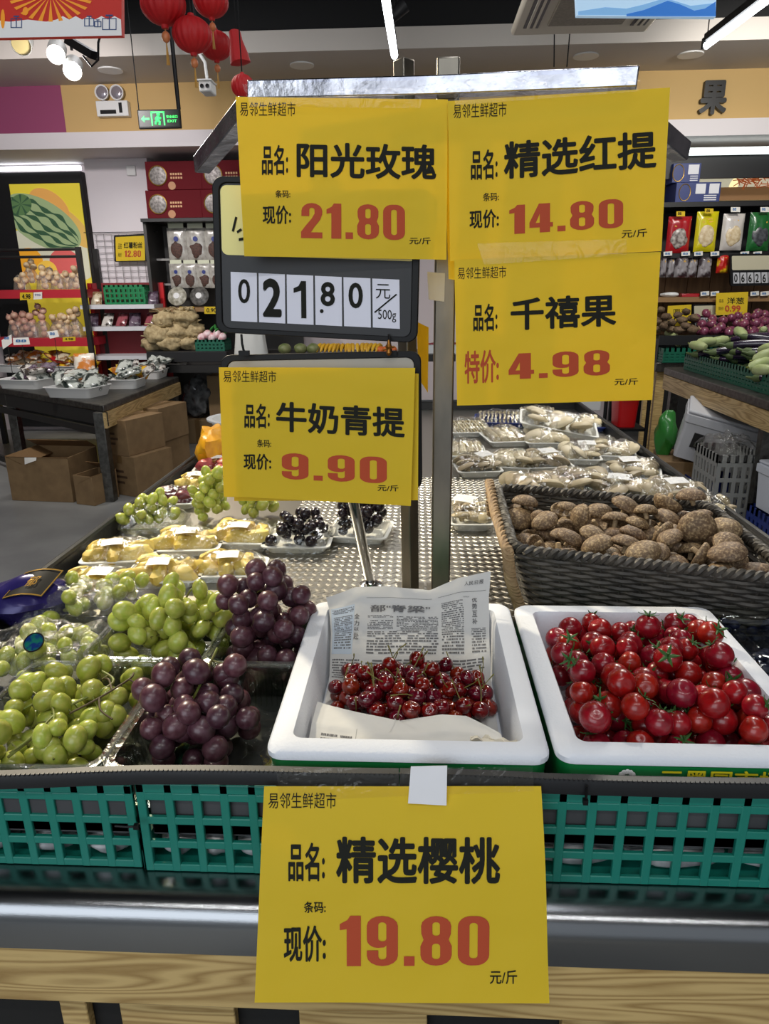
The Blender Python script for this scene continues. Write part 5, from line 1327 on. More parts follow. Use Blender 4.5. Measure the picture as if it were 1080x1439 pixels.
for r_ in range(2):
    for k in range(2):
        x0_, x1_ = ((207, 282), (284, 352))[k]; yy0, yy1 = ((271, 305), (236, 270))[r_]
        A = pY(x0_, yy1, 7.16); B = pY(x1_, yy0, 7.16); hh = .245; z_ = ztop + .001 + r_ * (hh + .002)
        t = thing('gift_carton', 'dark red gift carton on the cabinet, %s row, %s' % (('lower', 'upper')[r_], ('left one', 'half hidden by the price board')[k]), 'carton', ((A.x + B.x) / 2, 7.3, z_), group='red gift cartons on the cabinet')
        w_ = B.x - A.x - .004
        obj('carton_box', MB().box((-w_ / 2, -.14, 0), (w_ / 2, .14, hh)), mat('dark_red_carton', '5e1019', .7, spec=.15), t, bevel=.004)
        MX = Matrix.Rotation(R(90), 4, 'X')
        obj('round_window', MB().lathe([(.082, 0), (.082, .004), (.07, .006)], 28, M=MX, c=(-w_ / 2 + .115, -.141, hh / 2)), mat('silver_picture', '8f8a86', .4, .3, col2='4a4442', scale=40), t)
        obj('window_ring', MB().tube([(-w_ / 2 + .115 + .084 * math.cos(R(q)), -.146, hh / 2 + .084 * math.sin(R(q))) for q in range(0, 360, 15)], .005, 6, closed=True), mat('gold_foil', 'b08a3c', .35, .8), t)
        obj('gold_seal', MB().lathe([(.036, 0), (.036, .003)], 20, M=MX, c=(-w_ / 2 + .24, -.141, .035)), mat('copper_print', 'b07a50', .5), t)
        mb = MB()
        for j in range(2):
            for i_ in range(5): mb.cbox((-w_ / 2 + .24 + .024 * i_, -.1415, hh * (.42 + .13 * j)), (.016, .003, .018))
        obj('gold_bars', mb, mat('pale_gold_print', 'd0a070', .5), t)
DP = []
for k in range(2):
    t = thing('hanging_pack', 'x', 'hanging pack', (0, 0, 0), group='packs hanging in the black cabinet')
    obj('pouch', pillow(.19, .30, .05, 20 + k).xf(Matrix.Translation((0, 0, -.30))), mat('clear_pack_film', 'b9b6ae', .25, col2='8d8880', scale=14, coat=.4, bump=.3), t)
    obj('contents_window', MB().ell((0, -.020, -.20), (.062, .012, .075), 14, 10, lump=.3, seed=k), mat('brown_dried_goods', '5a3a30', .7, col2='3a2a24', scale=60), t)
    obj('round_logo', MB().lathe([(.024, 0), (.024, .004)], 18, M=Matrix.Rotation(R(90), 4, 'X'), c=(0, -.030, -.105)), mat('blue_print', '1f2f78', .5), t)
    obj('header_card', MB().box((-.075, -.006, -.005), (.075, .004, .04)), mat('pale_header_card', 'cfd2b8', .5), t)
    DP.append(t)
for r_, (yy, xs, sc) in enumerate(((318, (247, 274, 300), 1.0), (368, (247, 266, 286, 304), .78))):
    for i, x in enumerate(xs):
        p_ = pY(x, yy + 2, 7.34); dup(DP[(i + r_) % 2], p_, (0, 0, g.uniform(-.1, .1)), sc, 'hanging pack with blue dot in the black cabinet, %s row, %s from left' % (('upper', 'lower')[r_], nth(i)))
for t in DP:
    for c_ in list(t.children): bpy.data.objects.remove(c_)
    bpy.data.objects.remove(t)
for i, x in enumerate((250, 281)):
    p_ = pY(x, 427, 7.26); t = thing('round_pack', ('round clear pack of pale dried goods on the wood shelf', 'dark round pack on the wood shelf by the price board')[i], 'round pack', (p_.x, 7.28, zb_), group='round packs on the wood shelf')
    obj('plastic_shell', MB().lathe([(.02, .0), (.085, .01), (.095, .02), (.095, .026), (.06, .045), (.02, .05)], 24, M=Matrix.Rotation(R(70), 4, 'X'), c=(0, 0, .098)), mat(('pale_round_pack', 'dark_round_pack')[i], ('b9b6a8', '3a3835')[i], .3, col2=('7d7a6a', '6a6864')[i], scale=30), t)
    obj('round_label', MB().lathe([(.03, 0), (.03, .003)], 18, M=Matrix.Rotation(R(70), 4, 'X'), c=(0, -.048, .112)), M_sticker, t)
for i, (x, lab) in enumerate(((262, 'small yellow price tag on the wood shelf edge below the round clear pack'), (297, 'small yellow price tag on the wood shelf edge nearest the price board'))):
    price_card(lab, [(x - 10, 431), (x + 10, 431), (x + 10, 441), (x - 10, 441)], 7.10, (('0.90' if i else '9.90', x - 7, 433, x + 7, 439, .02, M_ink),), group='yellow shelf tags')
# dark counter with net bags and green basket
zc_ = pY(258, 494, 6.72).z; a = pY(205, 494, 6.72); b = pY(318, 494, 6.72)
t = thing('counter', 'black counter carrying net bags below the hanging packs', 'counter', ((a.x + b.x) / 2, 6.9, 0))
obj('counter_top', MB().box((a.x, 6.72, zc_ - .10), (b.x, 7.10, zc_)), M_blackp, t, world=True, bevel=.004)
obj('lower_rail', MB().box((a.x, 6.74, zc_ - .20), (b.x, 6.77, zc_ - .13)), M_dark, t, world=True)
for x in (a.x + .03, b.x - .03):
    for y in (6.76, 7.06): obj('leg', MB().box((x - .02, y - .02, 0), (x + .02, y + .02, zc_ - .1)), M_dark, t, world=True)
M_net = mat('straw_net_bag', '96825c', .8, col2='b8a67e', scale=36, bump=1.0, bscale=50)
nb_pts = ((224, 470, .16), (248, 468, .17), (270, 464, .15), (232, 448, .14), (258, 446, .15), (215, 488, .12), (240, 486, .14), (266, 484, .13))
for i, (px, py, r_) in enumerate(nb_pts):
    p_ = pY(px, py, 6.84 + .04 * (i % 3)); mb = MB().ell((0, 0, 0), (r_ * .85, r_ * .6, r_ * .55), 18, 12, lump=.5, seed=i + 3)
    for k in range(5): mb.tube([(r_ * .3 * math.cos(k), -.02, r_ * .35), (r_ * .55 * math.cos(k * 1.3), -.05, r_ * .62), (r_ * .8 * math.cos(k * 1.3), -.07, r_ * .66)], [.012, .008, .003], 5)
    o = obj('net_bag', mb.xf(Matrix.Translation((p_.x, p_.y, max(p_.z, zc_ + r_ * .5)))), M_net, auto=120)
    tag(o, 'straw coloured net bag heaped on the black counter, %s of the pile' % ('left end, middle layer', 'centre, middle layer', 'right end, middle layer', 'top left', 'top right', 'lowest left', 'lowest centre', 'lowest right')[i], 'net bag', 'straw net bags on the black counter')
a = pY(275, 494, 6.74); b = pY(306, 478, 6.74)
basket('plastic_basket', 'dark green basket of radishes at the counter end beside the net bags', a.x, b.x + .06, 6.74, 6.98, zc_ + .001, b.z - a.z, pitch=.04, bar=.02, rows=2, m=M_dkgreen, solid_top=.02)
for i in range(5):
    p_ = pY(284 + 7 * i, 474 - 4 * (i % 2), 6.85); t = thing('radish', 'pink white radish in the dark green counter basket, %s from left' % nth(i), 'radish', (p_.x, p_.y, p_.z), group='radishes in the counter basket', rot=(g.uniform(-1, 1), g.uniform(-1, 1), 0))
    obj('root', MB().ell((0, 0, 0), (.04, .04, .048), 14, 10), mat('radish_pink', 'b84a5c', .4, col2='e8d8d8', scale=14), t)
    obj('leaf', MB().ell((0, 0, .07), (.012, .03, .045), 8, 6, lump=.3), mat('leaf_green', '2f7a34', .6), t)
p_ = pY(277, 586, 7.0); mb = MB().ell((p_.x, 7.15, .36), (.15, .13, .20), 22, 16, lump=.5, seed=6)
tag(obj('film_bundle', MB().ell((p_.x, 7.10, p_.z + .20), (.145, .12, .20), 24, 18, lump=.45, seed=6), mat('smoky_film', '5d5f60', .2, col2='2c2d2e', scale=14, bump=1.0, bscale=18, coat=.3)), 'big bundle of smoky plastic film under the black counter', 'plastic bundle')
M_cardm = mat('dull_cardboard', '7a6344', .8)
for lab, x0_, y0_, x1_, y1_, Y, dep in (('brown carton under the film bundle at the counter foot', 256, 590, 301, 628, 6.98, .3), ('tall brown carton under the counter behind the 9.90 sheet', 296, 528, 330, 600, 7.05, .25)):
    t, w, h = box_thing('carton', lab, 'carton', x0_, y0_, x1_, y1_, Y, dep, None, group='cartons under the black counter'); t.location.z = 0.001 if 'foot' in lab else t.location.z
    obj('carton_box', MB().box((-w / 2, -dep / 2, 0), (w / 2, dep / 2, h if 'foot' not in lab else pY(277, 590, 6.98).z)), M_cardm, t, bevel=.004)
    obj('tape_seam', MB().box((-.025, -dep / 2 - .001, 0), (.025, dep / 2 + .001, h * .999 if 'foot' not in lab else pY(277, 590, 6.98).z + .001)), mat('brown_tape', '6b5232', .4), t)

# wire rack with garlic nets behind the low table
Yr = 7.0; a = pY(-40, 347, Yr); b = pY(112, 347, Yr); zb_ = pY(60, 432, Yr).z
t = thing('wire_rack', 'dark steel rack with red shelves of netted garlic and onions', 'rack', ((a.x + b.x) / 2, Yr + .2, 0)); zr = b.z; xr = pY(119, 420, Yr).x
for yy in (Yr, Yr + .38): obj('post', MB().cbox((xr, yy, zr / 2), (.045, .045, zr)), M_dark, t, world=True)
obj('post', MB().cbox((a.x, Yr, zr / 2), (.045, .045, zr)), M_dark, t, world=True)
for zz in (zr - .02, pY(60, 361, Yr).z):
    obj('guard_rail', MB().tube([(a.x, Yr, zz), (xr, Yr, zz)], .013, 8), M_dark, t, world=True)
for k, yy in enumerate((410, 478)):
    z = pY(60, yy, Yr).z; obj('shelf', MB().box((a.x, Yr - .02, z - .06), (xr, Yr + .40, z + .02)), mat('red_shelf', 'b02632', .4), t, world=True, label='red shelf')
zsA = pY(60, 410, Yr).z + .02; zsB = pY(60, 478, Yr).z + .02
def net_of(name, label, cat, c, n, r, rad, m, seed, group, knob=True, net=True):
    t = thing(name, label, cat, c, group=group); g = random.Random(seed)
    for x, y, z, q in heap(n, r, ball_area(0, 0, rad, rad * .7), .0, 10, slope=lambda x, y: .5 * math.hypot(x, y), g=g):
        o = obj('bulb', MB().ell((0, 0, 0), (q, q, q * .88), 10, 7).lathe([(q * .25, q * .8), (q * .08, q * 1.25)], 6) if knob else MB().ell((0, 0, 0), (q, q, q * .92), 10, 7), m, t); o.location = (x, y, z); o.rotation_euler = (g.uniform(-.8, .8), g.uniform(-.8, .8), 0)
    if net: obj('net_sleeve', dome(rad * 2.6, rad * 2.0, r * 4.4, seed, 16, 12), film('net_film', 'f4efe6', .08, .4, .3, .8, 90, .08), t)
    return t
M_garlic = mat('garlic_skin', 'c9a272', .6, col2='dcc8a4', scale=24, var=.1); M_shal = mat('pink_onion_skin', 'b07a72', .5, col2='c9a48c', scale=16, var=.15)
for i, (px, py) in enumerate(((32, 400), (46, 394), (64, 402), (72, 394), (84, 402), (98, 402), (108, 402))):
    p_ = pY(px, 408, Yr + .12 + .05 * (i % 2)); net_of('garlic_net', 'small net of tan garlic on the upper red shelf, %s from left' % nth(i), 'garlic net', (p_.x, p_.y, zsA + (.06 if py < 396 else .001)), 6, .032, .05, M_garlic, i, 'garlic nets on the red shelf')
for i, (px, n) in enumerate(((24, 8), (44, 14), (62, 7), (88, 13), (108, 8))):
    p_ = pY(px, 470, Yr + .12); net_of('onion_net', 'net of pinkish small onions on the lower red shelf, %s from left' % nth(i), 'onion net', (p_.x, p_.y, zsB + .001), n, .036, .085 if n > 9 else .055, M_shal if i < 3 else M_garlic, 30 + i, 'onion nets on the lower red shelf')
price_card('yellow price tag clipped to the red shelf under the garlic', [(28, 411), (46, 411), (46, 421), (28, 422)], Yr - .04, (('4.98', 31, 413, 43, 420, .03, M_ink),), group='tags on the wire rack')
price_card('white shelf tag beside the yellow tag on the red shelf', [(47, 411), (59, 410), (59, 420), (47, 421)], Yr - .04, (('998', 49, 413, 57, 416, .0, mat('blue_print', '1f2f78', .5)),), paper=M_paper2, group='tags on the wire rack')
M_bluep = mat('blue_print_dots', '2f6ea8', .5)
for lab, px in (('white blue-printed card tilted at the far left of the sweets table', [(2, 478), (16, 470), (17, 482), (4, 491)]), ('white blue-printed card lying level behind the sweets trays', [(18, 475), (40, 474), (42, 484), (19, 485)]), ('white blue-printed card standing before the onion nets', [(66, 466), (80, 464), (83, 473), (70, 476)])):
    price_card(lab, px, 6.3, stick=.72, rows=(('88', px[0][0] + 4, px[1][1] + 3, px[1][0] - 3, px[1][1] + 7, .02, M_bluep),), paper=M_paper2, group='blue and white cards on the sweets table')
p_ = pY(107, 472, 6.6); price_card('yellow oblong tag below the onion nets', [(88, 474), (106, 473), (106, 479), (88, 480)], 6.9785, (('4.98', 91, 475, 103, 478, .02, M_ink),), group='tags on the wire rack')

# low table of packed sweets
ZT = .72; A = V((-2.2385, 4.918, 0)); B = V((-2.2596, 6.64, 0)); d_ = (V((-3.5585, 5.891, 0)) - A); C_ = A + d_ * 1.5; D = V((C_.x, 6.66, 0))
t = thing('sweets_table', 'low dark steel table of packed sweets with a pine end board', 'table', (-2.9, 5.9, 0))
P4 = [(p.x, p.y) for p in (A, C_, D, B)]
obj('table_top', MB().prism(P4, ZT - .05, ZT, ax='Z'), M_steel_dull, t, world=True, bevel=.008)
def plank(a, b, z0, z1, th, off=0.0):
    a = V((a.x, a.y, 0)); b = V((b.x, b.y, 0)); n = (b - a).normalized(); s_ = V((-n.y, n.x, 0)); P = [a + s_ * off, b + s_ * off, b + s_ * (off + th), a + s_ * (off + th)]
    return MB().prism([(p.x, p.y) for p in P], z0, z1, ax='Z')
obj('apron', plank(A, C_, ZT - .15, ZT - .05, .02, -.025), M_dark, t, world=True)
obj('end_board', plank(A, B, ZT - .165, ZT - .052, .022, -.01), M_pine_y, t, world=True, label='pine end board')
n = d_.normalized()
for p_ in (A + V((-.05, .04, 0)), B + V((-.05, -.06, 0)), A + d_ * .95 + V((.02, .05, 0)), A + d_ * 1.45 + V((.0, .06, 0))): obj('leg', MB().cbox((p_.x, p_.y, (ZT - .05) / 2), (.075, .075, ZT - .05)), M_steel_dull, t, world=True, bevel=.004)
obj('lower_rail', plank(A + V((-.05, .03, 0)), C_ + V((0, .03, 0)), .05, .10, .03), M_dark, t, world=True)
obj('middle_rail', plank(A + V((-.05, .05, 0)), C_ + V((0, .05, 0)), .50, .55, .03), M_dark, t, world=True)
trays = ((30, 540, .40, 'front left, of mixed dark packets'), (100, 552, .40, 'front, beside the table corner'), (168, 540, .30, 'second along the pine end'), (202, 527, .30, 'third along the pine end'), (234, 516, .28, 'farthest along the pine end, with yellow packets'), (22, 518, .40, 'back left, of orange and beige packets'), (92, 520, .40, 'back middle, with red and yellow packets'))
tot = 0
for i, (px, py, w_, lab) in enumerate(trays):
    p_ = pZ(px, py, ZT + .04); tl = thing('sweets_tray', 'white plastic tray on the sweets table, ' + lab, 'tray', (p_.x, p_.y + .12, ZT + .001), R(-12 if i in (0, 1, 5, 6) else 2), 'white trays on the sweets table')
    obj('tray_shell', tray_mb(w_, .30, .075, .004, .03, .02, .008), M_white, tl)
    for k in range(13):
        kk = g.choice(((0, 1, 0, 6), (1, 0, 1, 1), (0, 1, 1, 3), (1, 0, 1), (3, 1, 0), (4, 5, 0, 4), (2, 3, 0, 5))[i]); a = g.uniform(-.42, .42) * w_; b = g.uniform(-.09, .12)
        v = WM[tl.name] @ V((a, b, .05 + .035 * (k // 5) + g.uniform(0, .012)))
        tot += 1; packet(kk, v, (g.uniform(-1.5, -.9), g.uniform(-.4, .4), g.uniform(-1.2, 1.2)), g.uniform(1.15, 1.5), '%s sweets packet in the %s tray, %s packed' % (('clear', 'silver', 'red', 'yellow', 'orange', 'beige', 'plum', 'dull red')[kk], lab.split(',')[0].replace(' along the pine end', ' pine-end').replace('along the pine end', 'pine-end'), nth(k)), 'sweets packets in tray: ' + lab)
p_ = pY(116, 500, 6.4); packet(4, (p_.x, p_.y, ZT + .002), (-.2, 0, .2), 2.0, 'clear stand-up bag of orange snacks at the back of the sweets table', None)
p_ = pZ(75, 515, ZT + .05)
for o in PK: bpy.data.objects.remove(o)
# cartons under it
def carton(label, c, w, d, h, rotz, flaps=(), group='brown cartons under the sweets table', tape=True):
    t = thing('carton', label, 'carton', c, rotz, group)
    mb = MB(); o = lambda k, z: [(-w / 2 + k, -d / 2 + k, z), (w / 2 - k, -d / 2 + k, z), (w / 2 - k, d / 2 - k, z), (-w / 2 + k, d / 2 - k, z)]
    if flaps: loft(mb, [o(0, 0), o(0, h), o(.004, h), o(.004, .005)])
    else: mb.box((-w / 2, -d / 2, 0), (w / 2, d / 2, h))
    obj('carton_box', mb, M_card, t, bevel=.002)
    for f in flaps:
        a = {'f': (Matrix.Translation((0, -d / 2, h)) @ Matrix.Rotation(R(200), 4, 'X'), w), 'b': (Matrix.Translation((0, d / 2, h)) @ Matrix.Rotation(R(60), 4, 'X'), w), 'r': (Matrix.Translation((w / 2, 0, h)) @ Matrix.Rotation(R(-90), 4, 'Z') @ Matrix.Rotation(R(115), 4, 'X'), d), 'l': (Matrix.Translation((-w / 2, 0, h)) @ Matrix.Rotation(R(90), 4, 'Z') @ Matrix.Rotation(R(115), 4, 'X'), d)}[f]
        obj('flap', MB().box((-a[1] / 2, -.002, 0), (a[1] / 2, .002, .14)).xf(a[0]), M_card2, t)
    if not flaps:
        obj('tape_seam', MB().box((-.025, -d / 2 - .001, h - .06), (.025, d / 2 + .001, h + .001)), mat('brown_tape', '6b5232', .4), t)
        mb = MB()
        for j in range(3): mb.box((-w * .32, -d / 2 - .0015, h * (.3 + .14 * j)), (w * (.1 + .1 * (j % 2)), -d / 2 - .0005, h * (.36 + .14 * j)))
        obj('printed_bars', mb, mat('dark_brown_print', '4a3420', .7), t)
    return t
p_ = pZ(62, 706, 0); carton('open brown carton with raised flaps under the sweets table, front', (p_.x, p_.y + .22, .001), .50, .40, .34, R(-6), ('f', 'b', 'l'))
obj('paper_scrap', MB().grid(lambda u, v: (p_.x - .1 + .09 * u, p_.y + .012 - .01 * v, .34 + .0 - .05 * v * (1 - u * .6)), 4, 4, .0005), M_paper2, label='white paper scrap on the open carton rim', cat='paper scrap')
p_ = pZ(127, 712, 0); carton('small open brown carton beside the table leg', (p_.x - .01, p_.y + .16, .001), .17, .26, .22, R(-18), ('r', 'b'))
p_ = pZ(186, 698, 0); hA = .31
carton('brown carton with print, lower front of the stack by the table end', (p_.x, p_.y + .22, .001), .30, .40, hA, R(-24))
carton('brown carton topmost at the front of the stack by the table end', (p_.x - .05, p_.y + .24, hA + .003), .30, .40, .27, R(-22))
carton('brown carton lower rear of the stack by the table end', (p_.x - .02, p_.y + .78, .001), .26, .40, .30, R(-20))
carton('brown carton upper rear of the stack by the table end', (p_.x + .00, p_.y + .76, .304), .26, .40, .28, R(-16))

# ================================================================== far middle: fruit table behind the boards
zf_ = .86; a = pY(322, 500, 6.3); b = pY(640, 500, 6.3); zf_ = a.z
t = thing('fruit_table', 'far dark fruit table seen between the two price boards', 'table', ((a.x + b.x) / 2, a.y + .3, 0))
obj('table_top', MB().box((a.x, a.y, zf_ - .06), (b.x, a.y + .6, zf_)), M_dark, t, world=True, bevel=.004)
for x in (a.x + .05, b.x - .05):
    for y in (a.y + .05, a.y + .55): obj('leg', MB().cbox((x, y, (zf_ - .06) / 2), (.05, .05, zf_ - .06)), M_dark, t, world=True)
yt_ = a.y
M_ban = mat('banana_skin', 'd9ad28', .5, col2='c9981e', scale=20, var=.1)
for i, px in enumerate((462, 482, 502, 522)):
    p_ = pY(px, 489, yt_ + .14); t = thing('banana_bunch', 'yellow banana bunch on the far table, %s from left' % nth(i), 'bananas', (p_.x, p_.y, zf_), g.uniform(-.5, .5), 'banana bunches on the far table')
    for k in range(5): obj('banana', MB().tube([((k - 2) * .03 + .01 * (k - 2), -.09 + .02 * j, .022 + .055 * math.sin(math.pi * j / 8)) for j in range(9)], [.006, .014, .017, .018, .018, .018, .017, .013, .007], 8), M_ban, t)
for i, px in enumerate((534, 542, 552)):
    p_ = pY(px, 486, yt_ + .06); t = thing('orange', 'orange on the far table beside the bananas, %s from left' % nth(i), 'orange', (p_.x, p_.y, zf_ + .036), group='oranges on the far table'); obj('peel', MB().ell((0, 0, 0), .036, 16, 10), mat('orange_peel', 'd0641e', .45, bump=.3, bscale=200), t); obj('stem_end', MB().lathe([(.006, .034), (.003, .038)], 8), M_stem, t)
for i, px in enumerate((400, 422, 440)):
    p_ = pY(px, 488, yt_ + .12); o = obj('green_melon', MB().ell((p_.x, p_.y, zf_ + .048), (.06, .06, .048), 16, 10, lump=.1, seed=i), mat('dull_green_melon', '5e6a3c', .5, col2='8a8a5c', scale=14)); tag(o, 'dull green melon on the far table left of the bananas, %s from left' % nth(i), 'melon', 'melons on the far table')
p_ = pY(350, 494, yt_ + .12); mb = MB()
def wb(u, v):
    an = math.pi * 2 * u; r_ = (.155 - .035 * v) * (1 + .05 * math.sin(an * 9) * v); return (p_.x + r_ * math.cos(an), p_.y + .07 + r_ * .55 * math.sin(an), zf_ + .001 + .26 * v)
mb.grid(wb, 60, 10, .002); tag(obj('cloth_cover', mb, mat('white_cloth', 'cfcfca', .8)), 'pleated white cloth cover on the far table, below the flip number board', 'cloth')
for i, (px, c_) in enumerate(((570, 'pale_fruit_box'), (606, 'pink_fruit_box'), (634, 'pale_fruit_box'))):
    p_ = pY(px, 485, yt_ + .2); t = thing('fruit_box', 'open fruit box on the far table near the tall pole, %s from left' % nth(i), 'fruit box', (p_.x, p_.y, zf_ + .001), group='fruit boxes on the far table'); obj('box_shell', tray_mb(.15, .2, .07, .004, .01, .004, .002), M_white, t)
    for x, y, z, q in heap(9, .026, rect_area(-.045, -.07, .045, .07), .006, 8, g=g):
        o = obj('fruit', MB().ell((0, 0, 0), q, 10, 8), mat('red_far_fruit', '8a2f30', .4, var=.3), t); o.location = (x, y, z)
# ================================================================== back of the shop, right: shelves and vegetables
YS = 7.0
t = thing('wall_shelving', 'tall black wall shelving with wooden shelves at the right back', 'shelving', (3.2, 7.3, 0))
xl = pY(905, 300, YS).x; xr_ = xl + 2.6
obj('back_panel', MB().box((xl, 7.60, 0), (xr_, 7.64, 2.70)), M_blackp, t, world=True)
zl = {k: pY(1000, y_, YS).z for k, y_ in dict(top=285, mid=358, wood=417, base=478).items()}
obj('shelf', MB().box((xl, YS, zl['top'] - .03), (xr_, 7.6, zl['top'] + .01)), M_blackp, t, world=True, label='black top shelf')
obj('shelf', MB().box((xl, YS, zl['mid'] - .025), (xr_, 7.6, zl['mid'] + .015)), M_blackp, t, world=True)
obj('shelf', MB().box((xl, YS - .02, zl['wood'] - .045), (xr_, 7.6, zl['wood'])), mat('tan_wood_shelf', '8a6a45', .5), t, world=True, label='tan wooden shelf')
M_plank = mat('brown_wood_panel', '8a6540', .55, col2='6f4f30', scale=3, stretch=(6, 1, .4))
mb = MB()
for i in range(12): x = xl + .22 * i; mb.box((x + .003, 7.575, zl['base']), (x + .217, 7.60, zl['mid'] - .03))
obj('wood_panel', mb, M_plank, t, world=True)
obj('upright', MB().box((xl + .02, 7.50, 0), (xl + .08, 7.57, 2.7)), M_blackp, t, world=True)
a = pY(930, 212, 7.05); obj('light_strip', MB().box((xl, 7.05, a.z - .035), (xr_, 7.10, a.z + .02)), mat('lit_shelf_strip', 'e8f4f0', .5, emit=1.6), t, world=True, label='lit white strip along the top')
obj('header_board', MB().box((xl, 7.12, a.z - .22), (xr_, 7.16, a.z - .04)), M_blackp, t, world=True)
# lit egg poster at the back of the top shelf
za = pY(1000, 282, 7.5).z; zb_ = pY(1000, 237, 7.5).z; xa_ = pY(938, 260, 7.5).x; xb_ = xr_
t = thing('egg_poster', 'lit poster of eggs and straw behind the blue cartons', 'poster', ((xa_ + xb_) / 2, 7.52, za))
pr = lambda n, c, e_=.5: mat(n, c, .5, emit=e_)
obj('print_ground', MB().box((xa_, 7.50, za), (xb_, 7.53, zb_)), pr('poster_cream', 'b5a378'), t, world=True)
obj('wood_print', MB().box((xa_, 7.49, za), (xb_, 7.50, za + .12)), pr('poster_wood', '8a6540', .35), t, world=True)
def pdisc(px, py, r_, sc=1.0, y_=7.488):
    c = pY(px, py, 7.5); P = [(c.x + r_ * math.cos(R(q)), min(max(c.z + r_ * sc * math.sin(R(q)), za + .115), zb_)) for q in range(0, 360, 10)]; return MB().prism(P, y_, y_ + .01)
for px, py, r_ in ((992, 250, .10), (1016, 262, .13), (1042, 264, .13), (1078, 262, .12)): obj('printed_egg', pdisc(px, py, r_, .9, 7.486 - r_ * .01), pr('poster_egg', 'e0d8bc'), t, world=True)
mb = MB(); g = random.Random(3)
for i in range(60):
    c = pY(g.uniform(1035, 1080), g.uniform(238, 262), 7.48); an = g.uniform(0, 3.1); dv = V((math.cos(an) * .05, 0, math.sin(an) * .03)); mb.tube([c - dv, c + dv], .004, 4)
obj('printed_straw', mb, pr('poster_straw', 'b0592c', .4), t, world=True)
def photo_carton(label, x0_, y0_, x1_, y1_, Y, dep):
    t, w, h = box_thing('blue_carton', label, 'carton', x0_, y0_, x1_, y1_, Y, dep, None, group='blue cartons on the black shelf')
    obj('carton_box', MB().box((-w / 2, -dep / 2, 0), (w / 2, dep / 2, h)), mat('navy_carton', '27356e', .45), t, bevel=.003)
    mb = MB(); 
    for k in range(2 if w > .3 else 1):
        xx = -w * .06 + k * w * .30 if w > .3 else w * .05; mb.box((xx, -dep / 2 - .002, h * .42), (xx + (w * .22 if w > .3 else w * .38), -dep / 2, h * .92))
    obj('white_panels', mb, mat('white_print', 'd8d8dc', .5), t)
    mb = MB()
    for k in range(3): mb.box((w * .14, -dep / 2 - .002, h * (.08 + .11 * k)), (w * .42, -dep / 2, h * (.13 + .11 * k)))
    obj('white_bars', mb, mat('white_print', 'd8d8dc', .5), t)
    obj('gold_ring', MB().tube([(-w * .30 + .05 * math.cos(R(q)), -dep / 2 - .002, h * .5 + .07 * math.sin(R(q))) for q in range(0, 360, 20)], .004, 5, closed=True), mat('gold_foil', 'b08a3c', .35, .8), t)
    return t, h
lo, hl = photo_carton('navy blue carton with white panels on the black shelf, lower of two', 948, 252, 1014, 281, 7.04, .30); lo.location.z = zl['top'] + .012
up, hu = photo_carton('navy blue carton stacked on top of the other blue carton', 944, 224, 986, 252, 7.06, .28); up.location.z = zl['top'] + .014 + hl
# hanging snack bags
def snack(label, x0_, y0_, x1_, y1_, m, mw, wshape, Y=7.0, group='big snack bags on the shelf', tagm=None):
    a = pY(x0_, y1_, Y); b = pY(x1_, y0_, Y); w, h = b.x - a.x, b.z - a.z
    t = thing('snack_bag', label, 'snack bag', ((a.x + b.x) / 2, Y, a.z), group=group)
    obj('bag_body', pillow(w, h, .07, len(label)), m, t)
    if mw: obj('window', MB().ell((0, -.030, h * .40), (w * .36, .016, h * .26), 18, 12, lump=.2, seed=len(label)), mw, t)
    c2 = [(-w * .25, h * .70), (w * .25, h * .78)]
    mb = MB()
    for k in range(2): mb.box((-w * (.24 - .06 * k), -.031, h * (.72 + .07 * k)), (w * (.24 - .06 * k), -.027, h * (.755 + .07 * k)))
    obj('printed_bars', mb, mat('gold_print', 'd8a838', .5), t)
    return t
snack('red snack bag with a dark window on the right shelving', 934, 304, 972, 356, mat('red_bag_film', 'a3161e', .25, coat=.4, bump=.3, bscale=14), mat('dark_jar_goods', '4a3a34', .3, col2='b8b0a8', scale=30), 0)
snack('shiny yellow snack bag between the red and the white bag', 973, 297, 1010, 354, mat('yellow_bag_gloss', 'c8bc16', .2, coat=.5, bump=.4, bscale=10), mat('beige_goods', 'b8a078', .4, col2='d8c8a8', scale=30), 0)
snack('white clear snack bag of beige slices', 1010, 300, 1047, 352, mat('white_bag_film', 'c4beb8', .25, coat=.4, bump=.3, bscale=14), mat('beige_goods', 'b8a078', .4, col2='d8c8a8', scale=30), 0)
snack('green snack bag with a dark window at the right frame edge', 1047, 298, 1086, 353, mat('green_bag_film', '1f5f2c', .25, coat=.4, bump=.3, bscale=14), mat('black_goods', '26262a', .35, col2='55585c', scale=30), 0)
for i, (px, w_) in enumerate(((956, 12), (996, 12), (1033, 13), (1074, 12))):
    y_ = (300, 296, 294, 294)[i]; price_card('small %s shelf tag above the %s snack bag' % (('yellow', 'yellow', 'blue', 'blue')[i], ('red', 'yellow', 'white', 'green')[i]), [(px - w_ / 2, y_ - 3), (px + w_ / 2, y_ - 3), (px + w_ / 2, y_ + 4), (px - w_ / 2, y_ + 4)], 6.93, (('88', px - 4, y_ - 2, px + 1, y_ + 2, .02, M_bluep if i > 1 else M_ink),), paper=M_paper2 if i > 1 else M_paper, group='tags on the right shelving')
for i, px in enumerate((938, 963, 981, 1004, 1046, 1064)):
    price_card('blue and white tag on the shelf edge below the snack bags, %s from left' % nth(i), [(px - 6, 354), (px + 6, 353), (px + 6, 359), (px - 6, 360)], 6.97, (('88', px - 4, 355, px + 3, 358, .02, M_bluep),), paper=M_paper2, group='tags on the right shelving')
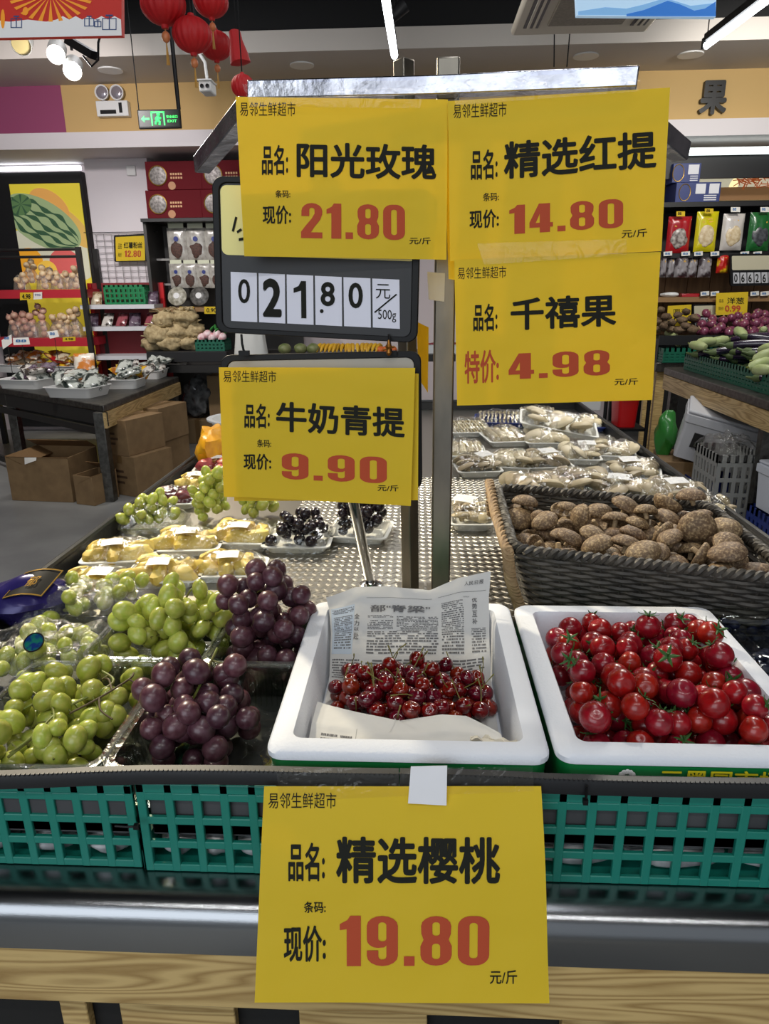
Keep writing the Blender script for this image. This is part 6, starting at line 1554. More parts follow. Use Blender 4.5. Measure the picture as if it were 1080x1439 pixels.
for i, (px, w_) in enumerate(((931, 12), (942, 14), (957, 22), (972, 18), (990, 22))):
    snack('small grey hanging packet under the snack bags, %s from left' % nth(i), px - w_ / 2, 360, px + w_ / 2, 390, mat('grey_packet_film', '8c8688', .25, col2='3c3236', scale=12, contrast=(.46, .54), coat=.3), None, 0, Y=7.02 + .03 * (i % 2), group='small packets under the snack bags')
snack('small red and yellow packet left of the 6626 board', 1005, 357, 1025, 384, mat('red_yellow_packet', 'b8241c', .3, col2='d8b020', scale=9, contrast=(.48, .54)), None, 0, Y=7.02, group='small packets under the snack bags')
def flipboard(label, x0_, y0_, x1_, y1_, Y, digs):
    q = Quad([(x0_, y0_), (x1_, y0_ - 1), (x1_ + 1, y1_ - 1), (x0_ + 1, y1_)], (Y,) * 4, amp=0); t = thing('price_board', label, 'price board', q.at(.5, 1))
    mb = MB(); rquad(q, 0, 0, 1, 1, .08, 0, .03, mb); obj('frame', mb, M_black, t, world=True)
    mb = MB(); rquad(q, .04, .06, .97, .50, .04, .002, .003, mb); obj('name_window', mb, mat('pale_window_card', 'b9b39a', .4), t, world=True)
    n = len(digs); k = 0
    for i, d_ in enumerate(digs):
        u0 = .06 + .92 * i / n; u1 = .06 + .92 * (i + 1) / n - .02
        mb = MB(); rquad(q, u0, .58, u1, .92, .01, .002, .003, mb); c_ = obj('number_card', mb, mat('grey_flip_card', 'b4b4b8', .4), t, world=True); WM[c_.name] = WM[t.name]
        w_ = x1_ - x0_; h_ = y1_ - y0_; mb = MB(); q.text(mb, d_, x0_ + w_ * (u0 + .03), y0_ + h_ * .62, x0_ + w_ * (u1 - .03), y0_ + h_ * .88, 0, .02, off=.004); obj('digit', mb, M_ink, c_, world=True, smooth=False)
    return t
flipboard('black flip number board reading 66 26 at the right frame edge', 1025, 357, 1090, 402, 6.9, ('0', '6', '6', '2', '6', '元'))
flipboard('small black flip board behind the onions, below the wooden shelf', 973, 428, 1014, 460, 6.98, ('0', '2', '9', '9', '0'))
price_card('yellow 0.99 price card hanging from the wooden shelf', [(1006, 412), (1051, 410), (1049, 442), (1005, 443)], 6.9, (('品名', 1010, 420, 1016, 425, .0, M_ink), ('洋葱', 1021, 418, 1045, 427, .01, M_ink), ('现价', 1009, 431, 1016, 436, 0, M_ink), ('0.99', 1018, 429, 1040, 438, .03, M_redink)))
price_card('yellow price card leaning below the wooden shelf, left of the small board', [(938, 430), (971, 428), (970, 458), (936, 458)], 6.98, (('圆葱', 946, 434, 966, 442, .0, M_ink), ('0.90', 946, 446, 966, 454, .02, M_ink)))
for i, px in enumerate((990, 1004, 1060, 1074)):
    price_card('pale tag on the wooden shelf edge, %s from left' % nth(i), [(px - 6, 410), (px + 6, 409), (px + 6, 415), (px - 6, 416)], 6.95, (('88', px - 4, 411, px + 2, 414, .02, M_bluep),), paper=M_paper2, group='tags on the right shelving')
a = pY(958, 415, 6.99); tag(obj('red_packet', MB().box((a.x, 6.99, zl['wood']), (a.x + .16, 7.1, zl['wood'] + .03)), mat('red_bag_film', 'a3161e', .25), bevel=.004), 'flat red packet lying on the wooden shelf', 'packet')
mb = MB()
a = pY(932, 416, 6.99); tag(obj('white_packet', MB().ell((a.x + .08, 7.05, zl['wood'] + .022), (.09, .05, .022), 14, 8, lump=.3), M_white), 'crumpled white packet at the left end of the wooden shelf', 'packet')

# vegetable table along the right aisle
ZV = .88; A = pZ(946, 516, ZV); B = pZ(1082, 571, ZV); XV = (A.x + B.x) / 2
t = thing('vegetable_table', 'steel topped vegetable table with a pine side board on the right', 'table', (XV + .5, 4.6, 0))
obj('table_top', MB().box((XV, 3.2, ZV - .055), (XV + 1.3, A.y, ZV)), M_steel_dull, t, world=True, bevel=.008)
obj('side_board', MB().box((XV - .004, 3.2, ZV - .165), (XV + .02, A.y - .02, ZV - .055)), M_pine_y, t, world=True, label='pine side board')
obj('end_board', MB().box((XV + .02, A.y - .03, ZV - .165), (XV + 1.3, A.y - .008, ZV - .055)), M_pine, t, world=True)
for x, y in ((XV + .06, A.y - .10), (XV + .06, 4.10), (XV + 1.2, A.y - .08), (XV + 1.2, 3.3)): obj('leg', MB().cbox((x, y, (ZV - .055) / 2), (.06, .06, ZV - .055)), M_steel_dull, t, world=True)
# a second, narrower table end behind it
A2 = pZ(917, 508, .86)
t = thing('side_table', 'narrow steel and pine table end behind the vegetable table', 'table', (A2.x + .25, A2.y + .2, 0))
obj('table_top', MB().box((A2.x, A2.y - .05, .78), (A2.x + 1.0, 6.30, .86)), M_steel_dull, t, world=True, bevel=.006)
for px in (909, 924): x = pY(px, 560, A2.y - .02).x; obj('pine_post', MB().box((x - .04, A2.y - .04, 0), (x + .04, A2.y, .78)), M_pine, t, world=True)
obj('dark_panel', MB().box((A2.x + .12, A2.y, 0), (A2.x + .9, A2.y + .02, .78)), M_dark, t, world=True)
# green baskets with gourds and eggplants
a = pY(956, 516, 5.55); b = pY(1090, 492, 5.0)
basket('plastic_basket', 'long dark green basket heaped with eggplants on the vegetable table', XV + .10, XV + 1.1, 3.9, 5.6, ZV + .001, .125, pitch=.045, bar=.018, rows=3, m=M_dkgreen, solid_top=.03)
basket('plastic_basket', 'small dark green basket of pale gourds on the narrow table end', A2.x + .04, A2.x + .8, A2.y + .02, 6.28, .862, .12, pitch=.045, bar=.018, rows=3, m=M_dkgreen, solid_top=.03)
M_egg = mat('eggplant_skin', '2a1a33', .18, coat=.4, var=.3); M_gou = mat('pale_green_gourd', 'a3b070', .45, col2='b8c08a', scale=8, var=.1)
ep = thing('eggplant', 'x', 'eggplant', (0, 0, 0), group='eggplants in the long green basket')
obj('fruit', MB().tube([(0, -.17, 0), (0, -.165, 0), (.004, -.12, .004), (.008, -.03, .008), (.004, .07, .006), (0, .14, 0), (0, .16, 0)], [.004, .020, .030, .029, .024, .019, .012], 12), M_egg, ep)
obj('calyx', MB().tube([(0, .125, 0), (0, .155, 0), (0, .17, .002), (.004, .20, .01)], [.0215, .019, .008, .006], 10), mat('green_purple_calyx', '5a6a3c', .5), ep)
g = random.Random(12); pts = []
for i in range(46):
    px = 968 + 112 * ((i * .618) % 1); row = i // 16; py = 506 - 14 * (i % 3) + 2 * row
    y = 4.35 + 1.1 * g.random() if i % 3 else 4.3 + .5 * g.random()
for i in range(44):
    y = 4.25 + 1.22 * ((i * .37) % 1); x = XV + .20 + .46 * ((i * .618) % 1); z = ZV + .10 + .045 * (i // 13) + .008 * g.random(); pts.append((x, y, z))
labs = row_labels(pts, 9)
for p_, (rw, k) in zip(pts, labs): dup(ep, p_, (g.uniform(-.15, .15), 0, g.uniform(.5, 1.5)), g.uniform(.95, 1.2), 'dark purple eggplant in the long basket, %s row from front, %s from left' % (nth(rw), nth(k)))
for c_ in list(ep.children): bpy.data.objects.remove(c_)
bpy.data.objects.remove(ep)
gp = thing('gourd', 'x', 'gourd', (0, 0, 0), group='pale gourds on the vegetable tables')
obj('fruit', MB().tube([(0, -.11, 0), (0, -.10, 0), (0, -.05, .003), (0, .02, .003), (0, .08, 0), (0, .105, 0)], [.008, .03, .045, .048, .038, .012], 14), M_gou, gp)
obj('stem', MB().tube([(0, .10, 0), (.004, .125, .01)], .007, 6), M_stem, gp)
GP = []
for px, py, Y in ((931, 478, A2.y + .25), (943, 471, A2.y + .35), (951, 480, A2.y + .3), (962, 478, A2.y + .35), (980, 486, 5.3), (992, 480, 5.35), (1068, 512, 4.2), (1076, 500, 4.25), (1070, 520, 4.12), (1040, 468, 5.5), (1072, 466, 5.5), (1078, 490, 4.4), (1008, 480, 5.4)):
    v = pY(px, py, Y); GP.append((v.x, v.y, v.z))
labs = row_labels(GP, 5)
for p_, (rw, k) in zip(GP, labs): dup(gp, p_, (g.uniform(-.4, .4), g.uniform(-.3, .3), g.uniform(-.4, 1.9)), g.uniform(.62, .8), 'pale green gourd among the vegetables at right, %s row from front, %s from left' % (nth(rw), nth(k)))
for c_ in list(gp.children): bpy.data.objects.remove(c_)
bpy.data.objects.remove(gp)
# onion and potato shelf behind
za = pY(1000, 476, 6.35).z
t = thing('vegetable_rack', 'black sloping rack of onions and potatoes under the wooden shelf', 'rack', (3.0, 6.6, 0)); xq = pY(925, 476, 6.35).x
obj('rack_bed', MB().box((xq, 6.35, za - .05), (xq + 2.0, 6.95, za)), M_blackp, t, world=True)
obj('rack_front', MB().box((xq, 6.33, za - .05), (xq + 2.0, 6.35, za + .03)), M_blackp, t, world=True)
for x in (xq + .05, xq + 1.95): obj('leg', MB().box((x - .03, 6.40, 0), (x + .03, 6.46, za - .05)), M_blackp, t, world=True)
on = thing('red_onion', 'x', 'onion', (0, 0, 0), group='red onions on the black rack')
obj('bulb', MB().lathe(revolve_fruit(1, 0, .85), 14), mat('red_onion_skin', '5e2038', .3, col2='86465e', scale=3, stretch=(1, 1, .2), var=.2, coat=.2), on)
obj('neck', MB().lathe([(.3, .72), (.12, 1.0), (.08, 1.25)], 8), mat('dry_onion_neck', 'a88a6a', .7), on)
xo0 = pY(1000, 470, 6.4).x; pts = heap(54, .042, rect_area(xo0, 6.40, xo0 + .75, 6.85), za, 10, slope=lambda x, y: -.5 * (y - 6.4), g=g)
labs = row_labels([p[:3] for p in pts], 9)
for (x, y, z, r_), (rw, k) in zip(pts, labs): dup(on, (x, y, z), (g.uniform(-1, 1), g.uniform(-1, 1), 0), r_, 'red onion on the black rack, %s row from the front, %s from left' % (nth(rw), nth(k)))
for c_ in list(on.children): bpy.data.objects.remove(c_)
bpy.data.objects.remove(on)
pot = obj('potato', MB().ell((0, 0, 0), (1, .75, .65), 12, 8, lump=.3, seed=2), mat('potato_skin', '6f5a44', .8, col2='57452f', scale=4, var=.15), label='x', cat='potato', group='potatoes on the black rack')
xo0 = pY(930, 470, 6.4).x; xo1 = pY(994, 470, 6.4).x; pts = heap(30, .045, rect_area(xo0 + .03, 6.42, xo1 - .03, 6.85), za, 10, slope=lambda x, y: -.5 * (y - 6.4), g=g)
labs = row_labels([p[:3] for p in pts], 8)
for (x, y, z, r_), (rw, k) in zip(pts, labs): dup(pot, (x, y, z - r_ * .25), (g.uniform(-.3, .3), g.uniform(-.3, .3), g.uniform(0, 3)), r_, 'brown potato left of the onions, %s row from front, %s from left' % (nth(rw), nth(k)))
bpy.data.objects.remove(pot)
# things under the vegetable table
c = pY(988, 592, 4.75)
t = thing('foam_box', 'upended white foam box leaning under the vegetable table', 'foam box', (c.x + .12, 4.9, .35), rot=(R(8), R(14), R(-18)))
mb = MB(); o_ = lambda W_, D_, z, r=.02: [(x, y, z) for x, y in rrect(W_, D_, r, 4)]
loft(mb, [o_(.46, .34, 0), o_(.48, .36, .25), o_(.50, .38, .26), o_(.50, .38, .31), o_(.48, .36, .315)]); obj('box_shell', mb, mat('dim_white_foam', 'c9c9cc', .7), t)
obj('finger_notch', MB().box((-.16, -.193, .10), (-.09, -.176, .20)), M_dark, t)
obj('box_lid', MB().box((-.245, -.185, .317), (.245, .185, .34)), mat('dim_white_foam', 'c9c9cc', .7), t, bevel=.01)
carton('brown carton propping the leaning foam box under the vegetable table', (c.x - .02, 4.98, .001), .34, .42, .34, R(-10), group='things under the vegetable table')
p_ = pY(938, 612, 5.0); tag(obj('green_bag', MB().ell((p_.x, 5.05, p_.z), (.075, .07, .16), 20, 16, lump=.25, seed=7), mat('green_bag_plastic', '2f8030', .3, sss=.2, coat=.3, bump=.6, bscale=20)), 'translucent green plastic bag hanging left of the leaning foam box', 'bag')
a = pY(999, 716, 4.15); b = pY(1062, 640, 4.15)
bk = basket('storage_crate', 'grey slotted crate wrapped in clear film under the vegetable table', a.x, b.x + .05, 4.15, 4.5, .002, max(.28, b.z), pitch=.045, bar=.024, rows=5, m=mat('grey_crate_plastic', '9a9a96', .5), cat='crate', solid_top=.05)
obj('film_wrap', dome((b.x - a.x) * 1.25, .46, .10, 4, wr=.5).xf(Matrix.Translation((0, 0, max(.28, b.z) - .03))), M_wrap_fine, bk)
a = pY(986, 700, 4.5); basket('storage_crate', 'blue crate behind the grey film-wrapped crate', a.x - .02, a.x + .40, 4.55, 4.85, .002, .26, pitch=.05, bar=.03, rows=3, m=M_blue, cat='crate', solid_top=.04)
a = pY(1068, 716, 3.9); basket('storage_crate', 'blue crate at the right frame edge under the white box', a.x, a.x + .45, 3.7, 4.05, .002, .27, pitch=.05, bar=.03, rows=3, m=M_blue, cat='crate', solid_top=.04)
t = thing('foam_box', 'white foam box on the blue crate at the right frame edge', 'foam box', (a.x + .22, 3.86, .275), rot=(0, 0, R(4)))
mb = MB(); loft(mb, [o_(.40, .30, 0), o_(.42, .32, .2), o_(.44, .34, .21), o_(.44, .34, .25), o_(.42, .32, .255)]); obj('box_shell', mb, M_foam, t); obj('box_lid', MB().box((-.21, -.16, .257), (.21, .16, .275)), M_foam, t, bevel=.008)
# shopping basket on a black trolley
c = pY(884, 600, 5.3); b = pY(901, 562, 5.3); a = pY(868, 602, 5.3)
t = thing('shopping_basket', 'bright red shopping basket beyond the stand, below the 4.98 sheet', 'basket', ((a.x + b.x) / 2, 5.45, a.z))
w_ = b.x - a.x; h_ = b.z - a.z
mb = MB(); loft(mb, [[(x, y, z) for x, y in rrect(w_ * k, .26 * k, .03)] for k, z in ((.86, 0), (.95, h_ * .7), (1.0, h_), (1.04, h_), (1.04, h_ + .012), (.97, h_ + .012), (.82, .006))]); obj('basket_shell', mb, mat('bright_red_plastic', 'd01418', .35), t)
obj('handle', MB().tube([(-w_ / 2, 0, h_), (-w_ * .45, -.02, h_ + .07), (w_ * .45, -.02, h_ + .07), (w_ / 2, 0, h_)], .009, 8), M_black, t)
t2 = thing('trolley', 'black tubular trolley frame holding the red shopping basket', 'trolley', ((a.x + b.x) / 2, 5.45, 0))
x0_ = a.x - .06; x1_ = b.x + .05
mb = MB(); obj('hoop', MB().tube([(x1_, 5.28, .05), (x1_, 5.28, b.z + .0), (x1_ - .05, 5.28, b.z + .05), (x0_, 5.28, b.z + .05), (x0_ - .05, 5.28, b.z), (x0_ - .05, 5.28, .05)], .014, 8), M_black, t2, world=True)
obj('shelf', MB().box((x0_ - .04, 5.28, a.z - .02), (x1_, 5.62, a.z - .001)), M_black, t2, world=True)
for x in (x0_ - .05, x1_):
    for y in (5.30, 5.60): obj('wheel', MB().lathe([(.03, -.012), (.045, -.01), (.045, .01), (.03, .012)], 14, M=Matrix.Rotation(R(90), 4, 'Y'), c=(x, y, .046)), M_black, t2, world=True)
obj('base_frame', MB().tube([(x1_, 5.28, .07), (x1_, 5.62, .07), (x0_ - .05, 5.62, .07), (x0_ - .05, 5.28, .07)], .012, 8), M_black, t2, world=True)
c = pY(828, 566, 6.2); tag(obj('notice_board', MB().box((c.x - .13, 6.2, c.z - .07), (c.x + .10, 6.23, c.z + .06)), M_white, bevel=.006), 'white notice board just below the 4.98 sheet, far behind the stand', 'notice board')
tag(obj('notice_stand', MB().box((c.x - .02, 6.235, 0), (c.x + .02, 6.27, c.z + .05)).box((c.x - .15, 6.1, 0), (c.x + .15, 6.4, .02)), M_dark), 'dark stand behind the far white notice board', 'stand')

# ================================================================== wall letter, ceiling things
c0_ = pY(978, 163, YW); c1_ = pY(1022, 114, YW)
o = obj('wall_letter', bbox_text(MB(), '果', (c0_.x, c0_.z), (c1_.x, c1_.z), YW - .045, .035, th=.04), mat('black_letter_acrylic', '111111', .4), smooth=False)
tag(o, 'large black character mounted on the yellow upper wall at right', 'wall lettering')
# emergency light
a = pY(137, 164, YW - .06); b = pY(179, 141, YW - .06)
t = thing('emergency_light', 'white twin-lamp emergency light on the yellow upper wall', 'emergency light', ((a.x + b.x) / 2, YW, a.z))
w_ = b.x - a.x; h_ = b.z - a.z
obj('housing', MB().box((-w_ / 2, -.07, 0), (w_ / 2, 0, h_)), M_white, t, bevel=.006)
obj('display_window', MB().box((-w_ * .38, -.073, h_ * .15), (w_ * .12, -.069, h_ * .4)), M_black, t)
obj('switch_panel', MB().box((w_ * .22, -.073, h_ * .2), (w_ * .32, -.069, h_ * .85)), M_black, t)
for px in (143, 164):
    c = pY(px, 130, YW - .05); x = c.x - t.location.x; z = c.z - t.location.z
    L_ = obj('lamp_head', MB().lathe([(.02, -.03), (.05, -.02), (.062, .02), (.062, .03), (.054, .03), (.045, .015)], 20, M=Matrix.Rotation(R(90), 4, 'X'), c=(x, -.03, z)), M_white, t)
    obj('lens', MB().ell((x, -.055, z), (.05, .012, .05), 16, 8), mat('lamp_lens', 'b0a8b0', .1, .6), L_)
    obj('neck', MB().tube([(x, -.03, z - .05), (x, -.03, h_)], .012, 8), M_white, t)
# exit sign on cables
Ye = 6.0; a = pY(195, 181, Ye); b = pY(252, 153, Ye)
t = thing('exit_sign', 'hanging green and black exit sign with running man and arrow', 'exit sign', ((a.x + b.x) / 2, Ye, a.z)); w_ = b.x - a.x; h_ = b.z - a.z
obj('sign_body', MB().box((-w_ / 2, 0, 0), (w_ / 2, .03, h_)), M_black, t, bevel=.004)
obj('sign_face', MB().box((-w_ / 2 + .01, -.003, .012), (w_ / 2 - .01, 0, h_ - .008)), mat('dark_sign_face', '0a1a10', .35, spec=.3), t)
M_glow = mat('lit_green', '3fe06a', .5, emit=1.6)
obj('arrow', MB().prism([(-w_ * .42, h_ * .5), (-w_ * .34, h_ * .68), (-w_ * .34, h_ * .55), (-w_ * .22, h_ * .55), (-w_ * .22, h_ * .45), (-w_ * .34, h_ * .45), (-w_ * .34, h_ * .32)], -.006, -.004), M_glow, t)
mb = MB(); mb.box((-w_ * .18, -.006, h_ * .15), (-w_ * .15, -.004, h_ * .88)); mb.box((-w_ * .18, -.006, h_ * .80), (w_ * .14, -.004, h_ * .88)); mb.box((w_ * .11, -.006, h_ * .15), (w_ * .14, -.004, h_ * .88))
obj('door_symbol', mb, M_glow, t)
mb = MB(); s_ = h_; P = lambda x, z: (w_ * -.02 + x * s_, -.005, z * s_)
mb.tube([P(.02, .62), P(-.02, .42)], .012, 6); mb.tube([P(-.02, .42), P(-.14, .33), P(-.16, .2)], .008, 6); mb.tube([P(-.02, .42), P(.10, .34), P(.06, .17)], .008, 6); mb.tube([P(.02, .6), P(.13, .5), P(.18, .56)], .006, 6); mb.tube([P(.01, .6), P(-.12, .55), P(-.14, .45)], .006, 6); mb.ell(P(.04, .73), .014, 8, 6)
obj('running_figure', mb, M_glow, t)
mb = MB(); bbox_text(mb, '安全出口', (w_ * .18, h_ * .52), (w_ * .44, h_ * .68), -.005, .015); bbox_text(mb, 'EXIT', (w_ * .2, h_ * .3), (w_ * .42, h_ * .44), -.005, .015); obj('sign_lettering', mb, M_glow, t, smooth=False)
x_ = pY(192, 60, Ye).x - t.location.x
obj('cable', MB().tube([(-w_ / 2 + .01, .015, h_), (-w_ / 2 + .0, .015, 4.5 - t.location.z)], .004, 6), M_black, t, label='thin steel cable')
c1 = pY(240, 50, Ye); obj('conduit', MB().tube([(w_ / 2 - .01, .015, h_), (w_ / 2 - .015, .015, h_ + .3), (c1.x - t.location.x, .015, c1.z - t.location.z), (c1.x - t.location.x - .02, .015, 4.5 - t.location.z)], .016, 8), M_black, t, label='thick black conduit')
# camera
Yc = 4.6; c = pY(291, 124, Yc); t = thing('security_camera', 'small white security camera hanging below the lanterns', 'camera', c)
obj('camera_body', MB().box((-.035, -.05, -.028), (.035, .07, .028)), M_white, t, bevel=.008); obj('sun_shield', MB().box((-.042, -.06, .028), (.042, .06, .034)), M_white, t)
for sx in (-.016, .016): obj('lens', MB().lathe([(.011, 0), (.011, .006), (.006, .004)], 12, M=Matrix.Rotation(R(90), 4, 'X'), c=(sx, -.049, 0)), M_black, t)
obj('arm', MB().tube([(0, .02, .03), (-.01, .03, .14), (-.05, .04, .2)], .009, 8), M_white, t); obj('ceiling_rod', MB().tube([(-.05, .04, .2), (-.05, .04, 4.5 - c.z)], .008, 6), M_black, t)
# red lanterns
M_lan = mat('red_lantern_tissue', 'b80f16', .6, bump=.3, bscale=60, sss=.1); M_gold = mat('gold_tassel', 'c89a4c', .5)
def lantern(label, px, py, rpx, Y, squash=.85, tassel=True):
    c = pY(px, py, Y); zc = c.y * .953 + (CAMH - c.z) * .303; r = rpx * zc / F
    t = thing('red_lantern', label, 'lantern', c, g.uniform(0, 1), 'red paper lanterns below the ceiling')
    prof = [(max(.12, math.sin(math.pi * k / 16)) * r, -math.cos(math.pi * k / 16) * r * squash) for k in range(17)]
    obj('paper_globe', MB().lathe(prof, 72, wob=lambda a: 1 + .07 * abs(math.sin(a * 9)) - .03), M_lan, t, auto=80)
    for s_ in (-1, 1): obj('end_cap', MB().lathe([(r * .2, s_ * r * squash * .97), (r * .16, s_ * (r * squash + r * .12))], 14), M_lan, t)
    obj('cord', MB().tube([(0, 0, r * squash), (0, 0, 4.5 - c.z)], .002, 5), M_black, t)
    if tassel:
        obj('bead', MB().ell((0, 0, -r * squash - r * .45), (r * .2, r * .2, r * .24), 12, 8), mat('orange_bead', 'c8784a', .4), t)
        mb = MB().tube([(0, 0, -r * squash), (0, 0, -r * squash - r * .3)], .0015, 5)
        for k in range(6): mb.tube([(0, 0, -r * squash - r * .6), (r * .07 * math.cos(k), r * .07 * math.sin(k), -r * squash - r * 1.6)], .0015, 4)
        obj('tassel', mb, M_gold, t)
for args in (('biggest red lantern at the top, cut by the frame, above the thick conduit', 229, 6, 31, 2.9), ('red lantern cut by the top frame edge, right of the biggest one', 296, 2, 24, 3.0), ('full round red lantern in the middle of the cluster', 270, 49, 27, 2.9), ('red lantern just right of the full round one', 303, 64, 22, 3.3), ('small red lantern hanging lowest by the cross bar', 341, 121, 16, 2.4, .95, False)): lantern(*args)
c = pY(333, 66, 2.9); t = thing('red_pennant', 'red cloth pouch ornament hanging right of the lanterns', 'ornament', c, group=None)
obj('cloth_body', MB().lathe([(.006, .055), (.02, .05), (.022, .02), (.032, -.02), (.036, -.05), (.02, -.056)], 14, wob=lambda a: 1 + .12 * math.sin(3 * a), M=Matrix.Rotation(R(-8), 4, 'Y')), M_lan, t)
obj('cord', MB().tube([(0, 0, .05), (0, 0, 4.5 - c.z)], .002, 5), M_black, t)
# banners
def banner(label, px, Y, m, th=.03):
    q = Quad(px, (Y,) * 4, amp=0); t = thing('hanging_banner', label, 'banner', q.at(.5, 1)); mb = MB(); ks = ((0, 0), (1, 0), (1, 1), (0, 1)); loft(mb, [[q.at(u, v, 0) for u, v in ks], [q.at(u, v, -th) for u, v in ks]]); obj('panel', mb, m, t, world=True, smooth=False)
    for u in (.1, .9): a = q.at(u, 0, -th / 2); obj('hanger', MB().tube([a, (a.x, a.y, 4.5)], .003, 5), M_black, t, world=True)
    return t, q
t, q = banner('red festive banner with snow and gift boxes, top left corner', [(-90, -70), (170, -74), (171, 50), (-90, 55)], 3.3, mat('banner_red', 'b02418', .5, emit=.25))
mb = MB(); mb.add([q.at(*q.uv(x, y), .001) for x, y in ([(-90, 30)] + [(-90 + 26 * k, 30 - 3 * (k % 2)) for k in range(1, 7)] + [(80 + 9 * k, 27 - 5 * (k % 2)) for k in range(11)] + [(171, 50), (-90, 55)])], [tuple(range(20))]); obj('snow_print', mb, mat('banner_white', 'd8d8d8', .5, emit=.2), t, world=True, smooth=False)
mb = MB(); cx_, cy_ = q.uv(72, -10)
for k in range(11):
    a = R(20 + 14 * k); mb.add([q.at(*q.uv(72 + 8 * math.cos(a), -12 + 8 * math.sin(a)), .0012), q.at(*q.uv(72 + 60 * math.cos(a - .05), -12 + 42 * math.sin(a - .05)), .0012), q.at(*q.uv(72 + 60 * math.cos(a + .05), -12 + 42 * math.sin(a + .05)), .0012)], [(0, 1, 2)])
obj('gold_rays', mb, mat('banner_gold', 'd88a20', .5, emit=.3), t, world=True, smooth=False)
mb = MB()
for x, y, s_ in ((24, 31, 8), (126, 30, 7), (138, 33, 5), (154, 32, 10)):
    for e_ in ((x - s_, y - s_ * .7, x - s_ + 1.2, y + s_), (x + s_ - 1.2, y - s_ * .7, x + s_, y + s_), (x - s_, y - s_ * .7, x + s_, y - s_ * .7 + 1.2), (x - s_, y + s_ - 1.2, x + s_, y + s_), (x - .7, y - s_ * 1.1, x + .7, y + s_), (x - s_ * .5, y - s_ * 1.2, x + s_ * .5, y - s_ * .95)): q.patch(mb, [(e_[0], e_[1]), (e_[2], e_[1]), (e_[2], e_[3]), (e_[0], e_[3])], .0022)
obj('gift_print', mb, mat('banner_blue', '2a4a80', .5), t, world=True, smooth=False)
mb = MB(); q.patch(mb, [(37 + 4 * math.cos(R(a)), 15 + 6 * math.sin(R(a))) for a in range(0, 360, 30)], .0022); q.patch(mb, [(5 + 3 * math.cos(R(a)), 26 + 14 * math.sin(R(a))) for a in range(0, 360, 30)], .0022)
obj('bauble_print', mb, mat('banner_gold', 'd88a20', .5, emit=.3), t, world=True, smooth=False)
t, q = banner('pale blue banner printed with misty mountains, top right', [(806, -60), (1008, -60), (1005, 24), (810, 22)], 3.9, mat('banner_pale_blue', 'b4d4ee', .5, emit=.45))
for nm, c_, pts_ in (('far_hills', '7fb2e0', [(812, 16), (850, 10), (880, 12), (905, 6), (935, -3), (970, 8), (1004, 4), (1005, 22), (812, 21)]), ('near_hills', '2f74c8', [(880, 20), (905, 14), (925, 6), (938, 1), (955, 6), (975, 15), (990, 12), (1005, 2), (1005, 23), (880, 23)])):
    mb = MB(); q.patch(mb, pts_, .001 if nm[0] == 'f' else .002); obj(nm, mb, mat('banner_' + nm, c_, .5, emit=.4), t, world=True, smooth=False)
# ceiling cassette, tubes, spots, downlights
zA = 3.02; P = [pZ(716, 50, zA), pZ(868, 44, zA), pZ(936, -10, zA), pZ(736, -18, zA)]
t = thing('air_conditioner', 'beige ceiling cassette air conditioner above the 14.80 sheet', 'air conditioner', (P[0].x + .45, P[0].y - .3, zA))
x0_, x1_ = pZ(718, 48, zA).x, pZ(905, 48, zA).x; y1_ = pZ(800, 49, zA).y; y0_ = y1_ - .85
mb = MB().box((x0_, y0_, zA), (x1_, y1_, zA + .05)); obj('panel', mb, mat('beige_panel', 'c9c0ae', .5), t, world=True, bevel=.02)
obj('body', MB().box((x0_ + .06, y0_ + .06, zA + .05), (x1_ - .06, y1_ - .06, zA + .3)), M_dark, t, world=True)
obj('intake_grille', MB().box((x0_ + .2, y0_ + .2, zA - .012), (x1_ - .2, y1_ - .2, zA)), mat('beige_grille', '8d8474', .6, col2='7c7466', scale=60), t, world=True, bevel=.004)
for xx in (x0_ + .05, x1_ - .15):
    obj('outlet', MB().box((xx + .01, y0_ + .15, zA - .004), (xx + .10, y1_ - .15, zA + .0005)), M_dark, t, world=True)
    for k in range(2): obj('louver', MB().box((xx + .03 + .035 * k, y0_ + .16, zA - .010), (xx + .045 + .035 * k, y1_ - .16, zA - .003)), mat('beige_panel', 'c9c0ae', .5), t, world=True)
for x in (x0_ + .1, x1_ - .1): obj('hanger_rod', MB().tube([(x, y0_ + .4, zA + .3), (x, y0_ + .4, 4.5)], .006, 6), M_dark, t, world=True)
M_tube = mat('lit_tube', 'f6fbff', .5, emit=9.0)
def tube_light(label, p0, p1, r=.018):
    a, b = pZ(*p0), pZ(*p1); d_ = (a - b) * 1.0; a = b + d_ * 1.6
    t = thing('tube_light', label, 'tube light', b, group='bright linear tube lights under the ceiling')
    obj('tube', MB().tube([a, b], r, 10), M_tube, t, world=True, label='glowing white tube')
    up = V((0, 0, .045)); obj('housing', MB().tube([a + up, b + up], .03, 4, sq=True), M_black, t, world=True)
    obj('hanger', MB().tube([b + up, (b.x, b.y, 4.5)], .004, 5), M_black, t, world=True)
    obj('end_cap', MB().cbox(b + V((0, .01, .015)), (.05, .03, .06)), M_black, t, world=True)
    lamp('tube_glow', 'POINT', (a + b) / 2 - V((0, 0, .1)), (0, 0, 0), 6, (1, 1, 1), .1)
tube_light('bright tube light above the tall pole', (541, -5, 3.0), (554, 78, 3.0), .024)
tube_light('bright tube light slanting at the top right corner', (1080, -2, 3.0), (992, 64, 3.0), .022)
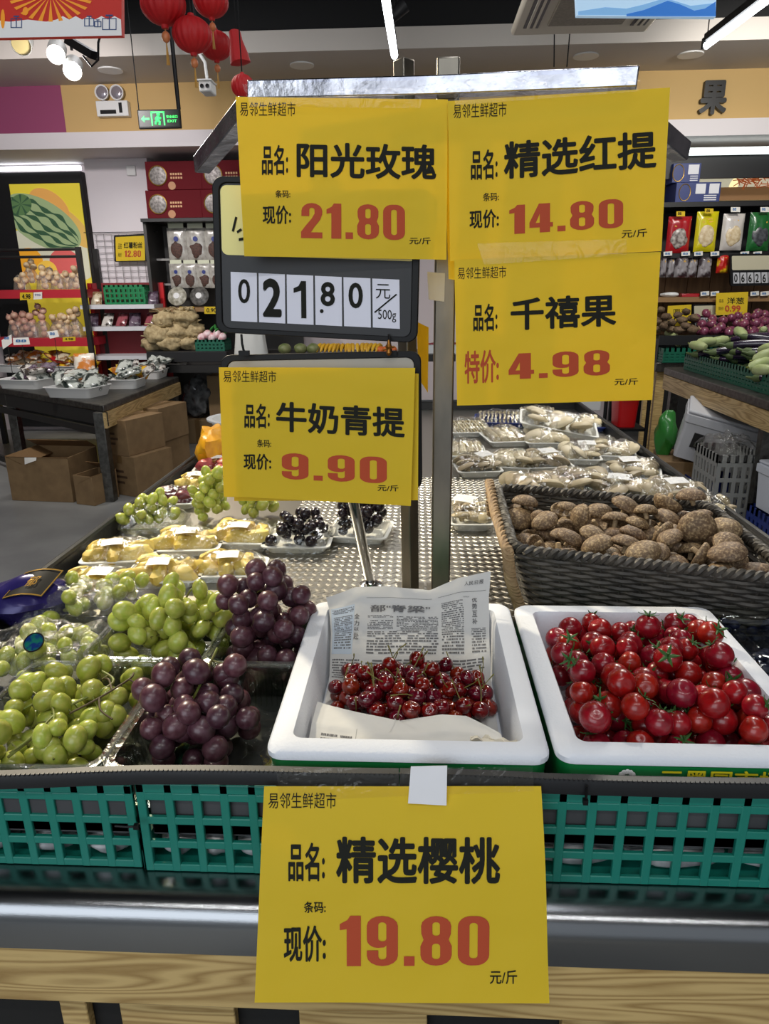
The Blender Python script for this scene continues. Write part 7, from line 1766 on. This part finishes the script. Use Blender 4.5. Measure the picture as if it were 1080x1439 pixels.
c = pY(560, 15, 5.2); t = thing('track_spotlight', 'small black track spotlight beside the tube light over the pole', 'spotlight', c); obj('lamp_can', MB().lathe([(.03, -.07), (.045, .05), (.04, .05), (.02, -.05)], 16, M=Matrix.Rotation(R(50), 4, 'Y')), M_black, t); obj('yoke', MB().tube([(0, 0, 0), (0, 0, 4.5 - c.z)], .006, 6), M_black, t)
M_bulb = mat('lit_spot', 'fffdf6', .5, emit=30.0)
for px, py, r_, lit, lab in ((30, 62, .055, 0, 'beige spotlight under the red banner, unlit'), (79, 75, .05, 1, 'lit white spotlight left of its lower twin'), (102, 98, .05, 1, 'lit white spotlight at the end of the black bracket')):
    c = pY(px, py, 4.4); t = thing('track_spotlight', lab, 'spotlight', c); M = Matrix.Rotation(R(-58), 4, 'X') @ Matrix.Rotation(R(-15), 4, 'Y')
    obj('lamp_can', MB().lathe([(r_ * .7, .12), (r_, .09), (r_, -.02), (r_ * .92, -.02), (r_ * .9, .06)], 20, M=M), mat('grey_lamp_can', '8a8884', .5), t)
    obj('lamp_face', MB().lathe([(r_ * .9, -.008), (r_ * .9, .0)], 20, M=M), M_bulb if lit else mat('warm_lens', 'b0a070', .3), t)
    obj('yoke', MB().tube([(0, .02, .10), (.0, .03, .30), (0, .03, 4.5 - c.z)], .008, 6), M_black, t)
    if lit: lamp('spot_glow', 'POINT', c + V((0, -.04, -.12)), (0, 0, 0), 5, (1, .97, .92), .05)
a = pY(95, 56, 4.3); b = pY(132, 78, 4.2); t = thing('ceiling_bracket', 'black bracket arm with a loose cable beside the lit spotlights', 'bracket', a)
obj('arm', MB().tube([a, b], .028, 4, sq=True), M_black, t, world=True); c1 = pY(138, 60, 4.2); obj('loose_cable', MB().tube([a + V((.05, 0, .05)), c1 + V((.02, 0, .04)), c1, b + V((.02, 0, -.02)), b + V((-.02, 0, -.05)), b + V((-.06, 0, 0))], .006, 6), M_black, t, world=True); obj('drop_rod', MB().tube([a, (a.x, a.y, 4.5)], .02, 6), M_black, t, world=True)
for px, py, lab in ((155, 98, 'unlit round downlight in the soffit above the emergency light'), (424, 91, 'unlit round downlight in the soffit left of the pole tops'), (823, 78, 'unlit round downlight in the soffit right of the air conditioner'), (970, 76, 'unlit round downlight in the soffit below the slanting tube')):
    c = pZ(px, py, ZS); t = thing('downlight', lab, 'downlight', (c.x, c.y, ZS - .01), group='downlights in the soffit'); obj('trim_ring', MB().lathe([(.10, 0), (.10, .01), (.07, .01), (.07, .002)], 24), M_white, t); obj('diffuser', MB().lathe([(.07, .004), (.07, .008)], 20), mat('grey_diffuser', '9a948c', .5), t)
for i, px in enumerate((778, 800)):
    a = pZ(px, 52, ZS); b = pY(px - 4 * i, 94, a.y); tag(obj('hanging_wire', MB().tube([(a.x, a.y, ZS + .045), b], .005, 5), M_black), 'thin black wire hanging from the soffit, %s of two right of the pole' % ('left', 'right')[i], 'wire')
